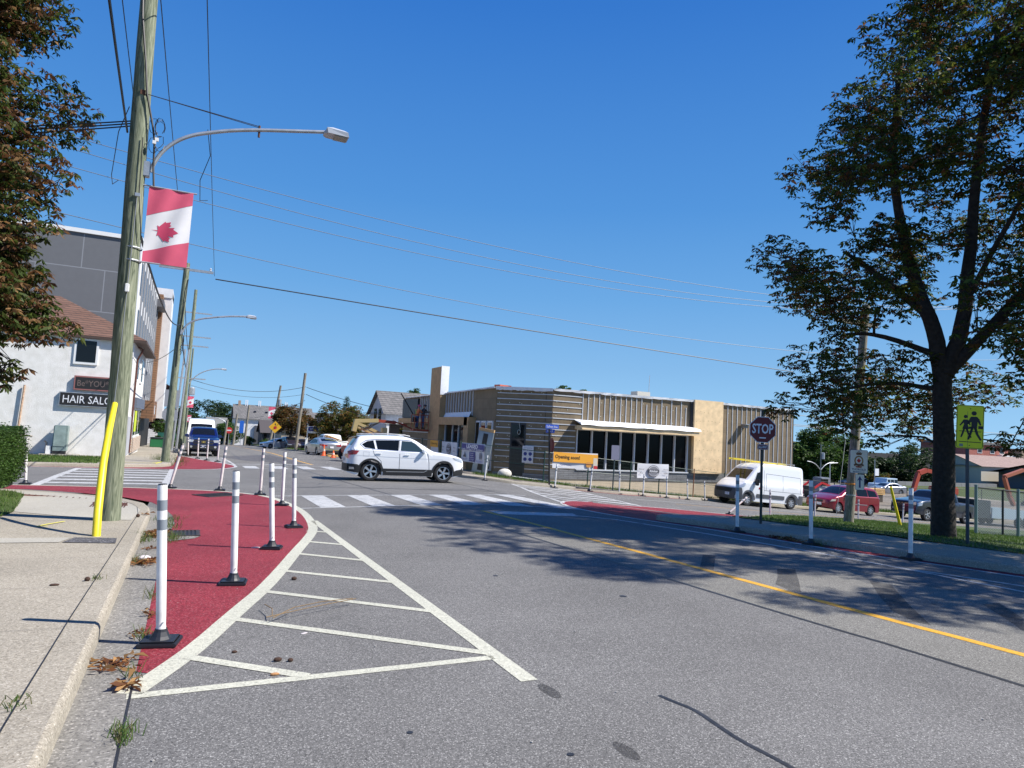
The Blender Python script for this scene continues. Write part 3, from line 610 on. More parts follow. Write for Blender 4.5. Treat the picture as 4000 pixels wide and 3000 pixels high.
# --- pickups ---
def pickup(name, label, pc, L=5.4, W=1.88, h=1.79, wr=.39, wheels=(.95, 4.2), grille='bar', spokes=5, cab=(1.75, 3.55), hz=1.18, rim=None):
    t = thing(name, (0, 0, 0), label=label, cat='pickup truck')
    k = h / 1.79
    prof = [(0, .72 * k), (0, .98 * k), (.12, 1.05 * k), (.7, 1.12 * k), (1.45, hz * k), (cab[0] - .12, (hz + .03) * k), (cab[0] + .38, 1.56 * k), (cab[0] + .7, 1.74 * k), (cab[0] + 1.0, 1.785 * k), (cab[1] - .3, 1.79 * k), (cab[1] - .04, 1.75 * k), (cab[1], 1.6 * k), (cab[1] + .06, 1.2 * k), (cab[1] + .2, 1.19 * k), (L - .2, 1.19 * k), (L, 1.16 * k), (L, .7 * k)]
    c = Car(t, L, W, prof, .33 * k, wheels, wr, lambda u: 1.13 * k, tumble=.24, rt=.08, crown=.03, nosec=.1, tailc=.02, endn=.12, arch=wr + .09)
    c.shell(pc); c.cladding(.05, m=pc)
    c.top('windscreen', [(cab[0] - .02, -.86), (cab[0] + .58, -.88), (cab[0] + .58, .88), (cab[0] - .02, .86)], GLASS)
    b = 1.17 * k; tp = 1.66 * k; m1 = (cab[0] + cab[1]) / 2 + .12
    c.side('front_window', [(cab[0] + .18, b), (m1 - .04, b), (m1 - .04, tp), (cab[0] + .72, tp)], GLASS)
    c.side('rear_window', [(m1 + .04, b), (cab[1] - .12, b), (cab[1] - .2, tp), (m1 + .04, tp)], GLASS)
    c.seams([[(cab[0] - .02, .5 * k), (cab[0] + .03, b)], [(m1, .45 * k), (m1, 1.7 * k)], [(cab[1] - .06, .55 * k), (cab[1] - .06, b + .3)], [(cab[1] + .06, .5 * k), (cab[1] + .06, 1.15 * k)]])
    c.mirror(cab[0] + .22, 1.24 * k, pc if h < 1.85 else CHROME, (.13, .22, .2)); c.handle(m1 - .25, 1.02 * k, pc); c.handle(cab[1] - .25, 1.02 * k, pc)
    c.side('headlamp', [(.02, .80 * k), (.36, .84 * k), (.42, 1.02 * k), (.02, .99 * k)], HEAD, .012)
    for sg in (1, -1): c.front('headlamp', [(sg * .56, .84 * k), (sg * .83, .86 * k), (sg * .83, 1.01 * k), (sg * .55, .99 * k)], HEAD, .012)
    g = c.front('grille', [(-.53, .74 * k), (.53, .74 * k), (.6, .86 * k), (.53, 1.0 * k), (-.53, 1.0 * k), (-.6, .86 * k)], CLAD, .014)
    c.front('grille_bar', [(-.55, .845 * k), (.55, .845 * k), (.55, .885 * k), (-.55, .885 * k)], pc if grille == 'bar' else CHROME, .02)
    if grille != 'bar':
        for zz in (.78, .92): c.front('grille_bar', [(-.52, (zz - .008) * k), (.52, (zz - .008) * k), (.52, (zz + .008) * k), (-.52, (zz + .008) * k)], CHROME, .02)
    c.front('front_bumper', [(-.8, .42 * k), (.8, .42 * k), (.82, .66 * k), (-.82, .66 * k)], CLAD if grille == 'bar' else pc, .03)
    for sg in (1, -1):
        c.front('fog_lamp', circ(sg * .68, .57 * k, .07, 12), HEAD, .036)
    c.rear('tailgate_panel', [(-.75, .72 * k), (.75, .72 * k), (.75, 1.1 * k), (-.75, 1.1 * k)], pc, .006)
    c.side('tail_lamp', [(L - .14, .8 * k), (L - .01, .8 * k), (L - .01, 1.12 * k), (L - .14, 1.12 * k)], TAIL, .01)
    for sg in (1, -1): c.rear('tail_lamp', [(sg * .76, .8 * k), (sg * .86, .8 * k), (sg * .86, 1.12 * k), (sg * .76, 1.12 * k)], TAIL, .01)
    c.top('bed_opening', [(cab[1] + .22, -.86), (L - .1, -.86), (L - .1, .86), (cab[1] + .22, .86)], BLACK, .004)
    c.rear('rear_bumper', [(-.85, .42 * k), (.85, .42 * k), (.85, .6 * k), (-.85, .6 * k)], CHROME, .03)
    c.do_wheels(spokes, .62, rim or SILV, tw=.25)
    return t, c
BLUEP = paint('deep blue car paint', (0.006, 0.01, 0.085), .3)
t, c = pickup('pickup_truck', 'dark blue pickup parked at the left kerb behind white posts', BLUEP)
c.plate('front', .60, 'BM 63162', 0, .32, .16)
GOLD = mat('gold emblem', (.6, .42, .1), .3, .6)
c.front('emblem', [(-.12, .85), (-.04, .85), (-.04, .82), (.04, .82), (.04, .85), (.12, .85), (.12, .89), (.04, .89), (.04, .92), (-.04, .92), (-.04, .89), (-.12, .89)], GOLD, .026)
place(t, .95, 48.9, 180, wb=3.25)
t, c = pickup('pickup_truck', 'dark grey heavy pickup parked beyond the big tree trunk', paint('dark grey car paint', (.035, .04, .055), .4), L=6.05, W=2.03, h=2.0, wr=.41, wheels=(1.05, 5.05), grille='chrome', cab=(1.85, 4.15), hz=1.22)
text('RAM', 'lettering', mat('bronze lettering', (.45, .36, .2), .3, .7), t, Matrix.Translation((c.L / 2 + .035, 0, .99)) @ Matrix.Rotation(math.pi / 2, 4, 'Z') @ Matrix.Rotation(math.pi / 2, 4, 'X'), width=.62, height=.1)
place(t, 45.05, 29.2, 270, wb=4.0)
t, c = pickup('pickup_truck', 'white pickup loaded with lumber parked behind the silver sedan', WPAINT, L=5.6, W=1.98, h=1.85)
place(t, 12.25, 66.0, 352, wb=3.3)
lum = thing('lumber_stack', (12.3, 64.9, H(12.3, 65) + 1.22), rz=R(8), label='stack of yellow pallet boards leaning in the white pickup bed', cat='lumber')
PINE = mat('fresh pine', (.62, .38, .14), .7, var=.15, vscale=6)
for k in range(9):
    mb = MB(); mb.box((-.75 + k * .16, .3, .22 + .02 * k), (.1, 1.7, .06), Matrix.Rotation(R(24), 4, 'Y')); mb.build('board', PINE, lum)
mb = MB(); mb.box((0, .3, .12), (1.4, 1.5, .1), Matrix.Rotation(R(24), 4, 'Y')); mb.build('pallet', PINE, lum)

# --- sedans, hatchbacks and small cars in the lot ---
def sedan(name, label, pc, L=4.88, W=1.84, h=1.45, wagon=False, group=None, spokes=5):
    t = thing(name, (0, 0, 0), label=label, cat='car', group=group)
    k = h / 1.45
    if wagon: prof = [(0, .55), (0, .78), (.15, .86), (1.0, .97 * k), (1.2, 1.0 * k), (1.95, 1.36 * k), (2.4, 1.44 * k), (3.4, 1.45 * k), (L - .55, 1.38 * k), (L - .2, 1.02 * k), (L, .9 * k), (L, .6)]
    else: prof = [(0, .5), (0, .70), (.15, .78), (.9, .9), (1.25, .95), (1.95, 1.32), (2.35, 1.43), (2.9, 1.45), (3.4, 1.38), (4.05, 1.10), (4.3, 1.06), (L - .12, 1.03), (L, .95), (L, .55)]
    c = Car(t, L, W, prof, .2, (.93, .93 + 2.8 * L / 4.88), .33, lambda u: .93 * k, tumble=.38, rt=.08, crown=.035, nosec=.16, tailc=.1, arch=.37)
    c.shell(pc)
    c.top('windscreen', [(1.33, -.83), (1.98, -.86), (1.98, .86), (1.33, .83)], GLASS)
    c.top('rear_windscreen', ([(3.42, -.84), (3.98, -.82), (3.98, .82), (3.42, .84)] if not wagon else [(L - .52, -.84), (L - .25, -.84), (L - .25, .84), (L - .52, .84)]), GLASS)
    e = 3.6 if not wagon else L - .75
    c.side('front_window', [(1.62, .97 * k), (2.4, .99 * k), (2.4, 1.33 * k), (2.05, 1.28 * k)], GLASS); c.side('rear_window', [(2.48, .99 * k), (e, 1.02 * k), (e - .25, 1.27 * k), (2.48, 1.34 * k)], GLASS)
    c.seams([[(1.45, .35), (1.5, .95 * k)], [(2.44, .3), (2.44, 1.3 * k)], [(3.3, .4), (3.5, .98 * k)]])
    c.side('headlamp', [(.03, .6), (.4, .66), (.48, .74), (.03, .70)], HEAD, .01)
    c.side('tail_lamp', [(L - .3, .8 * k), (L - .01, .78 * k), (L - .01, .92 * k), (L - .34, .93 * k)], TAIL, .01)
    for sg in (1, -1):
        c.rear('tail_lamp', [(sg * .4, .78 * k), (sg * .8, .76 * k), (sg * .8, .91 * k), (sg * .36, .85 * k)], TAIL, .01); c.front('headlamp', [(sg * .45, .6), (sg * .76, .6), (sg * .76, .7), (sg * .45, .68)], HEAD, .01)
    c.front('grille', [(-.4, .42), (.4, .42), (.45, .62), (-.45, .62)], CLAD); c.rear('rear_bumper', [(-.7, .3), (.7, .3), (.72, .42), (-.72, .42)], CLAD)
    c.plate('rear', .68 if not wagon else .7); c.mirror(1.62, .99 * k, pc, (.12, .16, .12)); c.handle(2.2, .84 * k, pc); c.handle(3.2, .86 * k, pc)
    c.do_wheels(spokes, .64, SILV); return t, c
SLV = paint('silver car paint', (.34, .36, .40), .5)
t, c = sedan('sedan', 'silver grey sedan parked behind two orange cones', SLV); place(t, 10.55, 59.9, 352, wb=2.8)
for i, (x, y, hd, nm, lb, p, kw) in enumerate([
    (11.3, 98, 250, 'parked_car', 'small white car parked by the beige house', WPAINT, {}),
    (12.6, 96, 170, 'parked_car', 'dark purple grey suv left of the leaning pole in the parking lot', paint('dark plum paint', (.05, .04, .055), .4), dict(wagon=True, h=1.7, L=4.6)),
    (14.3, 97, 190, 'parked_car', 'dark blue car parked just right of the leaning wooden pole', paint('navy paint', (.02, .035, .09), .4), {}),
    (15.6, 95, 200, 'parked_car', 'black car with bright headlamps beside the realtor sign post', paint('black car paint', (.015, .015, .018)), {}),
    (4.6, 150, 185, 'moving_car', 'distant white car coming up the street over the crest', WPAINT, dict(wagon=True, h=1.6, L=4.4)),
    (7.2, 168, 185, 'parked_car', 'distant small blue car at the end of the street', paint('mid blue paint', (.05, .1, .3), .3), dict(wagon=True, h=1.5, L=4.2)),
    (22.5, 84, 300, 'parked_car', 'white car glimpsed under the autumn tree behind the lift', WPAINT, {})]):
    t, c = sedan(nm, lb, p, **kw); place(t, x, y, hd)

# --- vans ---
def cargo_van(name, label, L=5.41, W=2.05, h=2.52):
    t = thing(name, (0, 0, 0), label=label, cat='van')
    prof = [(0, .55), (0, .92), (.05, 1.05), (.35, 1.22), (.75, 1.38), (.95, 1.50), (1.45, 2.03), (1.75, 2.28), (2.1, 2.44), (2.6, 2.51), (3.3, 2.52), (L - .35, 2.50), (L - .1, 2.44), (L - .03, 2.3), (L, 1.6), (L, .55)]
    c = Car(t, L, W, prof, .28, (.95, .95 + 3.45), .36, lambda u: 1.32, tumble=.085, rt=.12, crown=.03, nosec=.22, tailc=.02, endn=.1, arch=.44, shoulder=.02)
    c.shell(WPAINT)
    return t, c
t, c = cargo_van('cargo_van', 'white high roof cargo van with yellow ladder parked by the foundation wall')
GREYTR = mat('grey bumper plastic', (.07, .075, .085), .6)
c.cladding(.1, m=GREYTR)
c.top('windscreen', [(.93, -.9), (1.5, -.9), (1.5, .9), (.93, .9)], GLASS)
c.side('front_window', [(1.35, 1.33), (2.0, 1.36), (2.0, 1.95), (1.85, 2.0), (1.62, 1.92)], GLASS)
c.side('side_trim', [(1.55, .5), (3.75, .5), (3.75, .72), (1.55, .72)], GREYTR, .02)
c.side('front_bumper', [(0, .35), (.42, .3), (.42, .78), (.3, .98), (.0, 1.0)], GREYTR, .015); c.front('front_bumper', [(-.82, .36), (.82, .36), (.86, .95), (-.86, .95)], GREYTR, .02)
c.front('grille', [(-.6, .72), (.6, .72), (.64, .9), (-.64, .9)], BLACK, .03); c.side('rear_bumper', [(L0 := 4.9, .3), (5.4, .3), (5.4, .82), (4.9, .82)], GREYTR, .015)
c.side('headlamp', [(.1, 1.0), (.62, 1.1), (.72, 1.28), (.5, 1.26), (.15, 1.12)], HEAD, .014)
c.side('tail_lamp', [(5.3, 1.0), (5.4, 1.0), (5.4, 1.5), (5.3, 1.5)], TAIL, .01)
c.seams([[(1.28, .5), (1.3, 1.35), (1.62, 1.95)], [(2.14, .45), (2.14, 2.1)], [(2.3, 1.92), (5.05, 1.86)], [(2.3, 1.92), (2.3, .95)], [(5.05, 1.86), (5.05, .95)], [(2.14, .95), (5.2, .95)], [(3.62, 1.9), (3.62, .98)]], .015)
c.handle(2.0, 1.15, BLACK, ln=.06); c.mirror(1.45, 1.38, BLACK, (.12, .24, .38), out=.16); c.plate('front', .6, 'BK 2708', .35, .3, .15)
c.side('badge', [(1.72, 1.0), (1.95, 1.0), (1.95, 1.1), (1.72, 1.1)], TAIL, .012)
c.do_wheels(7, .56, mat('steel wheel', (.45, .46, .48), .4, .6), kind='steel')
mb = MB()
for u in (1.9, 3.2, 4.6): mb.tube([c.P(u, -.85, 2.5), c.P(u, -.85, 2.62), c.P(u, .85, 2.62), c.P(u, .85, 2.5)], .02, 6)
mb.build('roof_rack', GALV, t)
place(t, 30.75, 30.45, 270, wb=3.45)
vanM = Matrix.Translation(t.location) @ t.rotation_euler.to_matrix().to_4x4()
lad = thing('ladder', (0, 0, 0), label='yellow extension ladder on the roof rack of the white van', cat='ladder'); lad.matrix_world = vanM
YEL = mat('yellow fibreglass', (.72, .55, .02), .5)
for v in (-.78, -.42):
    mb = MB(); mb.box((-.45, v, 2.62), (4.3 if v < -.5 else 4.3, .03, .1)); mb.build('rail', YEL, lad)
for k in range(13):
    mb = MB(); mb.cyl((-2.4 + k * .33, -.78, 2.62), (-2.4 + k * .33, -.42, 2.62), .017, n=6); mb.build('rung', GALV, lad)
t, c = cargo_van('cargo_van', 'white high roof van parked behind the blue pickup')
c.top('windscreen', [(.93, -.9), (1.5, -.9), (1.5, .9), (.93, .9)], GLASS); c.front('grille', [(-.6, .72), (.6, .72), (.64, .9), (-.64, .9)], BLACK, .02); c.do_wheels(6, .56)
place(t, .95, 58.5, 180, wb=3.4)
# minivan
t = thing('minivan', (0, 0, 0), label='red minivan parked behind the white cargo van', cat='minivan')
RP = paint('dark red car paint', (.24, .008, .02), .3)
prof = [(0, .52), (0, .74), (.1, .82), (.7, 1.0), (1.0, 1.07), (1.12, 1.1), (1.75, 1.45), (2.2, 1.66), (2.7, 1.73), (3.6, 1.74), (4.3, 1.68), (4.5, 1.55), (4.72, 1.15), (4.8, 1.0), (4.81, .55)]
c = Car(t, 4.81, 1.99, prof, .22, (.93, 3.81), .33, lambda u: 1.06 + .015 * u, tumble=.36, rt=.1, crown=.04, nosec=.25, tailc=.1, arch=.375)
c.shell(RP)
c.top('windscreen', [(1.18, -.85), (2.0, -.88), (2.0, .88), (1.18, .85)], GLASS)
c.side('front_window', [(1.5, 1.13), (2.45, 1.14), (2.45, 1.58), (2.15, 1.55)], GLASS); c.side('rear_window', [(2.53, 1.14), (3.5, 1.16), (3.5, 1.58), (2.53, 1.6)], GLASS); c.side('quarter_window', [(3.56, 1.16), (4.4, 1.2), (4.25, 1.52), (3.56, 1.58)], GLASS)
c.side('headlamp', [(.06, .68), (.5, .74), (.56, .84), (.2, .82)], mat('cloudy headlamp', (.6, .55, .42), .2), .012); c.front('grille', [(-.5, .6), (.5, .6), (.5, .74), (-.5, .74)], BLACK); c.front('air_intake', [(-.45, .34), (.45, .34), (.45, .44), (-.45, .44)], BLACK)
c.side('trim_strip', [(1.4, .62), (3.4, .62), (3.4, .67), (1.4, .67)], mat('grey strip', (.25, .2, .2), .4), .014)
c.seams([[(1.3, .35), (1.35, 1.08)], [(2.49, .3), (2.49, 1.6)], [(3.54, .4), (3.6, 1.1)]]); c.handle(2.3, 1.0, RP); c.mirror(1.5, 1.14, BLACK, (.14, .2, .15)); c.plate('front', .5, None, .3)
c.do_wheels(8, .6, SILV, tw=.21)
place(t, 37.4, 30.0, 270, wb=2.88)
# jeep far off in the site
t = thing('jeep', (0, 0, 0), label='pale blue boxy jeep parked beyond the dirt pile', cat='car')
JB = paint('pale blue paint', (.42, .5, .56)); c = Car(t, 4.4, 1.88, [(0, .6), (0, 1.0), (.2, 1.12), (1.4, 1.16), (1.5, 1.2), (1.8, 1.75), (1.9, 1.84), (4.2, 1.84), (4.35, 1.75), (4.4, 1.2), (4.4, .6)], .35, (.8, 3.5), .4, lambda u: 1.12, tumble=.1, rt=.05, crown=.02, arch=.48)
c.shell(JB); c.cladding(.08)
for a, b in ((1.85, 2.45), (2.55, 3.3), (3.4, 4.2)): c.side('side_window', [(a, 1.2), (b, 1.2), (b, 1.68), (a, 1.68)], GLASS)
c.do_wheels(5, .55); place(t, 84.5, 61.5, 265)
for (x, y, lb, p) in ((90, 70, 'distant dark blue car parked under the far hedge', paint('navy paint', (.02, .035, .09), .4)), (80.5, 58.0, 'distant silver car nose just left of the jeep', SLV), (63.0, 50.5, 'pale car roof seen through the branches left of the tree trunk', SLV)):
    tt, c = sedan('parked_car', lb, p); place(tt, x, y, 280)
# equipment trailer behind the chain-link fence
t = thing('equipment_trailer', (51.5, 29.3, H(51.5, 29.3)), label='pale blue equipment trailer behind the chain-link fence', cat='trailer', ry=R(3))
TB = mat('pale blue steel', (.36, .47, .52), .5); mb = MB(); mb.bx(-1.8, 4.5, -1.1, 1.1, .75, .85); mb.build('deck', mat('weathered boards', (.22, .19, .15), .8), t)
mb = MB(); mb.bx(-1.8, 4.5, -1.18, -1.1, .55, 1.25); mb.bx(-1.8, 4.5, 1.1, 1.18, .55, 1.25); mb.build('side_rail', TB, t)
mb = MB(); mb.bx(-3.6, -1.85, -1.1, 1.1, .5, 1.7); mb.build('tool_chest', mat('dark green steel', (.02, .03, .03), .5), t)
for xw in (1.2, 2.1):
    for sg in (1, -1):
        M = Matrix.Translation((xw, sg * 1.2, .38)) @ Matrix.Rotation(-sg * math.pi / 2, 4, 'X'); mb = MB(); mb.lathe([(.001, -.1), (.34, -.1), (.38, -.07), (.38, .08), (.34, .1), (.24, .1), (.22, .05)], 20, M); wh = mb.build('wheel', TYRE, t, smooth=True, angle=R(35)); mb = MB(); mb.lathe([(.001, .06), (.1, .07), (.22, .055)], 14, M); mb.build('rim', SILV, wh)
# ================= STREET FURNITURE =================
PW = mat('white flexible plastic', (.72, .71, .68), .5, var=.1, vscale=7); BAND = mat('grey reflective band', (.21, .235, .26), .35); RUB = mat('black rubber', (.016, .018, .024), .5)
PWD = mat('scuffed plastic', (.62, .56, .54), .55, var=.1, vscale=9)
def make_delineator(old=False):
    t = thing('delineator_post', (0, 0, 0)); P = PWD if old else PW
    mb = MB(); mb.bx(-.13, .13, -.115, .115, 0.0, .028); mb.bx(-.115, .115, -.1, .1, .028, .04); mb.lathe([(.075, .04), (.06, .06), (.045, .09), (.04, .11)], 14); mb.build('rubber_base', RUB, t, bevel=.006)
    mb = MB(); mb.lathe([(.034, .1), (.034, .12), (.032, .13), (.034, .2), (.034, 1.13), (.031, 1.14)], 16); mb.build('tube', P, t, smooth=True)
    mb = MB(); mb.lathe([(.032, 1.138), (.028, 1.146), (.001, 1.148)], 14); mb.build('cap', RUB, t)
    for z0, z1 in (((.955, 1.03), (.815, .89)) if not old else ((.98, 1.05), (.84, .91))):
        mb = MB(); mb.lathe([(.0346, z0), (.0348, z1)], 16); mb.build('reflective_band', BAND, t, smooth=True)
    mb = MB(); mb.cyl((.02, -.03, .155), (.024, -.037, .155), .006, n=6); mb.build('bolt', GALV, t)
    return t
d_new = make_delineator(); d_old = make_delineator(True)
posts = [(-.06, 5.60, -.08, 0, 'nearest white post with grey bands beside the gutter'), (.54, 7.57, -.06, 0, 'second white post from the camera on the red paint'),
 (1.14, 9.72, -.09, 0, 'third white post from the camera, with a tag hooked near its top'), (1.71, 11.84, -.07, 0, 'fourth white post from the camera at the red tip'),
 (1.95, 15.4, -.02, 0, 'white post directly behind the fourth post on the red tip'), (1.74, 17.96, -.01, 1, 'scuffed post on the far edge of the red area near the drain'),
 (.87, 19.19, .07, 1, 'scuffed white post leaning slightly right behind the slotted drain'), (-.29, 19.76, .23, 1, 'scuffed post leaning far right at the end of the zebra bars'),
 (-3.53, 20.52, -.08, 0, 'lone white post at the far left by the hedge'), (.14, 45.24, -.07, 1, 'leftmost of four posts before the blue pickup'), (.62, 41.83, -.03, 1, 'second of four posts before the blue pickup'),
 (1.04, 39.5, .01, 1, 'third of four posts before the blue pickup'), (1.5, 38.02, .02, 1, 'rightmost of four posts before the blue pickup'),
 (10.63, 7.24, 0, 0, 'white post in tree shade left of the big trunk'), (10.23, 8.83, -.03, 0, 'white post at the shaded kerb in front of the white van tail'), (10.11, 10.52, -.03, 0, 'white post at the shaded kerb left of the stop sign pole'),
 (12.27, 28.45, .09, 0, 'lone white post before the navy leased banner'), (15.95, 28.51, .05, 0, 'white post below the orange opening banner left end'), (17.99, 28.64, .09, 0, 'white post by the tar patch at the kerb'),
 (19.85, 28.86, 0, 0, 'white post in front of the grey sign back'), (21.56, 29.18, .03, 0, 'white post left of the grey banner centre on the far kerb'), (23.45, 29.65, -.03, 0, 'white post right of the grey banner on the far kerb'),
 (25.21, 30.05, -.07, 0, 'second post left of the white van nose'), (27.12, 30.82, -.09, 0, 'post just left of the white van nose'),
 (21.6, 20.67, -.03, 0, 'post in front of the white van side behind the lawn'), (25.4, 21.76, .04, 1, 'post before the red minivan nose behind the lawn'), (28.44, 21.92, 0, 1, 'post just right of the wooden pole in front of the minivan'),
 (32.61, 22.64, .07, 1, 'short looking post beside the yellow guy guard'), (19.51, 20.73, 1.1, 1, 'knocked over post leaning low beside the white van wheel')]
for i, (x, y, dx, old, lb) in enumerate(posts):
    src = d_old if old else d_new
    o = copy_tree(src)
    if dx > .5: ry = math.atan2(dx, .75)
    else: ry = math.atan2(dx, 1.14)
    o.location = (x, y, H(x, y) + .006); o.rotation_euler = (0, 0, R(random.uniform(-25, 25)) if i else R(-12))
    if abs(ry) > .01:      # the tube leans, the base stays flat
        for ch in o.children:
            if not ch.name.startswith('rubber_base'):
                Rz = o.rotation_euler.z
                ax = Matrix.Rotation(-Rz, 3, 'Z') @ Vector((0, 1, 0))
                ch.matrix_local = Matrix.Translation((0, 0, .08)) @ Matrix.Rotation(ry, 4, ax) @ Matrix.Translation((0, 0, -.08))
    tag(o, lb, 'delineator post', 'white flexible posts around the junction')
for s_ in (d_new, d_old):
    for ch in list(s_.children): bpy.data.objects.remove(ch)
    bpy.data.objects.remove(s_)
# --- wood ---
def wood(name, a, b2):
    m = bpy.data.materials.new(name); m.use_nodes = True; n = m.node_tree.nodes; l = m.node_tree.links; b = n['Principled BSDF']; b.inputs['Roughness'].default_value = .85
    tc = n.new('ShaderNodeTexCoord'); mp = n.new('ShaderNodeMapping'); mp.inputs['Scale'].default_value = (14, 14, 1.1); l.new(tc.outputs['Object'], mp.inputs[0])
    t = n.new('ShaderNodeTexNoise'); t.inputs['Scale'].default_value = 2.2; t.inputs['Detail'].default_value = 7; t.inputs['Distortion'].default_value = 1.2; l.new(mp.outputs[0], t.inputs['Vector'])
    r = n.new('ShaderNodeValToRGB'); l.new(t.outputs[0], r.inputs[0]); e = r.color_ramp.elements; e[0].position = .35; e[0].color = (*a, 1); e[1].position = .66; e[1].color = (*b2, 1)
    l.new(r.outputs[0], b.inputs['Base Color']); bp = n.new('ShaderNodeBump'); bp.inputs['Strength'].default_value = .5; bp.inputs['Distance'].default_value = .01; l.new(t.outputs[0], bp.inputs['Height']); l.new(bp.outputs[0], b.inputs['Normal']); return m
GPOLE = wood('green treated pole wood', (.075, .095, .055), (.27, .29, .2)); OPOLE = wood('grey old pole wood', (.12, .1, .075), (.33, .3, .24))
CAB = mat('black cable', (.012, .012, .014), .5); WIRE = mat('aluminium wire', (.2, .22, .25), .6, .2); YG = mat('yellow plastic guard', (.75, .6, .02), .4, var=.06)
def wobble(pts, a, rr=random): return [(p[0] + rr.uniform(-a, a), p[1] + rr.uniform(-a, a), p[2] + rr.uniform(-a, a)) for p in pts]
def sag(a, b, s, n=16): return [(a[0] + (b[0] - a[0]) * t, a[1] + (b[1] - a[1]) * t, a[2] + (b[2] - a[2]) * t - s * 4 * t * (1 - t)) for t in [i / n for i in range(n + 1)]]
def polebody(name, base, top, r0, r1, m, label, group='wooden utility poles'):
    t = thing(name, base, label=label, cat='utility pole', group=group)
    d = Vector(top) - Vector(base); rr = random.Random(int(base[0] * 10)); mb = MB()
    n = 14; mb.tube([(d.x * i / n + rr.uniform(-.004, .004), d.y * i / n, d.z * i / n) for i in range(n + 1)], [r0 + (r1 - r0) * i / n for i in range(n + 1)], 20); mb.build('shaft', m, t, smooth=True, angle=R(60)); return t
PB = (-.96, 11.95, HT(-.96, 11.95) - .05); PT = (-1.12, 11.95, 10.4)
t = polebody('utility_pole', PB, PT, .152, .115, GPOLE, 'thick green tinged wooden pole on the near left sidewalk')
def L(p): return (p[0] - PB[0], p[1] - PB[1], p[2] - PB[2])
rr = random.Random(5)
mb = MB(); mb.tube([L(p) for p in wobble([(-1.21, 11.83, 10.3), (-1.2, 11.82, 8.6), (-1.13, 11.79, 7.8), (-1.04, 11.79, 7.1), (-.98, 11.8, 6.6), (-.86, 11.85, 6.1), (-.82, 11.86, 5.9), (-.8, 11.86, 5.5), (-.78, 11.86, 5.2)], .01, rr)], .017, 6); mb.build('riser_cable', CAB, t)
for k in range(7):
    mb = MB(); c0 = Vector((-.8 + rr.uniform(-.05, .07), 11.84, 5.95 + rr.uniform(-.15, .2))); a0 = rr.uniform(0, 6)
    mb.tube([L(c0 + Vector((math.cos(a0 + j * .7) * .07, rr.uniform(-.03, .03), math.sin(a0 + j * .7) * .13))) for j in range(8)], .005, 5); mb.build('cable_loop', CAB, t)
for k in range(2):
    mb = MB(); mb.box(L((-.82 + .03 * k, 11.8, 5.86 + .05 * k)), (.05, .04, .05)); mb.build('connector', WHITE, t)
for z in (3.98, 4.18):
    mb = MB(); mb.lathe([(.143, -.012), (.146, 0), (.143, .012)], 18, Matrix.Translation(L((-1.0, 11.95, z)))); mb.build('steel_band', GALV, t)
mb = MB(); mb.tube([L((-.985, 11.795, 5.0)), L((-.995, 11.795, 3.7)), L((-1.0, 11.792, 3.6))], .007, 5); mb.build('ground_wire', WIRE, t)
mb = MB(); mb.box(L((-1.0, 11.78, 3.53)), (.06, .05, .13)); mb.build('insulator_box', WHITE, t, bevel=.01)
mb = MB(); mb.box(L((-.98, 11.79, 4.99)), (.07, .02, .05)); mb.build('bracket', GALV, t)
mb = MB(); mb.box(L((-1.04, 11.83, 6.62)), (.07, .04, .07)); mb.build('anchor_plate', mat('rusty iron', (.1, .04, .02), .8), t)
mb = MB(); mb.tube([L((-.98, 11.8, 5.9)), L((-.96, 11.79, 5.0)), L((-.9, 11.8, 4.5)), L((-.88, 11.82, 4.3))], .008, 5); mb.build('cable', CAB, t)
mb = MB(); mb.tube([L((-1.0, 11.8, 3.47)), L((-1.01, 11.76, 2.5)), L((-1.02, 11.7, 1.7))], .006, 5); mb.build('guy_wire', WIRE, t)
# guard leaning against the pole
g = thing('guy_wire_guard', (-.95, 10.25, HT(-.95, 10.25)), label='bright yellow plastic guy wire guard against the near pole', cat='guy guard')
mb = MB(); mb.tube([(0, 0, -.02), (-.02, .12, .3), (-.05, .55, .9), (-.055, .95, 1.35), (-.05, 1.35, 1.72)], [.05, .05, .048, .046, .04], 12); mb.build('guard', YG, g, smooth=True)
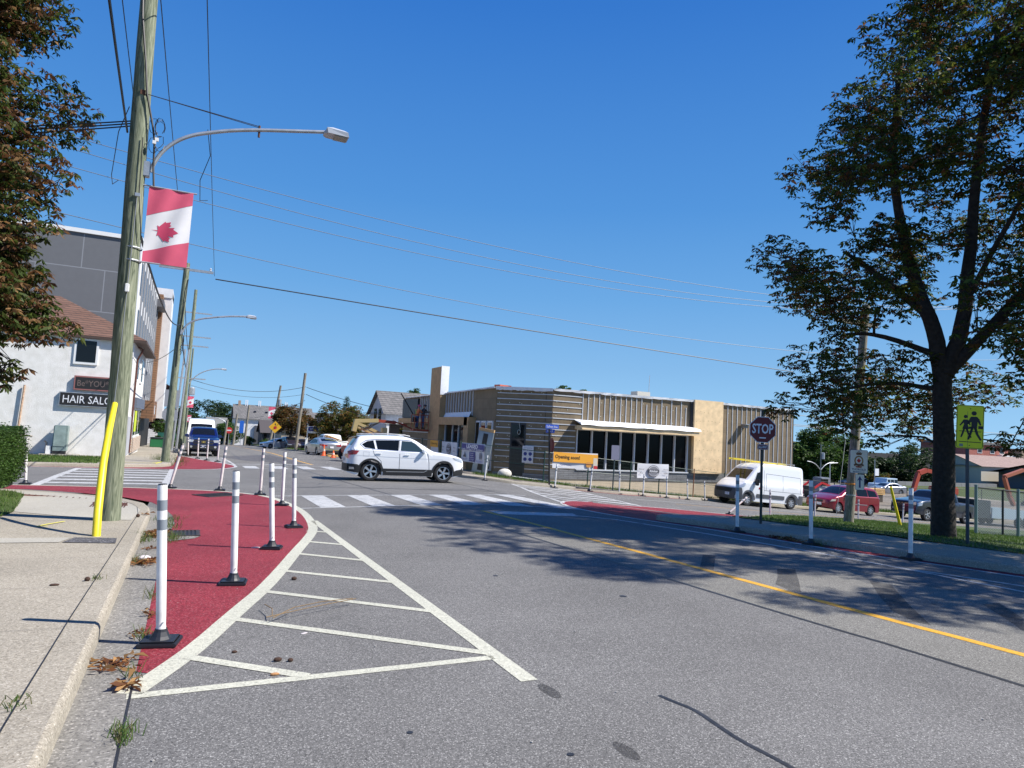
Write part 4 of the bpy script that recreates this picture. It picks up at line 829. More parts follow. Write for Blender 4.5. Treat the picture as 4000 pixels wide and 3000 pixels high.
# street lamp arm on the near pole
def lamp_arm(label, pts, r, head, tie=None, group='street lamps'):
    o0 = pts[0]; t = thing('street_lamp', o0, label=label, cat='street lamp', group=group); q = [tuple(p[i] - o0[i] for i in range(3)) for p in pts]
    mb = MB(); mb.tube(chaikin(q, 2), r, 12); mb.build('arm', GALV, t, smooth=True)
    mb = MB(); mb.box((-.05, 0, .02), (.1, .12, .24)); mb.build('bracket', GALV, t, bevel=.01)
    e = q[-1]; s_ = head
    mb = MB(); mb.add([(e[0] + a * s_, e[1] + b * s_, e[2] + c_ * s_) for a, b, c_ in ((-.04, -.06, -.05), (-.04, .06, -.05), (.0, -.13, .04), (.0, .13, .04), (.36, -.14, .02), (.36, .14, .02), (.38, -.13, -.055), (.38, .13, -.055), (.02, -.13, -.05), (.02, .13, -.05), (.1, -.1, .07), (.1, .1, .07), (.3, -.1, .055), (.3, .1, .055))], [(0, 2, 3, 1), (2, 10, 11, 3), (10, 12, 13, 11), (12, 4, 5, 13), (2, 4, 12, 10), (3, 11, 13, 5), (4, 6, 7, 5), (2, 8, 6, 4), (3, 5, 7, 9), (0, 1, 9, 8), (8, 9, 7, 6), (0, 8, 2), (1, 3, 9)]); mb.build('lamp_head', mat('grey lamp casing', (.42, .45, .5), .45), t)
    mb = MB(); mb.box((e[0] + .25 * s_, e[1], e[2] - .062 * s_), (.22 * s_, .22 * s_, .02 * s_)); mb.build('led_panel', mat('led lens', (.25, .24, .2), .2), t)
    if tie:
        for dy in (-.015, .02): mb = MB(); mb.tube([(tie[0][0] - o0[0], tie[0][1] - o0[1], tie[0][2] - o0[2]), (tie[1][0] - o0[0], tie[1][1] - o0[1] + dy, tie[1][2] - o0[2] + dy)], .006, 5); mb.build('tie_wire', CAB, t)
        mb = MB(); mb.cyl((tie[1][0] - o0[0], 0, tie[1][2] - o0[2] + .03), (tie[1][0] - o0[0], 0, tie[1][2] - o0[2] - .17), .018, n=8); mb.build('clamp', mat('rusty iron', (.1, .04, .02), .8), t)
    return t
lamp_arm('curved grey street lamp arm on the near left wooden pole', [(-.85, 11.93, 5.43), (-.79, 11.92, 5.62), (-.69, 11.92, 5.81), (-.52, 11.92, 6.0), (-.30, 11.92, 6.15), (-.02, 11.92, 6.26), (.29, 11.92, 6.37), (.7, 11.92, 6.475), (1.2, 11.92, 6.58), (1.77, 11.92, 6.70)], .03, 1.0, ((-1.0, 11.83, 6.61), (.69, 11.92, 6.52)))
# banner with the leaf
LEAF = [(0, -1), (.035, -.53), (.46, -.60), (.36, -.46), (.86, -.06), (.77, 0), (.88, .34), (.62, .28), (.56, .40), (.36, .17), (.41, .64), (.24, .55), (0, .93)]
LEAF = LEAF + [(-x, y) for x, y in LEAF[-2:0:-1]]
LEAF = [(x, -y) for x, y in LEAF]
FADED = mat('faded red banner cloth', (.62, .09, .16), .75, var=.07, vscale=3); CLOTH = mat('white banner cloth', (.72, .71, .72), .75, var=.04, vscale=3); LRED = mat('leaf red print', (.55, .05, .12), .75)
def leaf_banner(label, top_l, w_, h_, slant=.0, shear=0.0, fold=.02, seed=1, parentz=None, yaw=0):
    t = thing('banner', top_l, rz=yaw, label=label, cat='banner', group='red and white maple leaf banners on poles')
    def pos(u, v): # u 0..1 across, v 0..1 down
        bl = fold * math.sin(u * 5 + seed) * v + fold * .5 * math.sin(u * 11 + v * 6)
        return (u * w_ - shear * v, bl, -slant * u - v * h_)
    def dr(name, poly, m, off):
        bm = gridcut(poly, .06)
        for q in bm.verts:
            p = pos(q.co.x, q.co.y); q.co = Vector((p[0], p[1] - off, p[2]))
        g2 = bmesh.ops.duplicate(bm, geom=bm.verts[:] + bm.edges[:] + bm.faces[:])
        if off > 0:
            for e in g2['geom']:
                if isinstance(e, bmesh.types.BMVert): e.co.y += 2 * off
        else:
            for e in g2['geom']:
                if isinstance(e, bmesh.types.BMVert): e.co.y += .0015
        return from_bm(bm, name, m, t, smooth=True)
    dr('cloth', [(0, 0), (1, 0), (1, 1), (0, 1)], CLOTH, 0)
    dr('red_panel', [(0, 0), (1, 0), (1, .165), (0, .39)], FADED, .003); dr('red_panel', [(1, .66), (1, 1), (0, 1), (0, .86)], FADED, .003)
    # the leaf lies on its side, stem to the left
    dr('leaf_print', [(.45 - yy * .30 * (h_ / w_) * .55 + 0, .565 + xx * .155 - .0) for xx, yy in LEAF], LRED, .0045)
    for k, v in ((0, 0), (1, 1)):
        mb = MB(); mb.cyl((-.12 - shear * v, 0, -slant * -.1 - v * h_), (w_ + .05 - shear * v, 0, -slant * 1.05 - v * h_), .013, n=8); mb.build('rod', GALV, t)
    return t
leaf_banner('large faded red and white maple leaf banner on the near pole', (-.84, 11.9, 5.19), .63, 1.21, slant=.0, shear=.01, fold=.022)
# more poles down the left side
t2 = polebody('utility_pole', (-.78, 33.4, HT(-.78, 33.4)), (-.6, 33.4, 8.46), .17, .12, GPOLE, 'second wooden pole down the left sidewalk by the hair salon')
mb = MB(); mb.box((.18, 0, 8.55), (2.2, .1, .1)); mb.build('crossarm', GALV, t2)
for x in (-.8, 1.15):
    mb = MB(); mb.lathe([(.02, 0), (.05, .03), (.03, .07), (.05, .1), (.03, .14), (.001, .16)], 10, Matrix.Translation((x, 0, 8.60))); mb.build('insulator', mat('porcelain', (.5, .52, .55), .2), t2)
for k in range(5):
    mb = MB(); z0 = 5.6 - k * .12; mb.tube([(.16 + .16 * math.cos(a), -.1, z0 + .45 * math.sin(a)) for a in [j * .6 + k for j in range(9)]], .012, 5); mb.build('cable_loop', CAB, t2)
mb = MB(); mb.tube(wobble([(.28, -.12, 8.1), (.26, -.14, 7.6), (.22, -.15, 6.6), (.12, -.16, 5.2), (.1, -.16, 4.2)], .02, rr), .02, 6); mb.build('riser_cable', CAB, t2)
lamp_arm('curved street lamp arm on the second left pole', [(-0.56, 33.3, 5.33), (-0.42, 33.3, 5.71), (0.0, 33.3, 5.99), (0.56, 33.3, 6.13), (1.21, 33.3, 6.27), (2.05, 33.3, 6.36)], .04, 1.1)
t3 = polebody('utility_pole', (-.57, 78, HT(-.57, 78)), (-.34, 78, 13.4), .2, .14, GPOLE, 'tall third wooden pole carrying the small red banner')
for z, x0 in ((9.6, .7), (6.2, .9)):
    mb = MB(); mb.box((.25, 0, z + .8), (3.2, .12, .12)); mb.build('crossarm', GALV, t3)
mb = MB(); mb.lathe([(.28, 0), (.3, .1), (.3, .7), (.2, .8), (.001, .82)], 14, Matrix.Translation((.65, 0, 5.3))); mb.build('transformer', GALV, t3)
mb = MB(); mb.cyl((.0, -.25, 0), (-.02, -.25, 2.4), .09, n=10); mb.build('cable_guard', YG, t3)
lamp_arm('farther street lamp arm on the third left pole', [(-.3, 77.9, 5.0), (.1, 77.9, 5.7), (.9, 77.9, 6.4), (2.0, 77.9, 6.8), (2.7, 77.9, 6.85)], .05, 1.4)
leaf_banner('small bright red and white maple leaf banner on the third pole', (-.25, 77.8, 3.78), .58, 1.17, seed=2)
t4 = polebody('utility_pole', (-.45, 62, HT(-.45, 62)), (-.28, 62, 12.2), .17, .12, GPOLE, 'fourth wooden pole seen just right of the steel poles')
mb = MB(); mb.box((.3, 0, 9.2), (2.6, .1, .1)); mb.build('crossarm', GALV, t4); mb = MB(); mb.box((.35, 0, 11.2), (2.4, .1, .1)); mb.build('crossarm', GALV, t4)
t5 = polebody('utility_pole', (-.35, 120, HT(-.35, 120)), (-.2, 120, 12.6), .17, .12, GPOLE, 'most distant wooden pole on the left side of the street')
leaf_banner('most distant pink and white leaf banner on the left', (-.2, 119.5, 1.95), .55, 1.1, seed=3)
for x, ln in ((-.88, 'left'), (-.62, 'right')):
    s5 = thing('steel_pole', (x, 52, HT(x, 52)), label='slim galvanised steel pole, %s one of the pair behind the second pole' % ln, cat='pole', group='pair of galvanised steel poles')
    mb = MB(); mb.tube([(0, 0, 0), (.28 if x > -.7 else .3, 0, 7.0)], [.085, .06], 12); mb.build('shaft', GALV, s5, smooth=True); mb = MB(); mb.box((0, 0, .05), (.3, .3, .1)); mb.build('base_plate', GALV, s5)
SB = mat('bare aluminium sign back', (.3, .32, .35), .5, .4)
# sign backs on the left behind the second pole
s6 = thing('stop_sign', (-.9, 40, HT(-.9, 40)), label='grey back of an octagonal sign under a rectangular one behind the second pole', cat='road sign')
mb = MB(); mb.cyl((0, 0, 0), (.03, 0, 3.5), .03, n=8); mb.build('post', GALV, s6)
mb = MB(); flatpoly(mb, circ(0, 0, .40, 8, a0=R(22.5), a1=R(382.5)), facing((.0, .04, 2.18), 0)); mb.build('octagon_panel', SB, s6)
mb = MB(); flatpoly(mb, rrect(-.35, .35, -.45, .45, .05), facing((.03, .04, 3.05), 0)); mb.build('rectangle_panel', SB, s6)
# --- wires ---
def wire(label, a, b, s_, r=.012, m=None, name='overhead_wire', g='overhead wires', n=18):
    mb = MB(); mb.tube(sag(a, b, s_, n), r, 5); o = mb.build(name, m or CAB, None, smooth=True); tag(o, label, 'wire', g); return o
def para(label, y, p, x0, x1, r=.0075, m=None, y2=None):
    (a, za), (b, zb), (c, zc) = p
    def f(x): return za * (x - b) * (x - c) / ((a - b) * (a - c)) + zb * (x - a) * (x - c) / ((b - a) * (b - c)) + zc * (x - a) * (x - b) / ((c - a) * (c - b))
    n = 40; y2 = y if y2 is None else y2; mb = MB(); mb.tube([(x0 + (x1 - x0) * i / n, y + (y2 - y) * i / n, f(x0 + (x1 - x0) * i / n)) for i in range(n + 1)], r, 5)
    tag(mb.build('overhead_wire', m or WIRE, None, smooth=True), label, 'wire', 'overhead wires')
para('highest of the thin silver wires crossing the whole sky', 16, [(-2.5, 7.14), (3.26, 6.64), (18.5, 6.6)], -14, 32)
para('second thin silver wire down crossing the whole sky', 16, [(-2.39, 6.87), (3.28, 6.3), (18.69, 6.43)], -14, 32)
para('third thin silver wire down crossing the whole sky', 16, [(-2.52, 6.52), (3.31, 6.01), (18.63, 6.28)], -14, 32)
para('fourth and lowest thin silver wire crossing behind the banner', 16, [(-2.51, 5.54), (2.06, 5.13), (19.03, 4.84)], -14, 32)
wire('thick black cable from the second left pole across to the right', (.6, 33.4, 7.91), (40, 36.4, 7.27), .05, .028)
wire('thin wire running down the street above the kerb to the second pole insulator', (-1.0, -6, 9.6), (.55, 33.4, 8.04), .15, .009)
wire('thin wire from the near pole top to the second pole', (-1.0, 12, 8.7), (-.6, 33.4, 7.8), .1, .009)
wire('thick black cable coming over the camera to the left of the near pole', (-.9, 0, 6.2), (-1.2, 11.85, 5.95), .06, .016)
wire('thin wire coming over the camera beside the thick cable', (-.85, 0, 6.3), (-1.12, 11.9, 6.3), .04, .006)
for k in range(3): wire('black cable bundle strung left from the near pole into the tree', (-1.1, 11.95, 6.12 + .04 * k), (-7, 13.5, 5.1 + .1 * k), .1, .011)
for dx in (0, .35):
    mb = MB(); mb.tube([(-.1 + dx * 0, 13.6 + dx, 6.95), (-.02, 13.7 + dx, 6.5), (-.16, 14 + dx, 6.1), (-.14, 15, 6.0), (.0, 16, 6.33)] if not dx else [(-1.24, 12.2, 6.5), (-1.4, 12.6, 6.2), (-1.6, 14, 5.9), (-1.75, 15.6, 6.2), (-1.7, 16, 6.42)], .007, 5)
    tag(mb.build('drop_wire', CAB, None, smooth=True), 'thin drooping wire %s of the near pole joined to the silver wires' % ('right' if not dx else 'left'), 'wire')
wire('black cable along the left poles from second to third', (-.6, 33.4, 7.2), (-.38, 78, 8.2), .9, .02); wire('lower black cable along the left poles from second to third', (-.62, 33.4, 5.6), (-.4, 78, 6.5), .7, .03)
wire('cable from the near pole to the second pole below the banner', (-.9, 12, 4.4), (-.65, 33.3, 5.7), .5, .02)
wire('wire over the street from third pole to the leaning right pole', (-.3, 78, 5.6), (11.75, 80, 5.75), .9, .025, n=24)
wire('lower wire over the street from third pole to the leaning right pole', (-.3, 78, 5.0), (11.72, 80, 4.9), .8, .018, n=24)
wire('cable between the two right hand poles', (11.75, 80, 4.2), (11.3, 105, 4.0), .5, .03)
wire('black cable from the leaning right pole toward the autumn tree', (11.85, 80, 5.7), (22, 70, 3.0), .3, .03); wire('second black cable from the leaning right pole toward the autumn tree', (11.85, 80, 4.9), (20, 70, 2.1), .35, .03)
wire('service wire to the hair salon eave', (-.68, 33.4, 4.7), (-2.4, 44, 4.6), .15, .015)
for z in (3.5, 2.75, 2.65): wire('power line right of the unfinished building', (38, 40, z + 1.0), (75, 30, z + .3), .3, .02)
wire('overhead wire far down the street', (-.3, 120, 3.2), (14, 150, 2.6), 1.0, .03)
# right-hand poles
t = polebody('utility_pole', (11.15, 80, HT(11.15, 80)), (11.6, 80, 7.3), .19, .15, OPOLE, 'leaning bare wooden pole right of the street before the autumn trees')
t = polebody('utility_pole', (11.2, 108, HT(11.2, 108)), (12.2, 108, 7.1), .2, .16, OPOLE, 'wooden pole with transformer and banner right of the street')
mb = MB(); mb.lathe([(.25, 0), (.27, .1), (.27, 1.0), (.001, 1.05)], 14, Matrix.Translation((1.0, 0, 6.2))); mb.build('transformer', GALV, t)
leaf_banner('faint red and white leaf banner on the transformer pole', (10.7, 107.6, 3.8), .95, 1.75, seed=4)
for i, (x, y, z) in enumerate(((9.2, 125, 4.2), (7.6, 128, 2.6), (6.2, 130, 1.5))):
    polebody('utility_pole', (x - .3, y, HT(x, y)), (x, y, z), .2, .16, OPOLE, ['wooden pole before the white gable house front', 'short wooden pole at the white house corner', 'leftmost thin wooden pole before the gable house'][i])
lamp_arm('distant street lamp arm left of the gable house', [(6.1, 130, .4), (5.9, 130, 1.2), (4.8, 130, 1.7), (3.4, 130, 1.8)], .07, .01)
# right pole with the branch signs
PR = (18.75, 14.8, HL(18.75, 14.8) - .1)
t = polebody('utility_pole', PR, (19.42, 14.8, 6.35), .15, .12, OPOLE, 'old wooden pole carrying the branch sign under the chestnut tree')
mb = MB(); mb.box((.25, 0, 6.4), (1.9, .1, .12)); mb.build('crossarm', OPOLE, t)
for z in (.95, 1.3): mb = MB(); mb.lathe([(.152, z - .02), (.155, z), (.152, z + .02)], 14, Matrix.Translation((.08, 0, 0))); mb.build('band', GALV if z < 1 else mat('orange tape', (.7, .25, .03), .6), t)
DB = mat('navy sign print', (.02, .03, .2), .5); SW = mat('white sign face', (.74, .75, .78), .4)
def panel(name, w_, h_, M, m, parent, r=.03, t_=.006): mb = MB(); flatpoly(mb, rrect(-w_ / 2, w_ / 2, -h_ / 2, h_ / 2, r), M, 0, t_); return mb.build(name, m, parent)
def prt(name, poly, M, m, parent, z=.003): mb = MB(); flatpoly(mb, poly, M, z, .002); return mb.build(name, m, parent)
FA = 205.0        # compass heading of faces turned to the camera side
s1 = thing('branch_sign', (18.83, 14.52, 1.33), label='white sign with crown and crest reading THOROLD BRANCH 17', cat='sign')
M = facing((0, 0, 0), 232); W_, H_ = .66, .78
panel('panel', W_, H_, M, DB, s1, .05); prt('face', rrect(-W_ / 2 + .012, W_ / 2 - .012, -H_ / 2 + .012, H_ / 2 - .012, .045), M, SW, s1)
GD = mat('gold print', (.35, .22, .06), .5); BR = mat('brown print', (.13, .07, .05), .6)
prt('crest_ring', circ(0, .03, .165, 24), M, BR, s1, .006); prt('crest_ring', circ(0, .03, .148, 24), M, GD, s1, .009); prt('crest_field', circ(0, .03, .118, 24), M, SW, s1, .012)
prt('crest_leaf', [(x * .085, .03 - y * .1) for x, y in LEAF], M, mat('red print', (.5, .03, .04), .5), s1, .015)
prt('crest_scroll', [(-.19, -.10), (-.12, -.06), (0, -.08), (.12, -.06), (.19, -.10), (.17, -.15), (.10, -.13), (0, -.15), (-.10, -.13), (-.17, -.15)], M, BR, s1, .016); prt('crest_base', [(-.13, -.15), (.13, -.15), (.09, -.20), (-.09, -.20)], M, mat('dull red print', (.3, .05, .04), .5), s1, .012)
prt('crown', [(-.09, .22), (-.12, .31), (-.07, .27), (-.05, .33), (0, .285), (.05, .33), (.07, .27), (.12, .31), (.09, .22)], M, BR, s1, .009)
prt('crown_orb', circ(0, .335, .02, 10), M, BR, s1, .009)
text('THOROLD', 'lettering', DB, s1, M @ Matrix.Translation((0, -.26, .006)), width=.52, height=.065, bold=.02); text('BRANCH 17', 'lettering', DB, s1, M @ Matrix.Translation((0, -.34, .006)), width=.42, height=.045, bold=.02)
s1.scale = (.75, .75, .93)
s2 = thing('arrow_sign', (18.86, 14.5, .70), label='narrow white sign with a navy up arrow under the branch sign', cat='sign')
panel('panel', .32, .52, M, DB, s2, .03); prt('face', rrect(-.15, .15, -.25, .25, .025), M, SW, s2)
prt('arrow', [(-.03, -.19), (.03, -.19), (.03, .08), (.1, .04), (0, .2), (-.1, .04), (-.03, .08)], M, DB, s2, .006)
s2.scale = (.78, .78, .93)
# second yellow guard
g = thing('guy_wire_guard', (21.85, 15.25, HL(21.85, 15.25)), label='leaning yellow guard tube on the lawn beyond the branch sign pole', cat='guy guard'); mb = MB(); mb.tube([(0, 0, 0), (-.5, 0, 1.28)], [.05, .04], 10); mb.build('guard', YG, g, smooth=True)
mb = MB(); mb.tube([(18.9, 14.6, 5.8), (16.0, 13.0, -.1)], .006, 4); tag(mb.build('guy_wire', WIRE, None), 'thin silver guy wire slanting down by the branch sign pole', 'wire')
# stop sign
SP = (11.33, 11.1, HL(11.33, 11.1))
s = thing('stop_sign', SP, label='dark red octagonal STOP sign with ALL-WAY tab under tree shade', cat='road sign')
mb = MB(); mb.tube([(0, 0, -.05), (-.03, 0, 2.45)], .028, 8); mb.build('post', mat('dark green steel', (.06, .07, .07), .6, .3), s)
M = facing((-.05, -.04, 2.03), 208); SR = mat('stop sign red', (.14, .006, .011), .5)
prt('panel', circ(0, 0, .305, 8, a0=R(22.5), a1=R(382.5)), M, SW, s, 0); prt('face', circ(0, 0, .29, 8, a0=R(22.5), a1=R(382.5)), M, SR, s, .004)
text('STOP', 'lettering', SW, s, M @ Matrix.Translation((0, .02, .006)), width=.455, height=.215, bold=.02); prt('bar', [(-.07, -.19), (.07, -.19), (.07, -.165), (-.07, -.165)], M, SW, s, .007)
M2 = facing((-.045, -.045, 1.655), 208) @ Matrix.Diagonal((.8, .8, 1, 1)); panel('tab', .28, .15, M2, SR, s, .03); prt('tab_face', rrect(-.13, .13, -.065, .065, .02), M2, SW, s, .003); prt('tab_field', rrect(-.122, .122, -.057, .057, .018), M2, SR, s, .005)
text('ALL-WAY', 'lettering', SW, s, M2 @ Matrix.Translation((0, 0, .008)), width=.22, height=.07, bold=.02)
# school crossing sign
s = thing('school_crossing_sign', (13.62, 8.14, HL(13.62, 8.14)), label='fluorescent yellow sign with two walking children silhouettes by the trunk', cat='road sign')
mb = MB(); mb.tube([(0, 0, -.05), (-.02, 0, 1.9), (-.02, 0, 2.55)], .032, 8); mb.build('post', mat('weathered steel post', (.07, .08, .09), .6, .4), s)
FY = mat('fluorescent yellow green', (.66, .70, .012), .5); M = facing((-.02, -.05, 2.25), 232, roll=R(-1.5)) @ Matrix.Diagonal((.86, .85, 1, 1))
W_, H_ = .76, .84
panel('panel', .52, .98, M, FY, s, .04); BK = BLACK
prt('border', strip([(-.245, -.44), (-.245, .44), (-.215, .475), (.215, .475), (.245, .44), (.245, -.44), (.215, -.475), (-.215, -.475), (-.245, -.44)], .008), M, BK, s)
def fig(ox, oy, k, skirt):
    P_ = lambda pts: [(ox + x * k, oy + y * k) for x, y in pts]
    prt('figure', P_(circ(0, 1.0, .105, 14)), M, BK, s)
    if skirt: body = [(-.1, .82), (.1, .82), (.17, .72), (.27, .5), (.22, .46), (.12, .6), (.1, .55), (.2, .25), (.02, .22), (-.16, .25), (-.08, .52), (-.1, .62), (-.26, .42), (-.31, .46), (-.17, .7)]
    else: body = [(-.12, .84), (.12, .84), (.22, .72), (.3, .45), (.24, .42), (.15, .6), (.13, .3), (.05, .26), (-.1, .3), (-.1, .58), (-.24, .46), (-.28, .5), (-.18, .72)]
    prt('figure', P_(body), M, BK, s)
    prt('figure', P_([(-.1, .3), (.0, .3), (-.08, -.0), (-.17, -.28), (-.25, -.27), (-.18, 0)]), M, BK, s); prt('figure', P_([(.0, .3), (.12, .3), (.2, 0), (.34, -.26), (.26, -.3), (.1, -.02)]), M, BK, s)
    prt('figure', P_([(.18, .4), (.36, .4), (.36, .26), (.18, .26)]), M, BK, s)
fig(-.085, -.14, .37, True); fig(.07, -.16, .47, False)
prt('road_line', [(-.2, -.11), (.21, -.11), (.21, -.095), (-.2, -.095)], M, BK, s, .004); prt('road_line', [(-.2, -.35), (.21, -.35), (.21, -.335), (-.2, -.335)], M, BK, s, .004); prt('sticker', [(-.19, -.45), (-.12, -.45), (-.12, -.39), (-.19, -.39)], M, mat('sticker grey', (.2, .25, .2), .6), s, .004)
for yy in (.41, -.42): prt('bolt', circ(0, yy, .011, 8), M, BK, s, .005)
# signs at the far right corner
s = thing('street_name_sign', (15.85, 28.9, HT(15.85, 28.9)), label='black pole with blue street name blades at the far corner', cat='street sign')
mb = MB(); mb.cyl((0, 0, -.05), (-.14, 0, 2.65), .045, n=8); mb.build('post', BLACK, s); BL = mat('street sign blue', (.03, .09, .45), .5)
M = facing((-.02, -.06, 2.78), 180, roll=R(0)); panel('name_blade', .72, .2, M, BL, s, .02); text('Sullivan Ave.', 'lettering', SW, s, M @ Matrix.Translation((0, 0, .006)), width=.62, height=.11)
M = facing((-.1, -.03, 2.56), 215); panel('name_blade', .42, .17, M, BL, s, .02); text('Pine St.', 'lettering', SW, s, M @ Matrix.Translation((0, 0, .006)), width=.3, height=.09)
M = facing((.02, .0, 1.9), 95); prt('stop_panel', circ(0, 0, .36, 8, a0=R(22.5), a1=R(382.5)), M, SR, s, 0)
s = thing('road_sign', (19.75, 29.3, HT(19.75, 29.3)), label='grey back of a tall rectangular sign in front of the dark windows', cat='road sign')
mb = MB(); mb.cyl((0, 0, -.05), (.06, 0, 2.3), .035, n=8); mb.build('post', mat('green steel post', (.07, .1, .1), .5, .4), s); M = facing((.05, -.05, 1.93), 185); panel('panel', .46, .74, M, mat('violet grey sign back', (.2, .2, .27), .5), s, .04)
# yellow diamond far down the street
s = thing('warning_sign', (9.3, 85, HT(9.3, 85)), label='yellow diamond stop ahead warning sign before the beige house', cat='road sign')
mb = MB(); mb.cyl((0, 0, 0), (.03, 0, 2.4), .04, n=6); mb.build('post', GALV, s); M = facing((.02, -.06, 2.55), 186)
prt('panel', [(.0, .72), (.72, 0), (0, -.72), (-.72, 0)], M, mat('warning yellow', (.75, .42, .02), .5), s, 0); prt('stop_symbol', circ(0, -.08, .2, 8), M, REDP, s, .004); prt('arrow', [(-.05, .2), (.05, .2), (.05, .34), (.12, .32), (0, .46), (-.12, .32), (-.05, .34)], M, BLACK, s, .004)
s = thing('do_not_enter_sign', (6.6, 130, HT(6.6, 130)), label='small round red and white sign before the white house', cat='road sign'); mb = MB(); mb.cyl((0, 0, 0), (0, 0, 2.6), .05, n=6); mb.build('post', GALV, s); M = facing((0, -.08, 2.5), 184); prt('panel', circ(0, 0, .55, 18), M, REDP, s, 0); prt('bar', [(-.36, -.1), (.36, -.1), (.36, .1), (-.36, .1)], M, SW, s, .004)
s = thing('blue_sign', (8.6, 130, HT(8.6, 130)), label='tall blue route marker sign on the white house corner pole', cat='road sign'); mb = MB(); mb.cyl((0, 0, 0), (0, 0, 4.3), .05, n=6); mb.build('post', GALV, s); M = facing((0, -.08, 3.2), 184); prt('panel', rrect(-.35, .35, -1.1, 1.1, .2), M, mat('route blue', (.02, .13, .55), .5), s, 0)
# realtor signs in the lot
s = thing('realtor_sign', (12.9, 80, HT(12.9, 80)), label='white framed navy sign on two posts behind the silver sedan', cat='sign')
for x in (-.6, .6): mb = MB(); mb.bx(x - .05, x + .05, -.05, .05, 0, 2.9); mb.build('post', WHITE, s)
M = facing((0, -.07, 2.35), 188); panel('panel', 1.2, .8, M, WHITE, s, .01); panel('face', 1.1, .5, M @ Matrix.Translation((0, .08, .01)), DB, s, .2); text('CANAL', 'lettering', SW, s, M @ Matrix.Translation((0, .1, .014)), width=.7, height=.2)
s = thing('shop_sign', (13.8, 80.5, HT(13.8, 80.5)), label='tall white sign reading From partly behind the autumn tree', cat='sign'); mb = MB(); mb.bx(-.06, .06, -.05, .05, 0, 3); mb.build('post', GALV, s)
M = facing((0, -.08, 3.4), 188); panel('panel', .95, 1.1, M, BLACK, s, .01); prt('face', [(-.44, -.5), (.44, -.5), (.44, .5), (-.44, .5)], M, SW, s); text('From', 'lettering', BLACK, s, M @ Matrix.Translation((0, 0, .008)), width=.7, height=.24)
mb = MB(); mb.bx(-.12, .12, -.1, .1, 0, 1.4); o = mb.build('marker_post', WHITE, None); o.location = (11.95, 78, HT(11.95, 78)); tag(o, 'short cream post on the verge beside the leaning pole', 'post')
# cones, tape, pallet
OR = mat('orange cone plastic', (.75, .11, .02), .5)
def cone(x, y, h, lb):
    t = thing('traffic_cone', (x, y, H(x, y) + .01), label=lb, cat='traffic cone', group='orange traffic cones'); mb = MB(); mb.lathe([(.17, .03), (.15, .06), (.035, h), (.001, h + .005)], 18); mb.build('cone', OR, t, smooth=True)
    mb = MB(); mb.bx(-.2, .2, -.2, .2, 0, .035); mb.build('base', OR, t, bevel=.01); mb = MB(); mb.lathe([(.115, h * .42), (.085, h * .66)], 18); mb.build('reflective_collar', mat('collar', (.7, .5, .4), .5), t)
cone(10.1, 56.6, .9, 'taller orange cone tied with yellow tape behind the silver sedan'); cone(9.95, 51.8, .55, 'smaller orange cone nearest the camera in front of the pallet'); cone(12.6, 47, .7, 'orange cone behind the white crossover roof by the lift')
TP = mat('yellow caution tape', (.7, .68, .2), .5)
mb = MB()
for a, b in (((10.1, 56.5, .45), (12.8, 50, .25)), ((10.1, 56.5, -.35), (12.4, 49, -.25)), ((10.1, 56.5, .42), (10.1, 56.6, -.7))):
    p = sag(a, b, .08, 10); mb.add([(q[0], q[1], q[2] + s_) for q in p for s_ in (-.03, .03)], [(2 * i, 2 * i + 1, 2 * i + 3, 2 * i + 2) for i in range(10)])
tag(mb.build('caution_tape', TP, None), 'sagging yellow caution tape strung between the cones', 'tape')
t = thing('pallet', (10.6, 54.5, H(10.6, 54.5) + .02), label='small wooden pallet lying between the orange cones', cat='pallet')
for k in range(5): mb = MB(); mb.bx(-.6, .6, -.5 + k * .22, -.38 + k * .22, .1, .12); mb.build('board', PINE, t)
mb = MB(); mb.bx(-.6, .6, -.5, -.42, 0, .1); mb.build('runner', PINE, t); mb = MB(); mb.bx(-.6, .6, .42, .5, 0, .1); mb.build('runner', PINE, t)
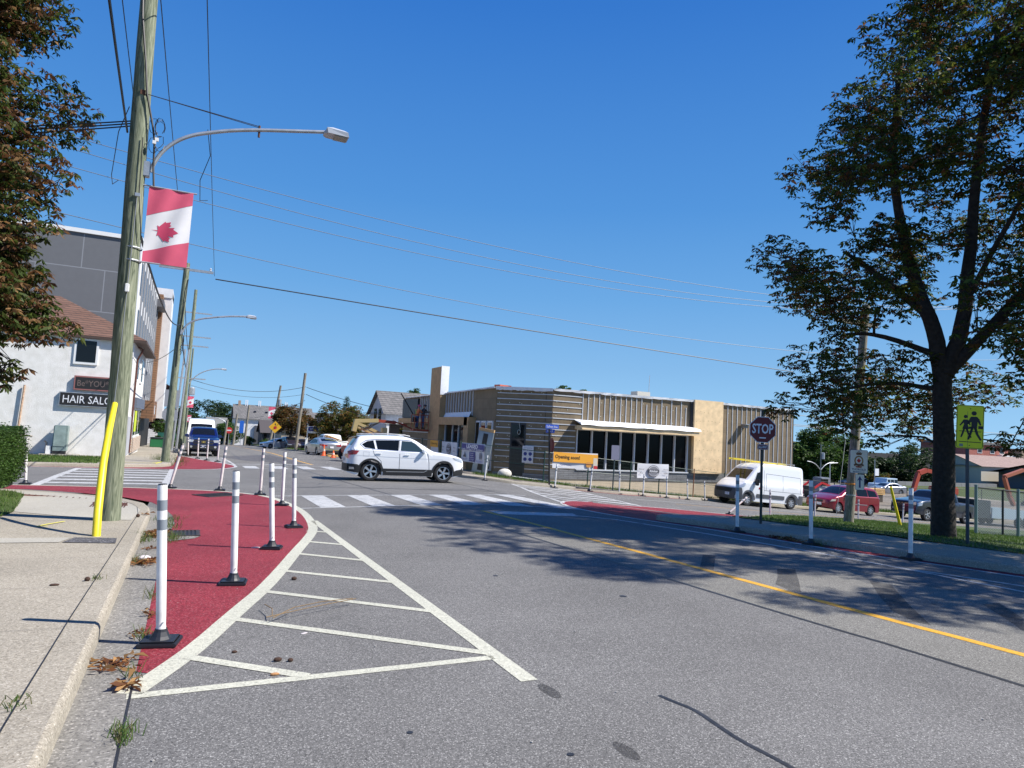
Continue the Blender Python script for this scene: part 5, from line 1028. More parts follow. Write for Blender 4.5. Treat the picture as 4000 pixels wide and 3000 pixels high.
# chain-link fence on the lawn
t = thing('chain_link_fence', (0, 0, 0), label='chain-link fence with round posts right of the big trunk', cat='fence')
fp = [(21.4, 12.55), (22.65, 12.5), (23.36, 12.45), (26, 12.35), (30, 12.2), (34, 12.0)]
for i, (x, y) in enumerate(fp):
    z = HL(x, y); mb = MB(); mb.cyl((x, y, z - .05), (x, y, z + (1.46 if i != 1 else 1.4)), .045 if i != 1 else .03, n=10); mb.build('post', mat('pale green galvanised', (.22, .28, .28), .5, .5) if i != 1 else BLACK, t, smooth=True)
mb = MB(); mb.tube([(x, y, HL(x, y) + 1.38) for x, y in fp], .022, 8); mb.build('top_rail', BLACK, t)
mb = MB(); DX = .05
def lnk(i0, i1):
    x0, y0 = fp[i0]; x1, y1 = fp[i1]; Ln = math.dist(fp[i0], fp[i1]); n = int(Ln / .075); hh = 1.36
    for sgn in (1, -1):
        for k in range(-int(hh / .075), n + int(hh / .075)):
            a = k * .075; b = a + sgn * hh; za, zb_ = 0.0, hh
            lo, hi = (a, b) if a < b else (b, a)
            pts = []
            for uu in (a, b):
                pts.append(uu)
            u0, u1 = a, b; z0, z1 = 0, hh
            if u0 < 0: z0 = (0 - u0) / (u1 - u0) * hh if u1 != u0 else 0; u0 = 0
            elif u0 > Ln: z0 = (Ln - u0) / (u1 - u0) * hh; u0 = Ln
            if u1 < 0: z1 = (0 - a) / (b - a) * hh; u1 = 0
            elif u1 > Ln: z1 = (Ln - a) / (b - a) * hh; u1 = Ln
            if z0 < 0 or z0 > hh or z1 < 0 or z1 > hh or abs(u1 - u0) < .01 or (a < 0 and b < 0) or (a > Ln and b > Ln): continue
            p = [(x0 + (x1 - x0) * u / Ln, y0 + (y1 - y0) * u / Ln, HL(x0 + (x1 - x0) * u / Ln, y0) + .02 + z) for u, z in ((u0, z0), (u1, z1))]
            mb.cyl(p[0], p[1], .0048, n=3)
for i in range(len(fp) - 1): lnk(i, i + 1)
mb.build('mesh', mat('mesh wire', (.3, .33, .34), .5, .5), t)
# rust tactile plates, drains
RUST = mat('rusty tactile iron', (.12, .045, .025), .85, var=.3, vscale=14)
for poly, lb in (([(-3.2, 16.35), (-2.5, 15.95), (-1.62, 15.45), (-1.68, 15.25), (-2.5, 15.7), (-3.2, 16.1)], 'long rusty tactile plate set in the corner ramp'), ([(-1.46, 14.6), (-.9, 14.46), (-.82, 13.56), (-1.36, 13.75)], 'rusty tactile plate behind the near pole')):
    t = thing('tactile_plate', (poly[0][0], poly[0][1], HT(*poly[0]) + .006), label=lb, cat='tactile plate'); mb = MB(); flatpoly(mb, [(x - poly[0][0], y - poly[0][1]) for x, y in poly], Matrix.Identity(4), .008, .012); mb.build('plate', RUST, t)
    (ax, ay), (bx_, by_) = poly[0], poly[2] if len(poly) > 4 else poly[1]
    mb = MB()
    for k in range(14):
        q = (k + .5) / 14; x = (bx_ - ax) * q; y = (by_ - ay) * q; L_ = .16 if len(poly) > 4 else .75; mb.box((x + .02, y - L_ / 2 - .02, .011), (.022, L_, .006))
    mb.build('ribs', mat('dark rust', (.06, .022, .014), .9), t)
def drain(x, y, w_, l_, lb, rot=0, n=12):
    t = thing('storm_drain', (x, y, H(x, y) + .008), rz=rot, label=lb, cat='drain'); mb = MB(); mb.box((0, 0, .001), (w_, l_, .006)); mb.build('pit', BLACK, t)
    mb = MB(); mb.box((0, l_ / 2, .008), (w_ + .04, .03, .014)); mb.box((0, -l_ / 2, .008), (w_ + .04, .03, .014)); mb.box((w_ / 2, 0, .007), (.03, l_, .012)); mb.box((-w_ / 2, 0, .007), (.03, l_, .012)); mb.build('frame', mat('worn iron', (.06, .05, .045), .6, .4), t)
    mb = MB(); 
    for k in range(n): mb.box((-w_ / 2 + (k + .5) * w_ / n, 0, .009), (w_ / n * .42, l_, .01), Matrix.Identity(4))
    mb.build('bars', mat('worn iron', (.06, .05, .045), .6, .4), t)
drain(.77, 17.75, .9, .6, 'slotted iron drain in the red paint near the crossing', R(35)); drain(.06, 11.25, .42, .5, 'litter choked iron drain beside the leaf pile at the kerb', 0, 8)
sheet('bare_patch', [[(-.12, 10.55), (.2, 10.75), (.28, 10.95), (.1, 11.0), (-.14, 10.9)]], H, 0.009, GUT)
# ================= BUILDINGS =================
def panelmat(name, c, c2, bw, bh, mort, mc, off=.5, bump=.3, world=False, rough=.85, var=.12):
    """courses of boards, blocks or shingles: brick texture on object coordinates (x+y, z)"""
    m = bpy.data.materials.new(name); m.use_nodes = True; n = m.node_tree.nodes; l = m.node_tree.links; b = n['Principled BSDF']; b.inputs['Roughness'].default_value = rough
    g = n.new('ShaderNodeTexCoord').outputs['Object']; sx = n.new('ShaderNodeSeparateXYZ'); l.new(g, sx.inputs[0]); ad = n.new('ShaderNodeMath'); l.new(sx.outputs[0], ad.inputs[0]); l.new(sx.outputs[1], ad.inputs[1])
    cb = n.new('ShaderNodeCombineXYZ'); l.new(ad.outputs[0], cb.inputs[0]); l.new(sx.outputs[2], cb.inputs[1])
    t = n.new('ShaderNodeTexBrick'); l.new(cb.outputs[0], t.inputs['Vector']); t.inputs['Scale'].default_value = 1; t.inputs['Brick Width'].default_value = bw; t.inputs['Row Height'].default_value = bh; t.inputs['Mortar Size'].default_value = mort; t.offset = off
    t.inputs['Color1'].default_value = (*c, 1); t.inputs['Color2'].default_value = (*c2, 1); t.inputs['Mortar'].default_value = (*mc, 1)
    ns = n.new('ShaderNodeTexNoise'); ns.inputs['Scale'].default_value = 3; ns.inputs['Detail'].default_value = 6; l.new(g, ns.inputs['Vector']); mr = n.new('ShaderNodeMapRange'); mr.inputs[1].default_value = .3; mr.inputs[2].default_value = .7; mr.inputs[3].default_value = 1 - var; mr.inputs[4].default_value = 1 + var; l.new(ns.outputs[0], mr.inputs[0])
    sc = n.new('ShaderNodeVectorMath'); sc.operation = 'SCALE'; l.new(t.outputs[0], sc.inputs[0]); l.new(mr.outputs[0], sc.inputs['Scale']); l.new(sc.outputs[0], b.inputs['Base Color'])
    bp = n.new('ShaderNodeBump'); bp.inputs['Strength'].default_value = bump; bp.inputs['Distance'].default_value = .02; bp.invert = True; l.new(t.outputs['Fac'], bp.inputs['Height']); l.new(bp.outputs[0], b.inputs['Normal']); return m
INSUL = panelmat('mineral wool board', (.205, .155, .095), (.18, .136, .082), 1.2, .6, .006, (.10, .075, .045))
PLY = mat('plywood sheathing', (.80, .59, .34), .75, var=.12, vscale=2.5, bump=.2, bscale=30); PLYD = mat('plywood in shade tone', (.46, .29, .14), .8, var=.1, vscale=3)  # second plywood is darkened, with the shade of the side faces in its colour
BLOCK = panelmat('grey stone veneer', (.22, .225, .235), (.15, .155, .165), .6, .1, .01, (.08, .08, .085)); FOUND = mat('concrete foundation', (.56, .47, .34), .85, var=.08, vscale=1.5, bump=.2)
STUD = mat('zinc stud', (.55, .57, .60), .5, .15); MEMB = mat('white roofing membrane', (.74, .75, .76), .6, var=.04)
BGL = mat('black window interior', (.004, .004, .005), .1, spec=.1)
b = thing('unfinished_building', (0, 0, 0), label='single storey corner building under construction with bare brown insulation', cat='building')
def wall(name, p0, p1, z0, z1, m, parent, th=.25, off=0):
    """vertical slab from p0 to p1, outer face pushed out by off (to the right of the direction p0->p1)"""
    d = Vector((p1[0] - p0[0], p1[1] - p0[1])); Ln = d.length; d.normalize(); nx, ny = d.y, -d.x
    mb = MB(); vs = []
    for z in (z0, z1):
        for q, o_ in ((p0, off), (p1, off), (p1, off - th), (p0, off - th)): vs.append((q[0] + nx * o_, q[1] + ny * o_, z))
    mb.add(vs, [(0, 1, 5, 4), (1, 2, 6, 5), (2, 3, 7, 6), (3, 0, 4, 7), (4, 5, 6, 7), (3, 2, 1, 0)]); return mb.build(name, m, parent)
C = (18.08, 33.0); LC = (15.5, 34.9); RT = 4.25
fr = lambda x: (x, 33.0)
wall('front_wall', C, fr(36.35), 2.1, 4.2, INSUL, b); wall('front_wall', C, fr(19.75), -.17, 2.1, INSUL, b); wall('front_wall', fr(27.6), fr(36.35), -.17, 2.1, INSUL, b)
wall('corner_wall', LC, C, -.75, 4.2, INSUL, b); wall('side_wall', (15.5, 53), (15.5, 43.2), -.9, 4.0, INSUL, b); wall('side_wall', (15.5, 43.2), LC, 2.5, 4.2, INSUL, b); wall('side_wall', (15.5, 38.0), LC, -.8, 2.5, INSUL, b)
wall('end_wall', (36.35, 33.01), (36.35, 52), -2.6, 4.15, mat('black membrane edge', (.02, .022, .025), .6), b, .2, .06)
wall('stone_base', C, fr(36.35), -.72, -.17, BLOCK, b, .3, .05); wall('foundation', C, fr(36.4), -3.2, -.72, FOUND, b, .4, .02); wall('stone_base', LC, C, -1.4, -.5, BLOCK, b, .3, .04)
mb = MB(); mb.add([(15.3, 34.8, 4.15), (18.08, 32.9, 4.18), (36.4, 32.9, 4.13), (36.4, 53, 4.1), (15.3, 53, 4.0)], [(0, 1, 2, 3, 4)]); mb.build('roof', MEMB, b)
def cap(p0, p1, z0, z1, h=.1, seed=0):
    r_ = random.Random(seed); n = 26; d = Vector((p1[0] - p0[0], p1[1] - p0[1])).normalized(); nx, ny = d.y, -d.x; mb = MB(); vs = []
    for i in range(n + 1):
        t_ = i / n; x = p0[0] + (p1[0] - p0[0]) * t_; y = p0[1] + (p1[1] - p0[1]) * t_; z = z0 + (z1 - z0) * t_
        for o_, dz in ((.1 + r_.uniform(-.02, .02), -h + r_.uniform(-.025, .025)), (.12, 0.03), (-.35, .05)): vs.append((x + nx * o_, y + ny * o_, z + dz))
    mb.add(vs, [(i * 3 + j, i * 3 + j + 1, i * 3 + j + 4, i * 3 + j + 3) for i in range(n) for j in range(2)]); return mb.build('roof_edge_membrane', MEMB, b)
cap(C, fr(27.85), 4.22, 4.25, seed=1); cap(fr(30.1), fr(36.4), 4.24, 4.18, seed=2); cap((15.45, 34.85), C, 4.22, 4.22, .16, 3); cap((15.5, 53), (15.5, 45.3), 4.02, 4.1, .05, 4); cap((15.5, 43.2), LC, 4.12, 4.22, .05, 5)
def studs(x0, x1, n, z0, z1, jig=None):
    for i in range(n):
        x = x0 + (x1 - x0) * i / max(1, n - 1); a, c_ = (z0, z1) if not jig else jig(i, z0, z1)
        mb = MB(); mb.bx(x - .022, x + .022, 32.97, 33.0, a, c_); mb.build('stud', STUD, b)
studs(20.0, 27.7, 22, 2.5, 4.12, lambda i, a, c_: (a, c_) if i < 12 or i % 2 else (a, c_ - .35)); studs(30.25, 36.2, 16, -.1, 4.1)
for k in range(14):     # horizontal girts, front return and corner facet
    z = 3.9 - k * .32
    if z > -.1: mb = MB(); mb.bx(18.1, 19.95 if z > 2.3 else 19.6, 32.975, 33.0, z - .025, z + .025); mb.build('girt', STUD, b)
    d = (Vector(C) - Vector(LC)); 
    for s0, s1 in (((0.02, 1.0),) if (z > 2.25 or z < -.6) else ((.02, .28), (.56, 1.0))):
        p0 = (LC[0] + d.x * s0, LC[1] + d.y * s0); p1 = (LC[0] + d.x * s1, LC[1] + d.y * s1); wall('girt', p0, p1, z - .022, z + .022, STUD, b, .025, .025)
# corner door
d = (Vector(C) - Vector(LC)); dp = lambda s_: (LC[0] + d.x * s_, LC[1] + d.y * s_)
fr_ = wall('door_frame', dp(.285), dp(.555), -.72, 2.25, mat('dark bronze frame', (.03, .03, .032), .5), b, .08, .03); wall('door_glass', dp(.31), dp(.53), .95, 2.15, GLASS, b, .02, .04); wall('door', dp(.31), dp(.53), -.65, .85, BLACK, b, .02, .045)
mb = MB(); c0 = dp(.42); mb.tube([(c0[0] - .03 + .09 * math.cos(a), c0[1] - .14, 1.75 + .13 * math.sin(a)) for a in [j * .5 for j in range(14)]] + [(c0[0] - .03, c0[1] - .12, 2.3)], .012, 5); mb.build('hanging_cable', mat('pale cable', (.5, .48, .42), .6), b)
# ribbon window
fm = mat('white window frame', (.62, .64, .67), .4)
mb = MB(); mb.bx(19.75, 27.6, 33.12, 33.16, -.17, 2.1); mb.build('window_glass', BGL, b)
mx = [19.72, 20.72, 21.7, 22.68, 23.65, 24.63, 25.6, 26.58, 27.55]
for x in mx: mb = MB(); mb.bx(x - .035, x + .035, 32.98, 33.14, -.17, 2.06); mb.build('mullion', fm, b)
mb = MB(); mb.bx(19.7, 27.6, 32.975, 33.13, 2.04, 2.11); mb.build('window_head', fm, b); mb = MB(); mb.bx(19.7, 27.6, 32.9, 33.1, -.2, -.13); mb.build('window_sill', fm, b)
# canopy of boards under white membrane
mb = MB(); mb.bx(19.55, 27.75, 32.2, 33.0, 2.08, 2.30); mb.build('canopy_board', PLY, b)
mb = MB(); n = 30; vs = []; r_ = random.Random(9)
for i in range(n + 1):
    x = 19.45 + 8.4 * i / n
    for y, z in ((32.13, 2.33 + .015 * math.sin(i * .9) + r_.uniform(-.008, .008)), (32.2, 2.46 + r_.uniform(-.006, .006)), (32.97, 2.62 + r_.uniform(-.008, .008))): vs.append((x, y + r_.uniform(-.006, .006), z))
mb.add(vs, [(i * 3 + j, i * 3 + j + 1, i * 3 + j + 4, i * 3 + j + 3) for i in range(n) for j in range(2)] + [(0, 1, 2), (3 * n, 3 * n + 2, 3 * n + 1)]); mb.build('canopy_membrane', MEMB, b)
# plywood bay and the tall pylon
mb = MB(); mb.bx(27.85, 30.1, 32.78, 33.1, -.17, 4.3); o = mb.build('plywood_bay', PLY, b)
mb = MB(); mb.bx(27.65, 27.85, 32.9, 33.1, 2.5, 4.25); mb.build('bay_reveal', mat('dark reveal', (.03, .03, .035), .7), b)
r_ = random.Random(4)
for k in range(46):
    x = 28.0 + (k % 7) * .3 + r_.uniform(-.03, .03); z = .1 + (k // 7) * .58 + r_.uniform(-.05, .05); mb = MB(); mb.cyl((x, 32.775, z), (x, 32.785, z), .022, n=5); mb.build('screw', mat('screw head', (.3, .17, .07), .6), b)
PY0, PY1 = 43.1, 45.25
mb = MB(); mb.bx(15.05, 15.55, PY0, PY1, -.9, 5.9); mb.build('pylon', PLYD, b); mb = MB(); mb.bx(15.02, 15.58, PY0 - .03, PY0 - .005, 4.0, 5.93); mb.build('pylon_membrane', MEMB, b)
# entrance portal
mb = MB(); mb.bx(15.0, 15.5, 37.9, 43.1, 2.0, 2.5); mb.build('portal_beam', PLYD, b); mb = MB(); mb.bx(15.0, 15.6, 37.7, 38.45, -.9, 2.5); mb.build('portal_post', PLYD, b)
mb = MB(); mb.bx(15.1, 15.5, 45.25, 53, 2.05, 2.42); mb.build('portal_beam', PLYD, b)
mb = MB(); mb.bx(15.5, 15.56, 38.45, 43.1, -.9, 2.0); mb.build('entrance_glass', GLASS, b)
for y in (38.5, 39.4, 40.4, 41.5, 42.9): mb = MB(); mb.bx(15.42, 15.5, y - .04, y + .04, -.85, 2.0); mb.build('mullion', fm, b)
mb = MB(); mb.bx(15.42, 15.5, 38.45, 42.9, .55, .62); mb.build('transom', fm, b); mb = MB(); mb.bx(15.3, 15.42, 41.0, 41.6, -.6, .9); mb.build('yellow_board', mat('dull yellow board', (.5, .42, .12), .6), b)
n = 11
for i in range(n): y = 38.3 + i * .47; mb = MB(); mb.bx(15.43, 15.5, y - .025, y + .025, 2.62, 4.12); mb.build('stud', STUD, b)
for i in range(8): y = 45.6 + i * .42; mb = MB(); mb.bx(15.43, 15.5, y - .025, y + .025, 2.45, 3.98); mb.build('stud', STUD, b)
mb = MB(); mb.add([(15.3, 38.4, 2.5), (15.3, 43.0, 2.5), (15.46, 43.0, 2.8), (15.46, 38.4, 2.85)], [(0, 1, 2, 3)]); mb.build('beam_membrane', MEMB, b)
for y0, y1 in ((35.2, 35.75), (36.1, 36.65), (37.0, 37.45)):
    mb = MB(); mb.bx(15.42, 15.5, y0 - .09, y1 + .09, -.5, 2.3); f = mb.build('window_frame', fm, b); mb = MB(); mb.bx(15.4, 15.415, y0, y1, .95, 2.2); mb.build('pane', GLASS, f); mb = MB(); mb.bx(15.4, 15.415, y0, y1, -.4, .85); mb.build('pane', GLASS, f)
SID = mat('dark corrugated cladding', (.045, .055, .068), .5)
for k in range(16): mb = MB(); mb.bx(15.36, 15.5, 49.0, 52.95, 2.5 + k * .088, 2.56 + k * .088); mb.build('cladding_rib', SID, b)
mb = MB(); mb.bx(15.4, 15.5, 49.0, 52.95, 2.45, 3.9); mb.build('cladding_panel', SID, b)
for k in range(5): mb = MB(); mb.bx(15.44, 15.5, 45.4, 52.9, -.6 + k * .5, -.56 + k * .5); mb.build('girt', STUD, b)
mb = MB(); mb.box((29, 40, 4.6), (1.1, 1, .25)); o = mb.build('rooftop_unit', mat('beige unit', (.5, .48, .42), .6), b); mb = MB(); mb.box((29.0, 40, 4.85), (1.1, .8, .5)); mb.build('housing', mat('beige unit', (.5, .48, .42), .6), o)
mb = MB(); mb.cyl((30.0, 40.4, 4.5), (30.05, 40.4, 6.4), .02, n=5); mb.build('antenna', GALV, b)
mb = MB(); mb.box((27.3, 40, 4.48), (5.0, 4, .3)); mb.build('penthouse_curb', mat('beige unit', (.5, .48, .42), .6), b)
mb = MB(); mb.box((31.95, 32.7, 3.0), (.55, .5, .05)); mb.build('wall_lamp_hood', GALV, b); mb = MB(); mb.box((31.9, 32.8, 2.87), (.3, .35, .2)); mb.build('wall_lamp', mat('lamp body', (.2, .2, .2), .5), b)
for i, (x, z) in enumerate([(18.3 + (k * .73) % 17.5, 2.75 + (k * .37) % 1.35) for k in range(40)]):
    if 27.7 < x < 30.2: continue
    mb = MB(); mb.cyl((x, 32.985, z), (x, 32.995, z), .03, n=6); mb.build('insulation_pin', mat('pale disc', (.5, .5, .4), .5), b)
mb = MB(); mb.box((16.5, 36.3, 4.3), (.9, .5, .3), rz=.3); o = mb.build('tool_box', mat('faded orange red', (.4, .09, .05), .6)); tag(o, 'dull red box resting on the roof corner membrane', 'box')
mb = MB(); mb.box((17.6, 36.6, 4.25), (1.8, .08, .08), rz=-.1); mb.box((16.7, 36.5, 4.32), (.08, .08, .2)); o = mb.build('bracket', YEL); tag(o, 'yellow metal bracket lying on the roof corner', 'tool')
for k in range(44):
    s0 = .04 + (k * .377) % .94; z = -.3 + (k * .613) % 4.3
    if .27 < s0 < .57 and z < 2.3: continue
    p0 = dp(s0); mb = MB(); mb.cyl((p0[0] - .004, p0[1] - .006, z), (p0[0] - .012, p0[1] - .016, z), .028, n=6); mb.build('insulation_pin', mat('pale disc', (.5, .5, .4), .5), b)
# things by the building
def leaning_crate():
    t = thing('steel_frame_panel', (14.35, 34.1, H(14.3, 34) + .13), rz=R(-38), label='grey steel wall frame leaning beside the corner door', cat='frame panel', rx=R(0), ry=0)
    M = Matrix.Rotation(R(8), 4, 'Y'); mb = MB(); mb.bx(-.42, .42, -.08, .08, 0, 2.3, M); mb.build('frame', mat('blue grey steel', (.24, .29, .33), .5, .3), t, bevel=.02)
    for k in range(3): mb = MB(); mb.bx(-.13, .13, -.1, -.07, .2 + k * .7, .78 + k * .7, M); mb.build('opening', BLACK, t)
    mb = MB(); mb.bx(-.42, .42, -.1, .1, 2.3, 2.45, M); mb.build('timber_top', PLYD, t)
leaning_crate()
mb = MB(); mb.sphere((0, 0, .2), .33, 8, (1.2, .8, .8)); o = mb.build('sack', mat('white woven sack', (.6, .58, .52), .8), None, smooth=True); o.location = (15.0, 32.2, HT(15, 32.2)); tag(o, 'crumpled white sack on the grass by the corner door', 'sack')
mb = MB(); mb.tube([(15.3, 31.9, HT(15.3, 31.9) + .08), (16.0, 31.3, HT(16, 31.3) + .07), (16.4, 30.9, HT(16.4, 31) + .06)], .06, 8); tag(mb.build('pipe', mat('white pipe', (.6, .6, .58), .5)), 'white plastic pipe lying on the grass strip', 'pipe')
mb = MB(); mb.tube([(16.3, 31.3, HT(16.3, 31.3) + .1), (17.3, 30.4, HT(17.3, 30.4) + .08)], .05, 8); tag(mb.build('pipe', mat('slate conduit', (.15, .2, .24), .5)), 'dark conduit lying near the black street name pole', 'pipe')
mb = MB(); mb.box((0, 0, .05), (.14, .5, .1)); o = mb.build('orange_tool', OR, None, bevel=.02); o.location = (16.25, 31.1, HT(16.2, 31.1)); tag(o, 'small orange tool lying between the pipes', 'tool')
# temporary fence with banners
FG = mat('dark green fence post', (.01, .05, .035), .5); FM = mat('fence wire', (.02, .05, .04), .6)
tf = thing('temporary_fence', (0, 0, 0), label='dark green temporary mesh fence round the unfinished building', cat='fence')
fpts = [(13.6, 47), (13.6, 42), (13.65, 38.6), (13.7, 35.4), (13.75, 32.3), (16.3, 30.4), (18.9, 30.4), (21.6, 30.45), (23.55, 30.5), (26.3, 30.9), (29.5, 31.9), (36.5, 32.5)]
for x, y in fpts: mb = MB(); z = HT(x, y); mb.cyl((x, y, z), (x + .04, y, z + 1.62), .03, n=8); mb.build('post', FG if not 26 < x < 26.6 else mat('rusty post', (.25, .1, .04), .7), tf)
for hh in (1.55, .8, .1):
    mb = MB(); mb.tube([(x, y, HT(x, y) + hh) for x, y in fpts], .014, 5); mb.build('rail', FG, tf)
mb = MB()
for (x0, y0), (x1, y1) in zip(fpts[4:], fpts[5:]):
    Ln = math.hypot(x1 - x0, y1 - y0); k = int(Ln / .075)
    for i in range(k): u = i / k; x = x0 + (x1 - x0) * u; y = y0 + (y1 - y0) * u; z = HT(x, y); mb.cyl((x, y, z + .08), (x, y, z + 1.55), .0028, n=3)
    for j in range(8): mb.cyl((x0, y0, HT(x0, y0) + .1 + j * .19), (x1, y1, HT(x1, y1) + .1 + j * .19), .0028, n=3)
mb.build('mesh', FM, tf)
def cloth(name, label, A, B, z0, z1, m, shear=0, cat='banner', group=None):
    """banner hung on the fence from ground point A (left end) to B, local frame returned"""
    v = Vector((B[0] - A[0], B[1] - A[1], 0)); w_ = v.length; c0 = Vector(((A[0] + B[0]) / 2, (A[1] + B[1]) / 2, (z0 + z1) / 2)); az = math.degrees(math.atan2(v.y, -v.x)) if False else None
    X = v.normalized(); Y = Vector((0, 0, 1)); Z = X.cross(Y); M = Matrix(((X.x, Y.x, Z.x, 0), (X.y, Y.y, Z.y, 0), (X.z, Y.z, Z.z, 0), (0, 0, 0, 1)))
    t = thing(name, c0, label=label, cat=cat, group=group); sag_ = lambda x, y: .015 * math.sin(x * 4) + .01 * math.sin(y * 7 + x)
    bm = gridcut([(-w_ / 2, -(z1 - z0) / 2 + (B[2] if len(B) > 2 else 0) * 0), (w_ / 2, -(z1 - z0) / 2), (w_ / 2, (z1 - z0) / 2), (-w_ / 2, (z1 - z0) / 2)], .12)
    for q in bm.verts: q.co = M @ Vector((q.co.x, q.co.y, sag_(q.co.x, q.co.y)))
    from_bm(bm, 'cloth', m, t, True)
    return t, M, w_, z1 - z0
def tilt(M, s_): return M @ Matrix(((1, 0, 0, 0), (s_, 1, 0, 0), (0, 0, 1, 0), (0, 0, 0, 1)))
BO = mat('amber banner print', (.78, .36, .03), .6); LT = mat('pale banner cloth', (.62, .62, .64), .65); DK = mat('dark brown ink', (.05, .025, .01), .6)
t, M, w_, h_ = cloth('banner', 'long amber and white banner reading Opening soon! on the mesh fence', (16.75, 30.33), (19.45, 30.33), .02, .83, LT)
M = tilt(M, -.03); prt('amber_field', [(-w_ / 2 + .03, -.12), (w_ / 2 - .03, -.10), (w_ / 2 - .03, h_ / 2 - .03), (-w_ / 2 + .03, h_ / 2 - .03)], M, BO, t, .045)
text('Opening soon!', 'lettering', DK, t, M @ Matrix.Translation((-.5, .13, .052)), width=1.45, height=.25, bold=.02)
BU = mat('bun print', (.6, .28, .06), .6); prt('food_picture', rrect(.62, .95, -.3, -.02, .1), M, BU, t, .05); prt('food_picture', [(.6, -.17), (.97, -.17), (.97, -.13), (.6, -.13)], M, mat('patty print', (.12, .04, .02), .6), t, .054)
prt('food_picture', rrect(1.05, 1.3, -.35, .2, .03), M, mat('pale cup print', (.6, .55, .45), .6), t, .05); prt('food_picture', rrect(1.08, 1.3, -.36, -.2, .02), M, mat('red print', (.5, .03, .04), .5), t, .056)
text('Apply today', 'small_lettering', DB, t, M @ Matrix.Translation((-.6, -.26, .05)), width=.7, height=.09)
INK = mat('black emblem ink', (.06, .06, .07), .6)
def emblem_banner(label, A, B, z0, z1):
    t, M, w_, h_ = cloth('banner', label, A, B, z0, z1, LT); q = h_ * .4
    prt('emblem_ring', circ(.0, 0, q * 1.25, 26, q), M, INK, t, .045); prt('emblem_ring', circ(0, 0, q * 1.15, 26, q * .9), M, LT, t, .05); prt('emblem_field', circ(0, 0, q * 1.05, 26, q * .8), M, mat('grey emblem', (.2, .2, .22), .6), t, .055)
    prt('name_band', rrect(-q * 1.15, q * 1.15, -q * .28, q * .28, .03), M, INK, t, .06); text('Rinker', 'lettering', LT, t, M @ Matrix.Translation((0, 0, .066)), width=q * 1.9, height=q * .42, bold=.03, shear=.25)
    for sx_, tx in ((-1, 'Sierra St'), (1, 'Home team')):
        a, b_ = tx.split(' ')
        text(a, 'script', INK, t, M @ Matrix.Translation((sx_ * w_ * .385, .12 * h_, .05)), width=w_ * .17, height=h_ * .1, shear=.4); text(b_, 'script', INK, t, M @ Matrix.Translation((sx_ * w_ * .385, -.14 * h_, .05)), width=w_ * .13, height=h_ * .1, shear=.4)
emblem_banner('pale grey banner with a round dark Rinker emblem before the ribbon window', (22.0, 30.38), (24.15, 30.42), -.38, .40)
emblem_banner('square pale banner with the round Rinker emblem behind the car bonnet', (13.6, 38.1), (13.6, 35.7), .22, .98)
t, M, w_, h_ = cloth('banner', 'navy and white LEASED realty banner on the side street fence', (13.62, 34.95), (13.66, 31.85), .02, 1.02, LT)
prt('navy_field', [(-w_ / 2 + .05, .12), (w_ / 2 - .05, .12), (w_ / 2 - .05, h_ / 2 - .04), (-w_ / 2 + .05, h_ / 2 - .04)], M, DB, t, .045); text('LEASED', 'lettering', SW, t, M @ Matrix.Translation((0, .34, .052)), width=1.55, height=.2, bold=.03)
text('CANAL CITY REALTY LTD. BROKERAGE', 'lettering', SW, t, M @ Matrix.Translation((0, .175, .052)), width=2.8, height=.08, bold=.02)
prt('navy_box', rrect(-.35, .42, -.45, .06, .02), M, DB, t, .045)
for i, s_ in enumerate(('PROUD', 'PARTNER', 'OF BUILDING', 'BY THE BEST')): text(s_, 'lettering', SW, t, M @ Matrix.Translation((.03, -.02 - i * .11, .052)), width=.6 if i > 1 else .45, height=.06)
text('CANAL CITY', 'lettering', DB, t, M @ Matrix.Translation((-1.02, -.36, .05)), width=.9, height=.1); prt('ship_mark', [(-1.25, -.25), (-.8, -.25), (-.95, -.1), (-1.0, .08), (-1.06, -.1)], M, INK, t, .05)
text('SULLIVAN', 'lettering', mat('purple print', (.12, .1, .4), .6), t, M @ Matrix.Translation((1.0, -.4, .05)), width=.75, height=.1); prt('tree_mark', circ(1.1, -.12, .14, 12, .18), M, mat('grey emblem', (.2, .2, .22), .6), t, .05)
t, M, w_, h_ = cloth('banner', 'orange and white opening banner farthest along the side fence', (13.6, 40.2), (13.6, 38.75), .2, 1.0, LT); prt('amber_field', [(-w_ / 2, 0), (w_ / 2, 0), (w_ / 2, h_ / 2), (-w_ / 2, h_ / 2)], M, BO, t, .045); text('Opening', 'lettering', DK, t, M @ Matrix.Translation((0, .2, .05)), width=1.2, height=.18)
t = thing('safety_notice', (17.0, 33.62, .55), label='white notice with four navy pictogram discs in front of the corner door', cat='sign'); M = facing((0, 0, 0), 216); panel('panel', .62, .92, M, LT, t, .01)
text('SAFETY EQUIPMENT', 'lettering', DB, t, M @ Matrix.Translation((0, .34, .005)), width=.5, height=.06); text('MUST BE WORN', 'lettering', DB, t, M @ Matrix.Translation((0, .22, .005)), width=.5, height=.07, bold=.02)
for sx_ in (-.14, .14):
    for yy in (.03, -.27): prt('pictogram', circ(sx_, yy, .1, 16), M, DB, t, .005)
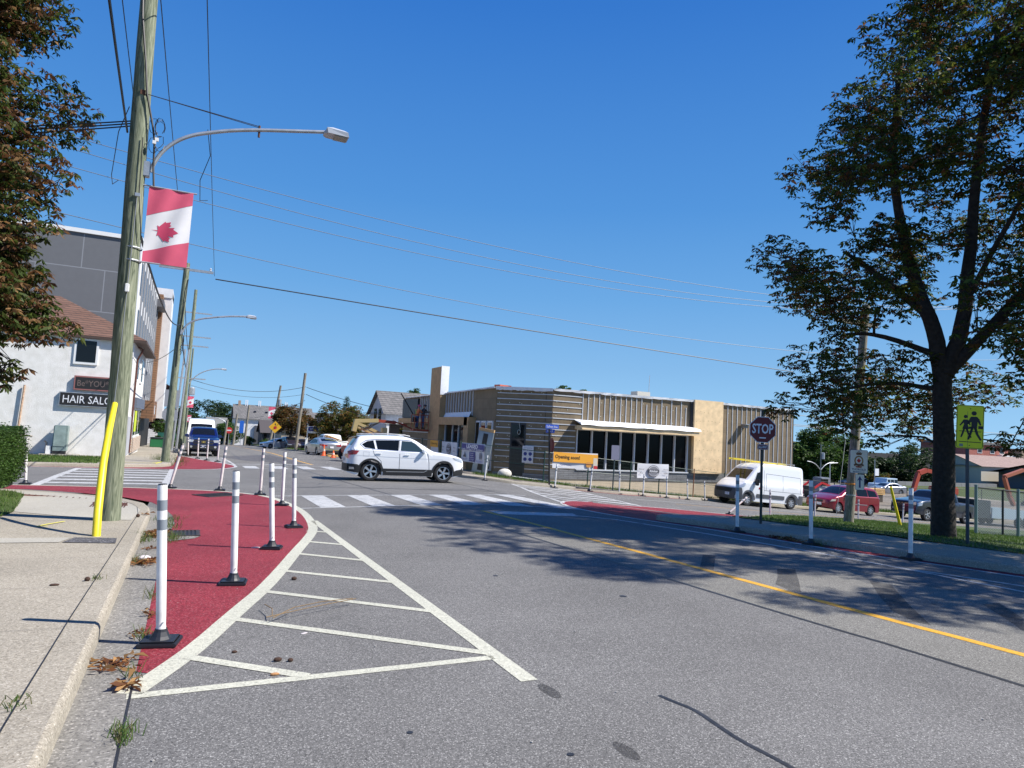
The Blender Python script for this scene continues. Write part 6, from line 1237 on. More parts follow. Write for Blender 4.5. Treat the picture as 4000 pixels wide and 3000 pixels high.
# ---------- left side buildings ----------
STUC = mat('rough white stucco', (.70, .68, .63), .9, c2=(.80, .78, .74), vscale=3, bump=.5, bscale=25); WSID = mat('white facade', (.66, .66, .66), .6, var=.05, vscale=2)
SHG = panelmat('brown shingle', (.13, .065, .042), (.17, .09, .06), .9, .14, .02, (.05, .03, .02)); EAVE = mat('brown eave soffit', (.07, .045, .035), .7)
sb = thing('hair_salon_building', (0, 0, 0), label='two storey white stucco corner building with brown hipped roof', cat='building')
X0, Y0 = -2.68, 38.0
mb = MB(); mb.bx(-15, X0, Y0, 47.6, -1.0, 5.3); mb.build('wall', STUC, sb)
mb = MB(); mb.add([(-15.4, 37.8, 5.25), (-2.15, 37.8, 5.25), (-2.15, 48, 5.2), (-15.4, 48, 5.2), (-12, 43, 7.7), (-6.7, 43, 7.7)], [(0, 1, 5, 4), (1, 2, 5), (2, 3, 4, 5), (3, 0, 4)]); mb.build('roof', SHG, sb)
mb = MB(); mb.bx(-15.4, -2.15, 37.8, 48, 5.12, 5.24); mb.build('eave', EAVE, sb)
mb = MB(); mb.tube([(X0 + .06, 39.7, 5.05), (X0 + .3, 39.7, 4.95), (X0 + .08, 39.72, 4.4), (X0 + .07, 39.75, -.35)], .05, 8); mb.build('downspout', mat('dark brown downspout', (.09, .03, .02), .5), sb)
def window(parent, x0, x1, y0, y1, z0, z1, axis, m=None, name='window'):
    mb = MB()
    if axis == 'y': mb.bx(x0, x0 + .06, y0 - .1, y1 + .1, z0 - .12, z1 + .1); f = mb.build(name, m or WHITE, parent); mb = MB(); mb.bx(x0 + .055, x0 + .07, y0, y1, z0, z1); mb.build('pane', GLASS, f)
    else: mb.bx(x0 - .1, x1 + .1, y0 - .06, y0, z0 - .12, z1 + .1); f = mb.build(name, m or WHITE, parent); mb = MB(); mb.bx(x0, x1, y0 - .07, y0 - .055, z0, z1); mb.build('pane', GLASS, f)
    return f
window(sb, X0, 0, 40.6, 41.6, 3.5, 4.6, 'y'); window(sb, X0, 0, 43.8, 45.0, 3.5, 4.65, 'y'); window(sb, -5.05, -4.25, Y0, 0, 3.98, 5.0, 'x')
mb = MB(); mb.bx(X0, X0 + .18, 40.5, 47.4, 1.95, 2.5); mb.build('fascia', mat('slate fascia', (.10, .12, .16), .6), sb)
mb = MB(); mb.bx(X0, X0 + .12, 40.6, 47.3, -.4, .35); mb.build('brick_skirt', panelmat('tan brick', (.33, .22, .15), (.42, .3, .2), .25, .09, .012, (.5, .48, .44)), sb)
for y0, y1 in ((40.9, 42.4), (42.9, 44.2), (44.6, 46.0)): window(sb, X0 + .02, 0, y0, y1, .5, 1.85, 'y', name='shop_window')
mb = MB(); mb.bx(X0 + .1, X0 + .12, 41.0, 42.3, .7, 1.8); mb.build('window_poster', mat('lime poster', (.5, .62, .03), .6), sb)
mb = MB(); mb.bx(X0, X0 + .05, 38.1, 40.2, -.4, 1.5); mb.build('grey_door', mat('grey door paint', (.4, .41, .44), .6), sb)
# signs and fittings on the stucco wall
t = thing('shop_sign', (-4.25, 37.93, 2.18), label='black HAIR SALON sign with white hand lettering', cat='sign')
mb = MB(); mb.box((0, 0, 0), (2.62, .1, .66)); mb.build('box', GALV, t, bevel=.01); M = facing((0, -.052, 0), 180); panel('face', 2.54, .58, M, BLACK, t, .01); text('HAIR SALON', 'lettering', SW, t, M @ Matrix.Translation((0, 0, .006)), width=2.3, height=.36, bold=.0)
t = thing('shop_sign', (-4.0, 37.9, 2.97), label='dark red framed chalk style sign reading Be*YOU*tiful', cat='sign')
mb = MB(); mb.box((0, 0, 0), (2.05, .12, .68)); mb.build('frame', mat('faded red frame', (.30, .12, .11), .6), t, bevel=.01); M = facing((0, -.062, 0), 180); panel('face', 1.93, .55, M, BLACK, t, .01); text('Be*YOU*tiful', 'lettering', mat('chalk brown', (.16, .12, .11), .8), t, M @ Matrix.Translation((0, 0, .006)), width=1.75, height=.3)
t = thing('utility_cabinet', (-5.28, 37.6, HT(-5.3, 37.6)), label='tall grey green metal cabinet against the stucco wall', cat='cabinet')
mb = MB(); mb.box((0, 0, .78), (.56, .5, 1.2)); mb.build('body', mat('grey green enamel', (.2, .26, .25), .5, var=.1), t, bevel=.03); mb = MB(); mb.box((-.02, -.26, .88), (.44, .02, .92)); mb.build('door', mat('scratched door', (.26, .33, .31), .3, var=.2, vscale=3), t)
mb = MB(); mb.box((0, -.1, .1), (.5, .3, .2)); mb.build('vent', BLACK, t); mb = MB(); mb.box((-.42, -.05, .2), (.2, .3, .45)); mb.build('side_box', WHITE, t)
mb = MB(); mb.box((0, 0, .02), (1.5, .7, .08)); mb.build('plinth', CONC2, t)
mb = MB(); mb.tube([(-7.02, 37.9, .45), (-6.93, 37.9, 2.7)], .045, 8); tag(mb.build('vent_pipe', mat('peeling pipe paint', (.45, .3, .2), .8, var=.3, vscale=10)), 'rust streaked vertical pipe on the stucco wall', 'pipe')
t = thing('gas_meter_pipes', (-6.8, 37.7, HT(-6.8, 37.7)), label='rusty pale gas pipework at the foot of the stucco wall', cat='pipes'); PPT = mat('pale rusty pipe', (.4, .34, .28), .7, var=.3, vscale=12)
for p in ([(-.35, 0, .85), (.4, 0, .83)], [(-.3, .0, .7), (.3, 0, .7)], [(-.1, 0, 0), (-.1, 0, .85)], [(.12, 0, .1), (.12, 0, .7)], [(.95, 0, 0), (.97, 0, .55), (.9, -.1, .65)]): mb = MB(); mb.tube(p, .04, 8); mb.build('pipe', PPT, t)
# tall grey and white building
tb = thing('apartment_building', (0, 0, 0), label='tall grey and white panelled building with brown tower behind the salon', cat='building')
GP = panelmat('grey fibre panel', (.14, .145, .155), (.145, .15, .16), 3.6, 2.6, .03, (.25, .26, .28), off=.35, bump=.1, var=.03)
mb = MB(); mb.bx(-22, -3.6, 48.6, 74, -1, 12.55); mb.build('grey_wall', GP, tb)
mb = MB(); mb.bx(-22.1, -3.5, 48.5, 74.1, 12.55, 12.8); mb.build('parapet', WHITE, tb)
mb = MB(); mb.bx(-3.6, -3.52, 48.6, 74, 2.4, 12.55); mb.build('white_facade', WSID, tb)
for k in range(9):
    y = 50 + k * 2.6
    for z in (3.2, 6.3, 9.4):
        mb = MB(); mb.bx(-3.52, -3.49, y, y + .75, z, z + 2.1); f = mb.build('window', mat('dark window strip', (.03, .033, .04), .2), tb)
    mb = MB(); mb.bx(-3.52, -3.42, y + 1.2, y + 1.5, 2.6, 12.4); mb.build('fin', mat('grey fin', (.2, .21, .23), .6), tb)
mb = MB(); mb.bx(-3.6, -2.9, 70, 74, 11.6, 12.3); mb.build('cornice', mat('dark cornice', (.10, .1, .11), .6), tb)
BRN = panelmat('brown timber cladding', (.20, .105, .055), (.22, .115, .06), 6, .22, .02, (.09, .05, .03), var=.06)
mb = MB(); mb.bx(-6, -3.15, 74.05, 80, 1.0, 13.4); mb.build('brown_tower', BRN, tb); mb = MB(); mb.bx(-3.6, -2.55, 60, 66, 1.35, 2.75); mb.build('brown_canopy', BRN, tb); mb = MB(); mb.bx(-5, -3.4, 55, 74, -1.5, 2.4); mb.build('ground_floor', BLACK, tb)
mb = MB(); mb.bx(-3.15, -2.4, 75.9, 80.2, 1.35, 14.0); mb.build('white_frame', WSID, tb); mb = MB(); mb.bx(-4.0, -2.4, 75.8, 80.3, 13.4, 14.3); mb.build('white_frame_top', WSID, tb)
mb = MB(); mb.bx(-2.6, -2.55, 62, 63, 1.7, 2.4); mb.build('house_sign', SW, tb)
t = thing('house', (-4.2, 96, HT(-4, 96)), label='small white clapboard house glimpsed beyond the tower', cat='house'); mb = MB(); mb.bx(-3, 2.0, 0, 6, 0, 3.0); mb.build('wall', panelmat('white clapboard', (.6, .6, .6), (.62, .62, .62), 8, .2, .02, (.35, .35, .35)), t); mb = MB(); mb.add([(-3.3, -.3, 2.9), (2.3, -.3, 2.9), (2.3, 6.3, 2.9), (-3.3, 6.3, 2.9), (-3.3, 3, 4.4), (2.3, 3, 4.4)], [(0, 1, 5, 4), (2, 3, 4, 5), (0, 4, 3), (1, 2, 5)]); mb.build('roof', mat('grey roof', (.12, .12, .12), .8), t); mb = MB(); mb.bx(.6, 1.6, -.06, 0, 1.6, 2.5); mb.build('window', GLASS, t)
for i in range(3):
    o = thing('waste_bin', (-2.2 + .0 * i, 62 + i * .9, HT(-2, 62)), label=['green lidded bin nearest the salon on the sidewalk', 'middle green lidded bin by the tower doorway', 'farthest green lidded bin by the tower doorway'][i], cat='bin', group='green bins by the doorway'); mb = MB(); mb.box((0, 0, .35), (.9, .6, .7)); mb.build('body', mat('green bin plastic', (.02, .16, .06), .5), o, bevel=.04); mb = MB(); mb.box((0, 0, .73), (.95, .66, .07)); mb.build('lid', mat('black bin lid', (.02, .03, .03), .5), o)
t = thing('real_estate_board', (-1.7, 70, HT(-1.7, 70) + .3), label='dark green information board beside the distant flower bed', cat='sign'); M = facing((0, 0, .6), 178); panel('panel', 1.5, .7, M, mat('deep teal', (.01, .09, .07), .5), t, .02)
# distant houses on the street axis
def gable(name, label, x0, x1, y0, y1, zb_, ze, zr, wm, rm, axis='x', over=.4):
    t = thing(name, (0, 0, 0), label=label, cat='house'); mb = MB(); mb.bx(x0, x1, y0, y1, zb_, ze); mb.build('wall', wm, t); mb = MB(); o_ = over
    if axis == 'x':
        ym = (y0 + y1) / 2; mb.add([(x0 - o_, y0 - o_, ze - .15), (x1 + o_, y0 - o_, ze - .15), (x1 + o_, y1 + o_, ze - .15), (x0 - o_, y1 + o_, ze - .15), (x0 - o_, ym, zr), (x1 + o_, ym, zr)], [(0, 1, 5, 4), (2, 3, 4, 5), (0, 3, 2, 1)]); mb.build('roof', rm, t)
        mb = MB(); mb.add([(x0, y0, ze - .05), (x0, y1, ze - .05), (x0, ym, zr - .15), (x1, y0, ze - .05), (x1, y1, ze - .05), (x1, ym, zr - .15)], [(0, 2, 1), (3, 4, 5), (0, 3, 5, 2), (1, 2, 5, 4)]); mb.build('gable', wm, t)
    else:
        xm = (x0 + x1) / 2; mb.add([(x0 - o_, y0 - o_, ze - .15), (x0 - o_, y1 + o_, ze - .15), (x1 + o_, y1 + o_, ze - .15), (x1 + o_, y0 - o_, ze - .15), (xm, y0 - o_, zr), (xm, y1 + o_, zr)], [(0, 4, 5, 1), (2, 5, 4, 3), (0, 1, 2, 3)]); mb.build('roof', rm, t)
        mb = MB(); mb.add([(x0, y0, ze - .05), (x1, y0, ze - .05), (xm, y0, zr - .15), (x0, y1, ze - .05), (x1, y1, ze - .05), (xm, y1, zr - .15)], [(0, 1, 2), (3, 5, 4), (0, 2, 5, 3), (1, 4, 5, 2)]); mb.build('gable', wm, t)
    return t
GSH = panelmat('grey shingle', (.13, .125, .12), (.18, .17, .165), .5, .22, .03, (.07, .07, .07))
t = gable('house', 'long pale gabled house with antennas on its grey roof at the street end', 8.6, 24, 150, 160, -4, 2.0, 4.9, WSID, GSH)
for i, x in enumerate((10.6, 13.2, 18.6)): 
    for dx in (0, .35): mb = MB(); mb.bx(x + dx, x + dx + .18, 154.6, 154.8, 4.6, 5.9); mb.build('antenna', SW, t)
mb = MB(); mb.bx(9.2, 9.7, 154.5, 155, 4.5, 5.7); mb.build('chimney', mat('tan brick plain', (.35, .25, .18), .8), t)
for x in (12.2, 14.5): mb = MB(); mb.add([(x, 152, 3.35), (x + .5, 152, 3.35), (x + .5, 152.4, 3.62), (x, 152.4, 3.62)], [(0, 1, 2, 3)]); mb.build('skylight', GLASS, t)
mb = MB(); mb.bx(12.4, 14.2, 149.6, 149.95, -3.4, .6); mb.build('dark_pilaster', mat('dark grey render', (.07, .075, .09), .6), t); mb = MB(); mb.bx(10.8, 11.6, 149.8, 149.96, -3.4, -1.6); mb.build('door', BLACK, t)
t = gable('house', 'low dark shingled house left of the beige one', 12.6, 18, 135, 143, -3, -.4, 1.8, mat('dark panelled wall', (.06, .06, .07), .8), mat('dark shingle', (.07, .06, .06), .9))
mb = MB(); mb.bx(12.9, 13.4, 134.9, 135, -2.2, -.6); mb.build('window', GLASS, t); mb = MB(); mb.bx(16, 17, 134.2, 135.0, -1.0, -.3); mb.build('awning', BLACK, t)
t = gable('house', 'beige clapboard house behind the yellow diamond sign', 13.3, 19, 112, 122, -3, .6, 1.9, panelmat('beige clapboard', (.42, .35, .25), (.44, .37, .27), 8, .2, .02, (.25, .2, .15)), SHG, 'y')
mb = MB(); mb.bx(13.9, 14.7, 111.93, 112, -1.6, -.6); mb.build('window', GLASS, t); mb = MB(); mb.bx(15.7, 16.5, 111.93, 112, .2, .9); mb.build('window', GLASS, t)
t = gable('house', 'long low brown roofed house behind the autumn trees', 19, 44, 120, 130, -3, .8, 3.6, mat('tan wall', (.35, .27, .2), .8), GSH)
t = thing('building', (0, 0, 0), label='flat roofed pale building left of the distant bushes', cat='building'); mb = MB(); mb.bx(3.4, 7.6, 160, 172, -5, 1.9); mb.build('wall', mat('pale render', (.42, .42, .4), .8), t); mb = MB(); mb.bx(3.0, 4.8, 150, 156, -5, 1.0); mb.build('green_wing', mat('grey green boards', (.10, .13, .12), .8), t); mb = MB(); mb.bx(2.9, 4.9, 149.9, 156.1, 1.0, 1.15); mb.build('wing_trim', mat('rusty trim', (.2, .08, .05), .7), t)
# grey gabled house next to the building site
PS = panelmat('pale blue clapboard', (.36, .39, .44), (.38, .41, .46), 9, .13, .012, (.2, .22, .26))
t = gable('house', 'pale grey clapboard house with shingled roof left of the unfinished building', 17.4, 28, 65.5, 72, -2, 3.1, 5.35, PS, GSH, over=.35)
for y in (67.4, 69.2): mb = MB(); mb.bx(17.33, 17.4, y, y + .9, 2.2, 3.5); mb.build('window', GLASS, t)
mb = MB(); mb.bx(17.0, 24, 64.2, 65.5, 2.0, 2.12); mb.build('porch_roof', WHITE, t)
for x in (17.2, 19.4): mb = MB(); mb.bx(x, x + .25, 64.3, 64.55, -1.6, 2.0); mb.build('porch_post', WHITE, t)
mb = MB(); mb.bx(17.6, 24, 65.3, 65.49, -1.5, 1.9); mb.build('porch_wall', mat('dark porch', (.05, .045, .05), .8), t)
# ---------- right side background ----------
BG_ = mat('beige render', (.42, .375, .29), .85, var=.05)
t = thing('apartment_building', (0, 0, 0), label='beige four storey block half hidden by the big green tree', cat='building')
mb = MB(); mb.bx(100, 116, 100, 112, -6, 2.9); mb.build('wall', BG_, t); mb = MB(); mb.bx(99.9, 116.1, 99.9, 112, 2.9, 3.1); mb.build('parapet', mat('brown parapet', (.2, .16, .12), .7), t); mb = MB(); mb.bx(100, 110, 104, 110, 3.0, 4.1); mb.build('penthouse', BG_, t)
for z in (-4.6, -2.9, -1.2, .6):
    for x in (106.8, 110.2, 113.2): window(t, x, x + .8, 100, 0, z, z + .9, 'x')
RB = panelmat('red brick', (.30, .075, .05), (.36, .10, .07), .5, .15, .015, (.3, .2, .17)); TBK = panelmat('tan brick wall', (.24, .18, .13), (.28, .21, .15), .5, .15, .015, (.15, .12, .1))
t = thing('building', (0, 0, 0), label='red brick building with white porch rails behind the school sign', cat='building'); mb = MB(); mb.bx(150, 165, 90, 100, -4, 4.6); mb.build('wall', RB, t); mb = MB(); mb.bx(149.5, 165.5, 89.5, 100, 4.6, 5.2); mb.build('roof', mat('grey roof', (.12, .12, .12), .8), t); mb = MB(); mb.bx(161, 166, 89, 90, 1.8, 2.6); mb.build('white_rail', WHITE, t)
for x in (154, 158.5, 162): window(t, x, x + 1.4, 90, 0, 2.9, 4.1, 'x')
t = thing('building', (0, 0, 0), label='tan brick building with dark windows at the right frame edge', cat='building'); mb = MB(); mb.bx(166.5, 190, 88, 100, -5, 4.2); mb.build('wall', TBK, t)
for x in (168, 171.5, 175): window(t, x, x + 1.5, 88, 0, 1.4, 3.2, 'x', TBK)
SHP = panelmat('pinkish shingle', (.25, .17, .14), (.29, .2, .17), .6, .25, .02, (.15, .1, .09))
t = gable('house', 'cream house with pinkish shingle roof behind the chestnut trunk', 138, 160, 80, 90, -5, .3, 2.3, mat('cream wall', (.5, .46, .38), .8), SHP)
for x in (147, 150.5, 154.5): window(t, x, x + 1.1, 80, 0, -2.6, -.6, 'x')
t = gable('building', 'low grey hip roofed building behind the chain-link fence', 140, 175, 68, 78, -5, -.6, .9, mat('grey wall', (.12, .12, .13), .8), mat('charcoal roof', (.09, .09, .1), .8), over=1.2)
for x in range(142, 172, 5): window(t, x, x + 1.6, 68, 0, -3.6, -1.6, 'x')
t = thing('building', (0, 0, 0), label='long dark building behind the orange excavator', cat='building'); mb = MB(); mb.bx(115, 150, 92, 104, -6, 1.7); mb.build('wall', mat('dark wall', (.045, .045, .05), .8), t)
t = thing('noise_wall', (0, 0, 0), label='grey panel wall along the lower road beyond the jeep', cat='wall'); mb = MB(); mb.bx(95, 135, 75.5, 76, -6, -2.9); mb.build('panels', panelmat('grey precast', (.2, .2, .2), (.22, .22, .22), 2.5, 5, .04, (.1, .1, .1)), t)
# street lamps in the right distance
for x, y, z, h2, lb in ((73.3, 62, -4.0, 2.4, 'distant pole with two lamp arms before the big green tree'), (75.0, 62, -4.0, .05, 'distant single arm lamp right of the two armed one')):
    t = thing('street_lamp', (x, y, z), label=lb, cat='street lamp'); mb = MB(); mb.cyl((0, 0, 0), (0, 0, h2 - z), .09, .06, 8); mb.build('post', mat('green grey steel', (.15, .18, .18), .5, .4) if h2 > 1 else GALV, t)
    for sg in ((-1, 1) if h2 > 1 else (1,)):
        mb = MB(); zz = (-.9 if h2 > 1 else 0) - z; mb.tube(chaikin([(0, 0, zz), (sg * .8, 0, zz + .7), (sg * 1.7, 0, zz + 1.0), (sg * 2.4, 0, zz + 1.05)]) if h2 > 1 else [(0, 0, zz), (.6, 0, zz + .05), (1.4, 0, zz + .1)], .05, 6); mb.build('arm', GALV, t)
    if h2 > 1: mb = MB(); mb.lathe([(.25, 0), (.25, .8), (.001, .85)], 10, Matrix.Translation((.35, 0, .5 - z))); mb.build('transformer', GALV, t)
# ================= VEGETATION =================
import numpy as np
def leafmat(name, trans=.35):
    m = bpy.data.materials.new(name); m.use_nodes = True; n = m.node_tree.nodes; l = m.node_tree.links; b = n['Principled BSDF']; b.inputs['Roughness'].default_value = .55; b.inputs['Specular IOR Level'].default_value = .3
    a = n.new('ShaderNodeAttribute'); a.attribute_name = 'leafcol'; l.new(a.outputs['Color'], b.inputs['Base Color'])
    t = n.new('ShaderNodeBsdfTranslucent'); l.new(a.outputs['Color'], t.inputs['Color']); mx = n.new('ShaderNodeMixShader'); mx.inputs[0].default_value = trans
    l.new(b.outputs[0], mx.inputs[1]); l.new(t.outputs[0], mx.inputs[2]); l.new(mx.outputs[0], n['Material Output'].inputs['Surface']); return m
LEAFM = leafmat('leaves', .4); BARK = mat('chestnut bark', (.028, .022, .018), .95, var=.35, vscale=12, bump=1.0, bscale=14); GRASSM = leafmat('grass blades', .3)
def cards(name, V, F, C, m, parent=None):
    me = bpy.data.meshes.new(name); nv = len(V); nf = len(F); k = F.shape[1]
    me.vertices.add(nv); me.vertices.foreach_set('co', V.astype(np.float32).ravel()); me.loops.add(nf * k); me.loops.foreach_set('vertex_index', F.astype(np.int32).ravel())
    me.polygons.add(nf); me.polygons.foreach_set('loop_start', np.arange(0, nf * k, k, dtype=np.int32)); me.polygons.foreach_set('loop_total', np.full(nf, k, dtype=np.int32)); me.update(calc_edges=True)
    at = me.color_attributes.new('leafcol', 'FLOAT_COLOR', 'POINT'); cc = np.ones((nv, 4), np.float32); cc[:, :3] = C; at.data.foreach_set('color', cc.ravel()); me.materials.append(m)
    o = bpy.data.objects.new(name, me); col.objects.link(o); o.parent = parent; return o
def leaves(pts, size, rng, pal, palm=5, droop=.5, aspect=.34, tint=.25):
    """pts (n,3) leaf positions -> palmate leaves of `palm` leaflets (quads)"""
    n = len(pts); pal = np.array(pal); base = pal[rng.integers(0, len(pal), n)] * (1 + rng.uniform(-tint, tint, (n, 1)))
    a0 = rng.uniform(0, 2 * np.pi, n); s = size * rng.uniform(.65, 1.2, n); tilt_ = rng.uniform(-.5, .6, n)
    V = []; C = []
    for k in range(palm):
        a = a0 + (k - (palm - 1) / 2) * (2 * np.pi / palm * .8 if palm > 1 else 0) + rng.uniform(-.15, .15, n)
        dz = -droop + tilt_ * .5 + rng.uniform(-.45, .35, n); d = np.stack([np.cos(a), np.sin(a), dz], 1); d /= np.linalg.norm(d, axis=1, keepdims=True)
        up = rng.normal(0, .6, (n, 3)) + np.array([0, 0, 1]); w_ = np.cross(d, up); w_ /= np.linalg.norm(w_, axis=1, keepdims=True) + 1e-6
        L_ = (s * rng.uniform(.8, 1.1, n))[:, None]; wd = L_ * aspect * .5
        bend = np.cross(w_, d) * L_ * rng.uniform(-.12, .12, (n, 1))
        V.append(np.stack([pts, pts + d * L_ * .62 + w_ * wd + bend, pts + d * L_ + bend * -1 + np.array([0, 0, -1]) * L_ * .08, pts + d * L_ * .62 - w_ * wd + bend], 1)); cc = base * (1 + rng.uniform(-.12, .12, (n, 1))); C.append(np.repeat(cc[:, None, :], 4, 1))
    V = np.concatenate(V).reshape(-1, 3); C = np.clip(np.concatenate(C).reshape(-1, 3), .003, 1); F = np.arange(len(V)).reshape(-1, 4); return V, F, C
def ball(rng, n, c, r, shell=.35):
    d = rng.normal(0, 1, (n, 3)); d /= np.linalg.norm(d, axis=1, keepdims=True); q = rng.uniform(shell ** 3, 1, (n, 1)) ** (1 / 3); return np.array(c) + d * q * np.array(r)
def tree(name, label, base, trunk, clumps, leafn, lsize, pal, seed, cat='tree', r0=.33, palm=5, droop=.5, group=None, bark=None, twigs=True, aspect=.34, extra=None):
    rng = np.random.default_rng(seed); t = thing(name, base, label=label, cat=cat, group=group); B = Vector(base); bark = bark or BARK
    nodes = []; mb = MB()
    for path, ra, rb in trunk:
        pth = [Vector(p) - B for p in path]; q = chaikin([tuple(p) for p in pth], 2); mb.tube([(p[0] + rng.uniform(-.015, .015), p[1] + rng.uniform(-.015, .015), p[2]) for p in q], [ra + (rb - ra) * i / (len(q) - 1) for i in range(len(q))], 14)
        k = len(q)
        for i, p in enumerate(q):
            if p[2] > 1.6 or ra < .2: nodes.append((Vector(p), ra + (rb - ra) * i / (k - 1)))
    mb.build('trunk', bark, t, smooth=True, angle=R(70))
    if not nodes: nodes = [(Vector(p), .05) for p in q]
    mb = MB(); cl = [(Vector(c) - B, r) for c, r in clumps]; cl.sort(key=lambda x: min((x[0] - nd[0]).length for nd in nodes)); tips = []
    for c, r in cl:
        # join to the nearest node that lies lower
        j = min(range(len(nodes)), key=lambda i: (nodes[i][0] - c).length + max(0, nodes[i][0].z - c.z) * 1.5); a, ra = nodes[j]; d = c - a; L_ = d.length; r1 = max(.012, min(ra * .65, .012 + .014 * L_)); pts = []
        m_ = max(3, int(L_ / .5) + 2)
        for i in range(m_ + 1):
            u = i / m_; off = Vector((0, 0, .12 * L_ * math.sin(u * math.pi))); pts.append(a + d * u + off + Vector(rng.uniform(-.06, .06, 3)) * (1 if 0 < i < m_ else 0))
        rs = [r1 + (.009 - r1) * i / m_ for i in range(m_ + 1)]; mb.tube(pts, rs, 6, False)
        for i in range(1, m_ + 1): nodes.append((pts[i], rs[i]))
        if twigs:
            for k in range(9):
                e = c + Vector(ball(rng, 1, (0, 0, 0), (r, r, r * .8), .5)[0]); s0 = pts[int(rng.integers(max(0, m_ - 3), m_ + 1))]; mid = (s0 + e) / 2 + Vector(rng.uniform(-.12, .12, 3)); mb.tube([s0, mid, e], [.009, .006, .003], 4, False)
    if mb.v: mb.build('limbs', bark, t, smooth=True)
    P_ = np.concatenate([ball(rng, max(4, int(leafn * (r ** 2) / sum(x[1] ** 2 for x in cl))), tuple(c), (r, r, r * .78), .3) for c, r in cl])
    V, F, C = leaves(P_, lsize, rng, pal, palm, droop, aspect); cards('foliage', V, F, C, LEAFM, t); return t
def shellclumps(c, rad, n, cr, seed, zmin=None, inner=.55, cond=None):
    rng = np.random.default_rng(seed); out = []
    while len(out) < n:
        p = ball(rng, 1, c, rad, inner)[0]
        if zmin and p[2] < zmin: continue
        if cond and not cond(p): continue
        out.append((tuple(p), cr * rng.uniform(.7, 1.25)))
    return out
CH = [(.05, .085, .012), (.035, .06, .012), (.08, .12, .018), (.05, .07, .015), (.15, .065, .02), (.10, .05, .02), (.04, .065, .012), (.12, .13, .02)]
CHB = [(.06, .09, .016), (.05, .08, .014), (.16, .08, .03), (.24, .14, .06), (.12, .055, .025), (.07, .09, .02), (.05, .07, .015), (.045, .07, .014)]
TB_ = (15.2, 9.6, -.16)
trunk1 = [([(15.2, 9.6, -.3), (15.19, 9.6, .1), (15.16, 9.58, 1.6), (15.1, 9.57, 3.2), (15.0, 9.65, 4.3), (14.75, 9.95, 5.4), (14.6, 10.2, 6.6), (14.45, 10.4, 8.4), (14.6, 10.3, 11.0)], .275, .05),
 ([(15.12, 9.55, 3.4), (15.3, 9.3, 4.3), (15.45, 9.2, 6.0), (15.5, 9.1, 8.0), (15.8, 8.8, 11.5)], .2, .05), ([(15.15, 9.5, 3.5), (15.7, 8.7, 4.7), (16.4, 7.8, 6.2), (17.0, 7.2, 8.0)], .15, .04),
 ([(14.95, 9.75, 4.7), (14.3, 10.7, 5.9), (13.9, 11.2, 6.4)], .1, .03), ([(15.02, 9.7, 3.9), (14.3, 10.6, 4.4), (13.9, 11.2, 4.4)], .08, .02), ([(15.05, 9.6, 3.1), (14.4, 10.5, 3.3), (13.5, 11.6, 2.9)], .06, .02),
 ([(15.4, 9.2, 5.2), (15.0, 8.0, 6.8), (14.2, 6.8, 7.8)], .07, .02)]
def profile_clumps(base, lefts, right, depth, z0, z1, n, cr, seed):
    """crown sampled by its outline: lateral reach to the street side per height, clear centre near the trunk low down"""
    rng = np.random.default_rng(seed); out = []; e = np.array([.534, -.845]); f = np.array([.845, .534])
    while len(out) < n:
        z = rng.uniform(z0, z1); L_ = np.interp(z, [q[0] for q in lefts], [q[1] for q in lefts]); s_ = rng.uniform(-L_, right); lim = math.sqrt(max(0, 1 - (s_ / (L_ if s_ < 0 else right)) ** 2)); d = rng.uniform(-1, 1) * depth * lim * (1 if z < z1 - 3 else .7)
        if math.hypot(s_, d) < .8 and rng.random() < .7: continue
        if d < -.8 and -1.2 < s_ < 1.6 and z < 3.8: continue
        p = base + e * s_ + f * d; out.append(((p[0], p[1], z + .12 * s_ * 0), cr * rng.uniform(.6, 1.3)))
    return out
LP = [(1.6, 1.6), (2.3, 2.6), (3.2, 3.1), (4.2, 3.2), (5.0, 3.6), (6.2, 3.9), (7.2, 3.7), (8.0, 3.2), (9.0, 2.6), (10, 1.9), (11.5, .9), (13.5, .5)]
cl1 = profile_clumps(np.array([15.2, 9.6]), LP, 4.6, 3.4, 2.3, 13.0, 225, .70, 3) + [((14.6, 10.9, 2.0), .45), ((15.9, 8.6, 2.0), .4), ((16.2, 8.2, 2.3), .45), ((13.9, 11.6, 2.3), .45), ((13.3, 12.4, 2.7), .5)]
tree('chestnut_tree', 'large dark chestnut tree on the right lawn before the school sign', TB_, trunk1, cl1, 21000, .14, CH, 11, aspect=.38)
trunk2 = [([(18.2, 2.2, -.4), (18.15, 2.3, 2.5), (18.0, 2.6, 4.2), (17.6, 3.2, 6.0), (17.2, 4.0, 8.5)], .33, .08), ([(18.05, 2.5, 4.0), (17.0, 4.4, 6.8), (16.2, 5.8, 8.2)], .14, .04), ([(18.1, 2.4, 3.8), (16.4, 3.0, 6.5), (14.6, 3.6, 8.6)], .13, .04)]
tree('chestnut_tree', 'second chestnut whose crown hangs into the upper right corner', (18.2, 2.2, -.3), trunk2, shellclumps((16.9, 4.4, 9.2), (4.2, 4.6, 4.6), 95, .8, 8, zmin=4.4, inner=.4), 9000, .17, CH, 12)
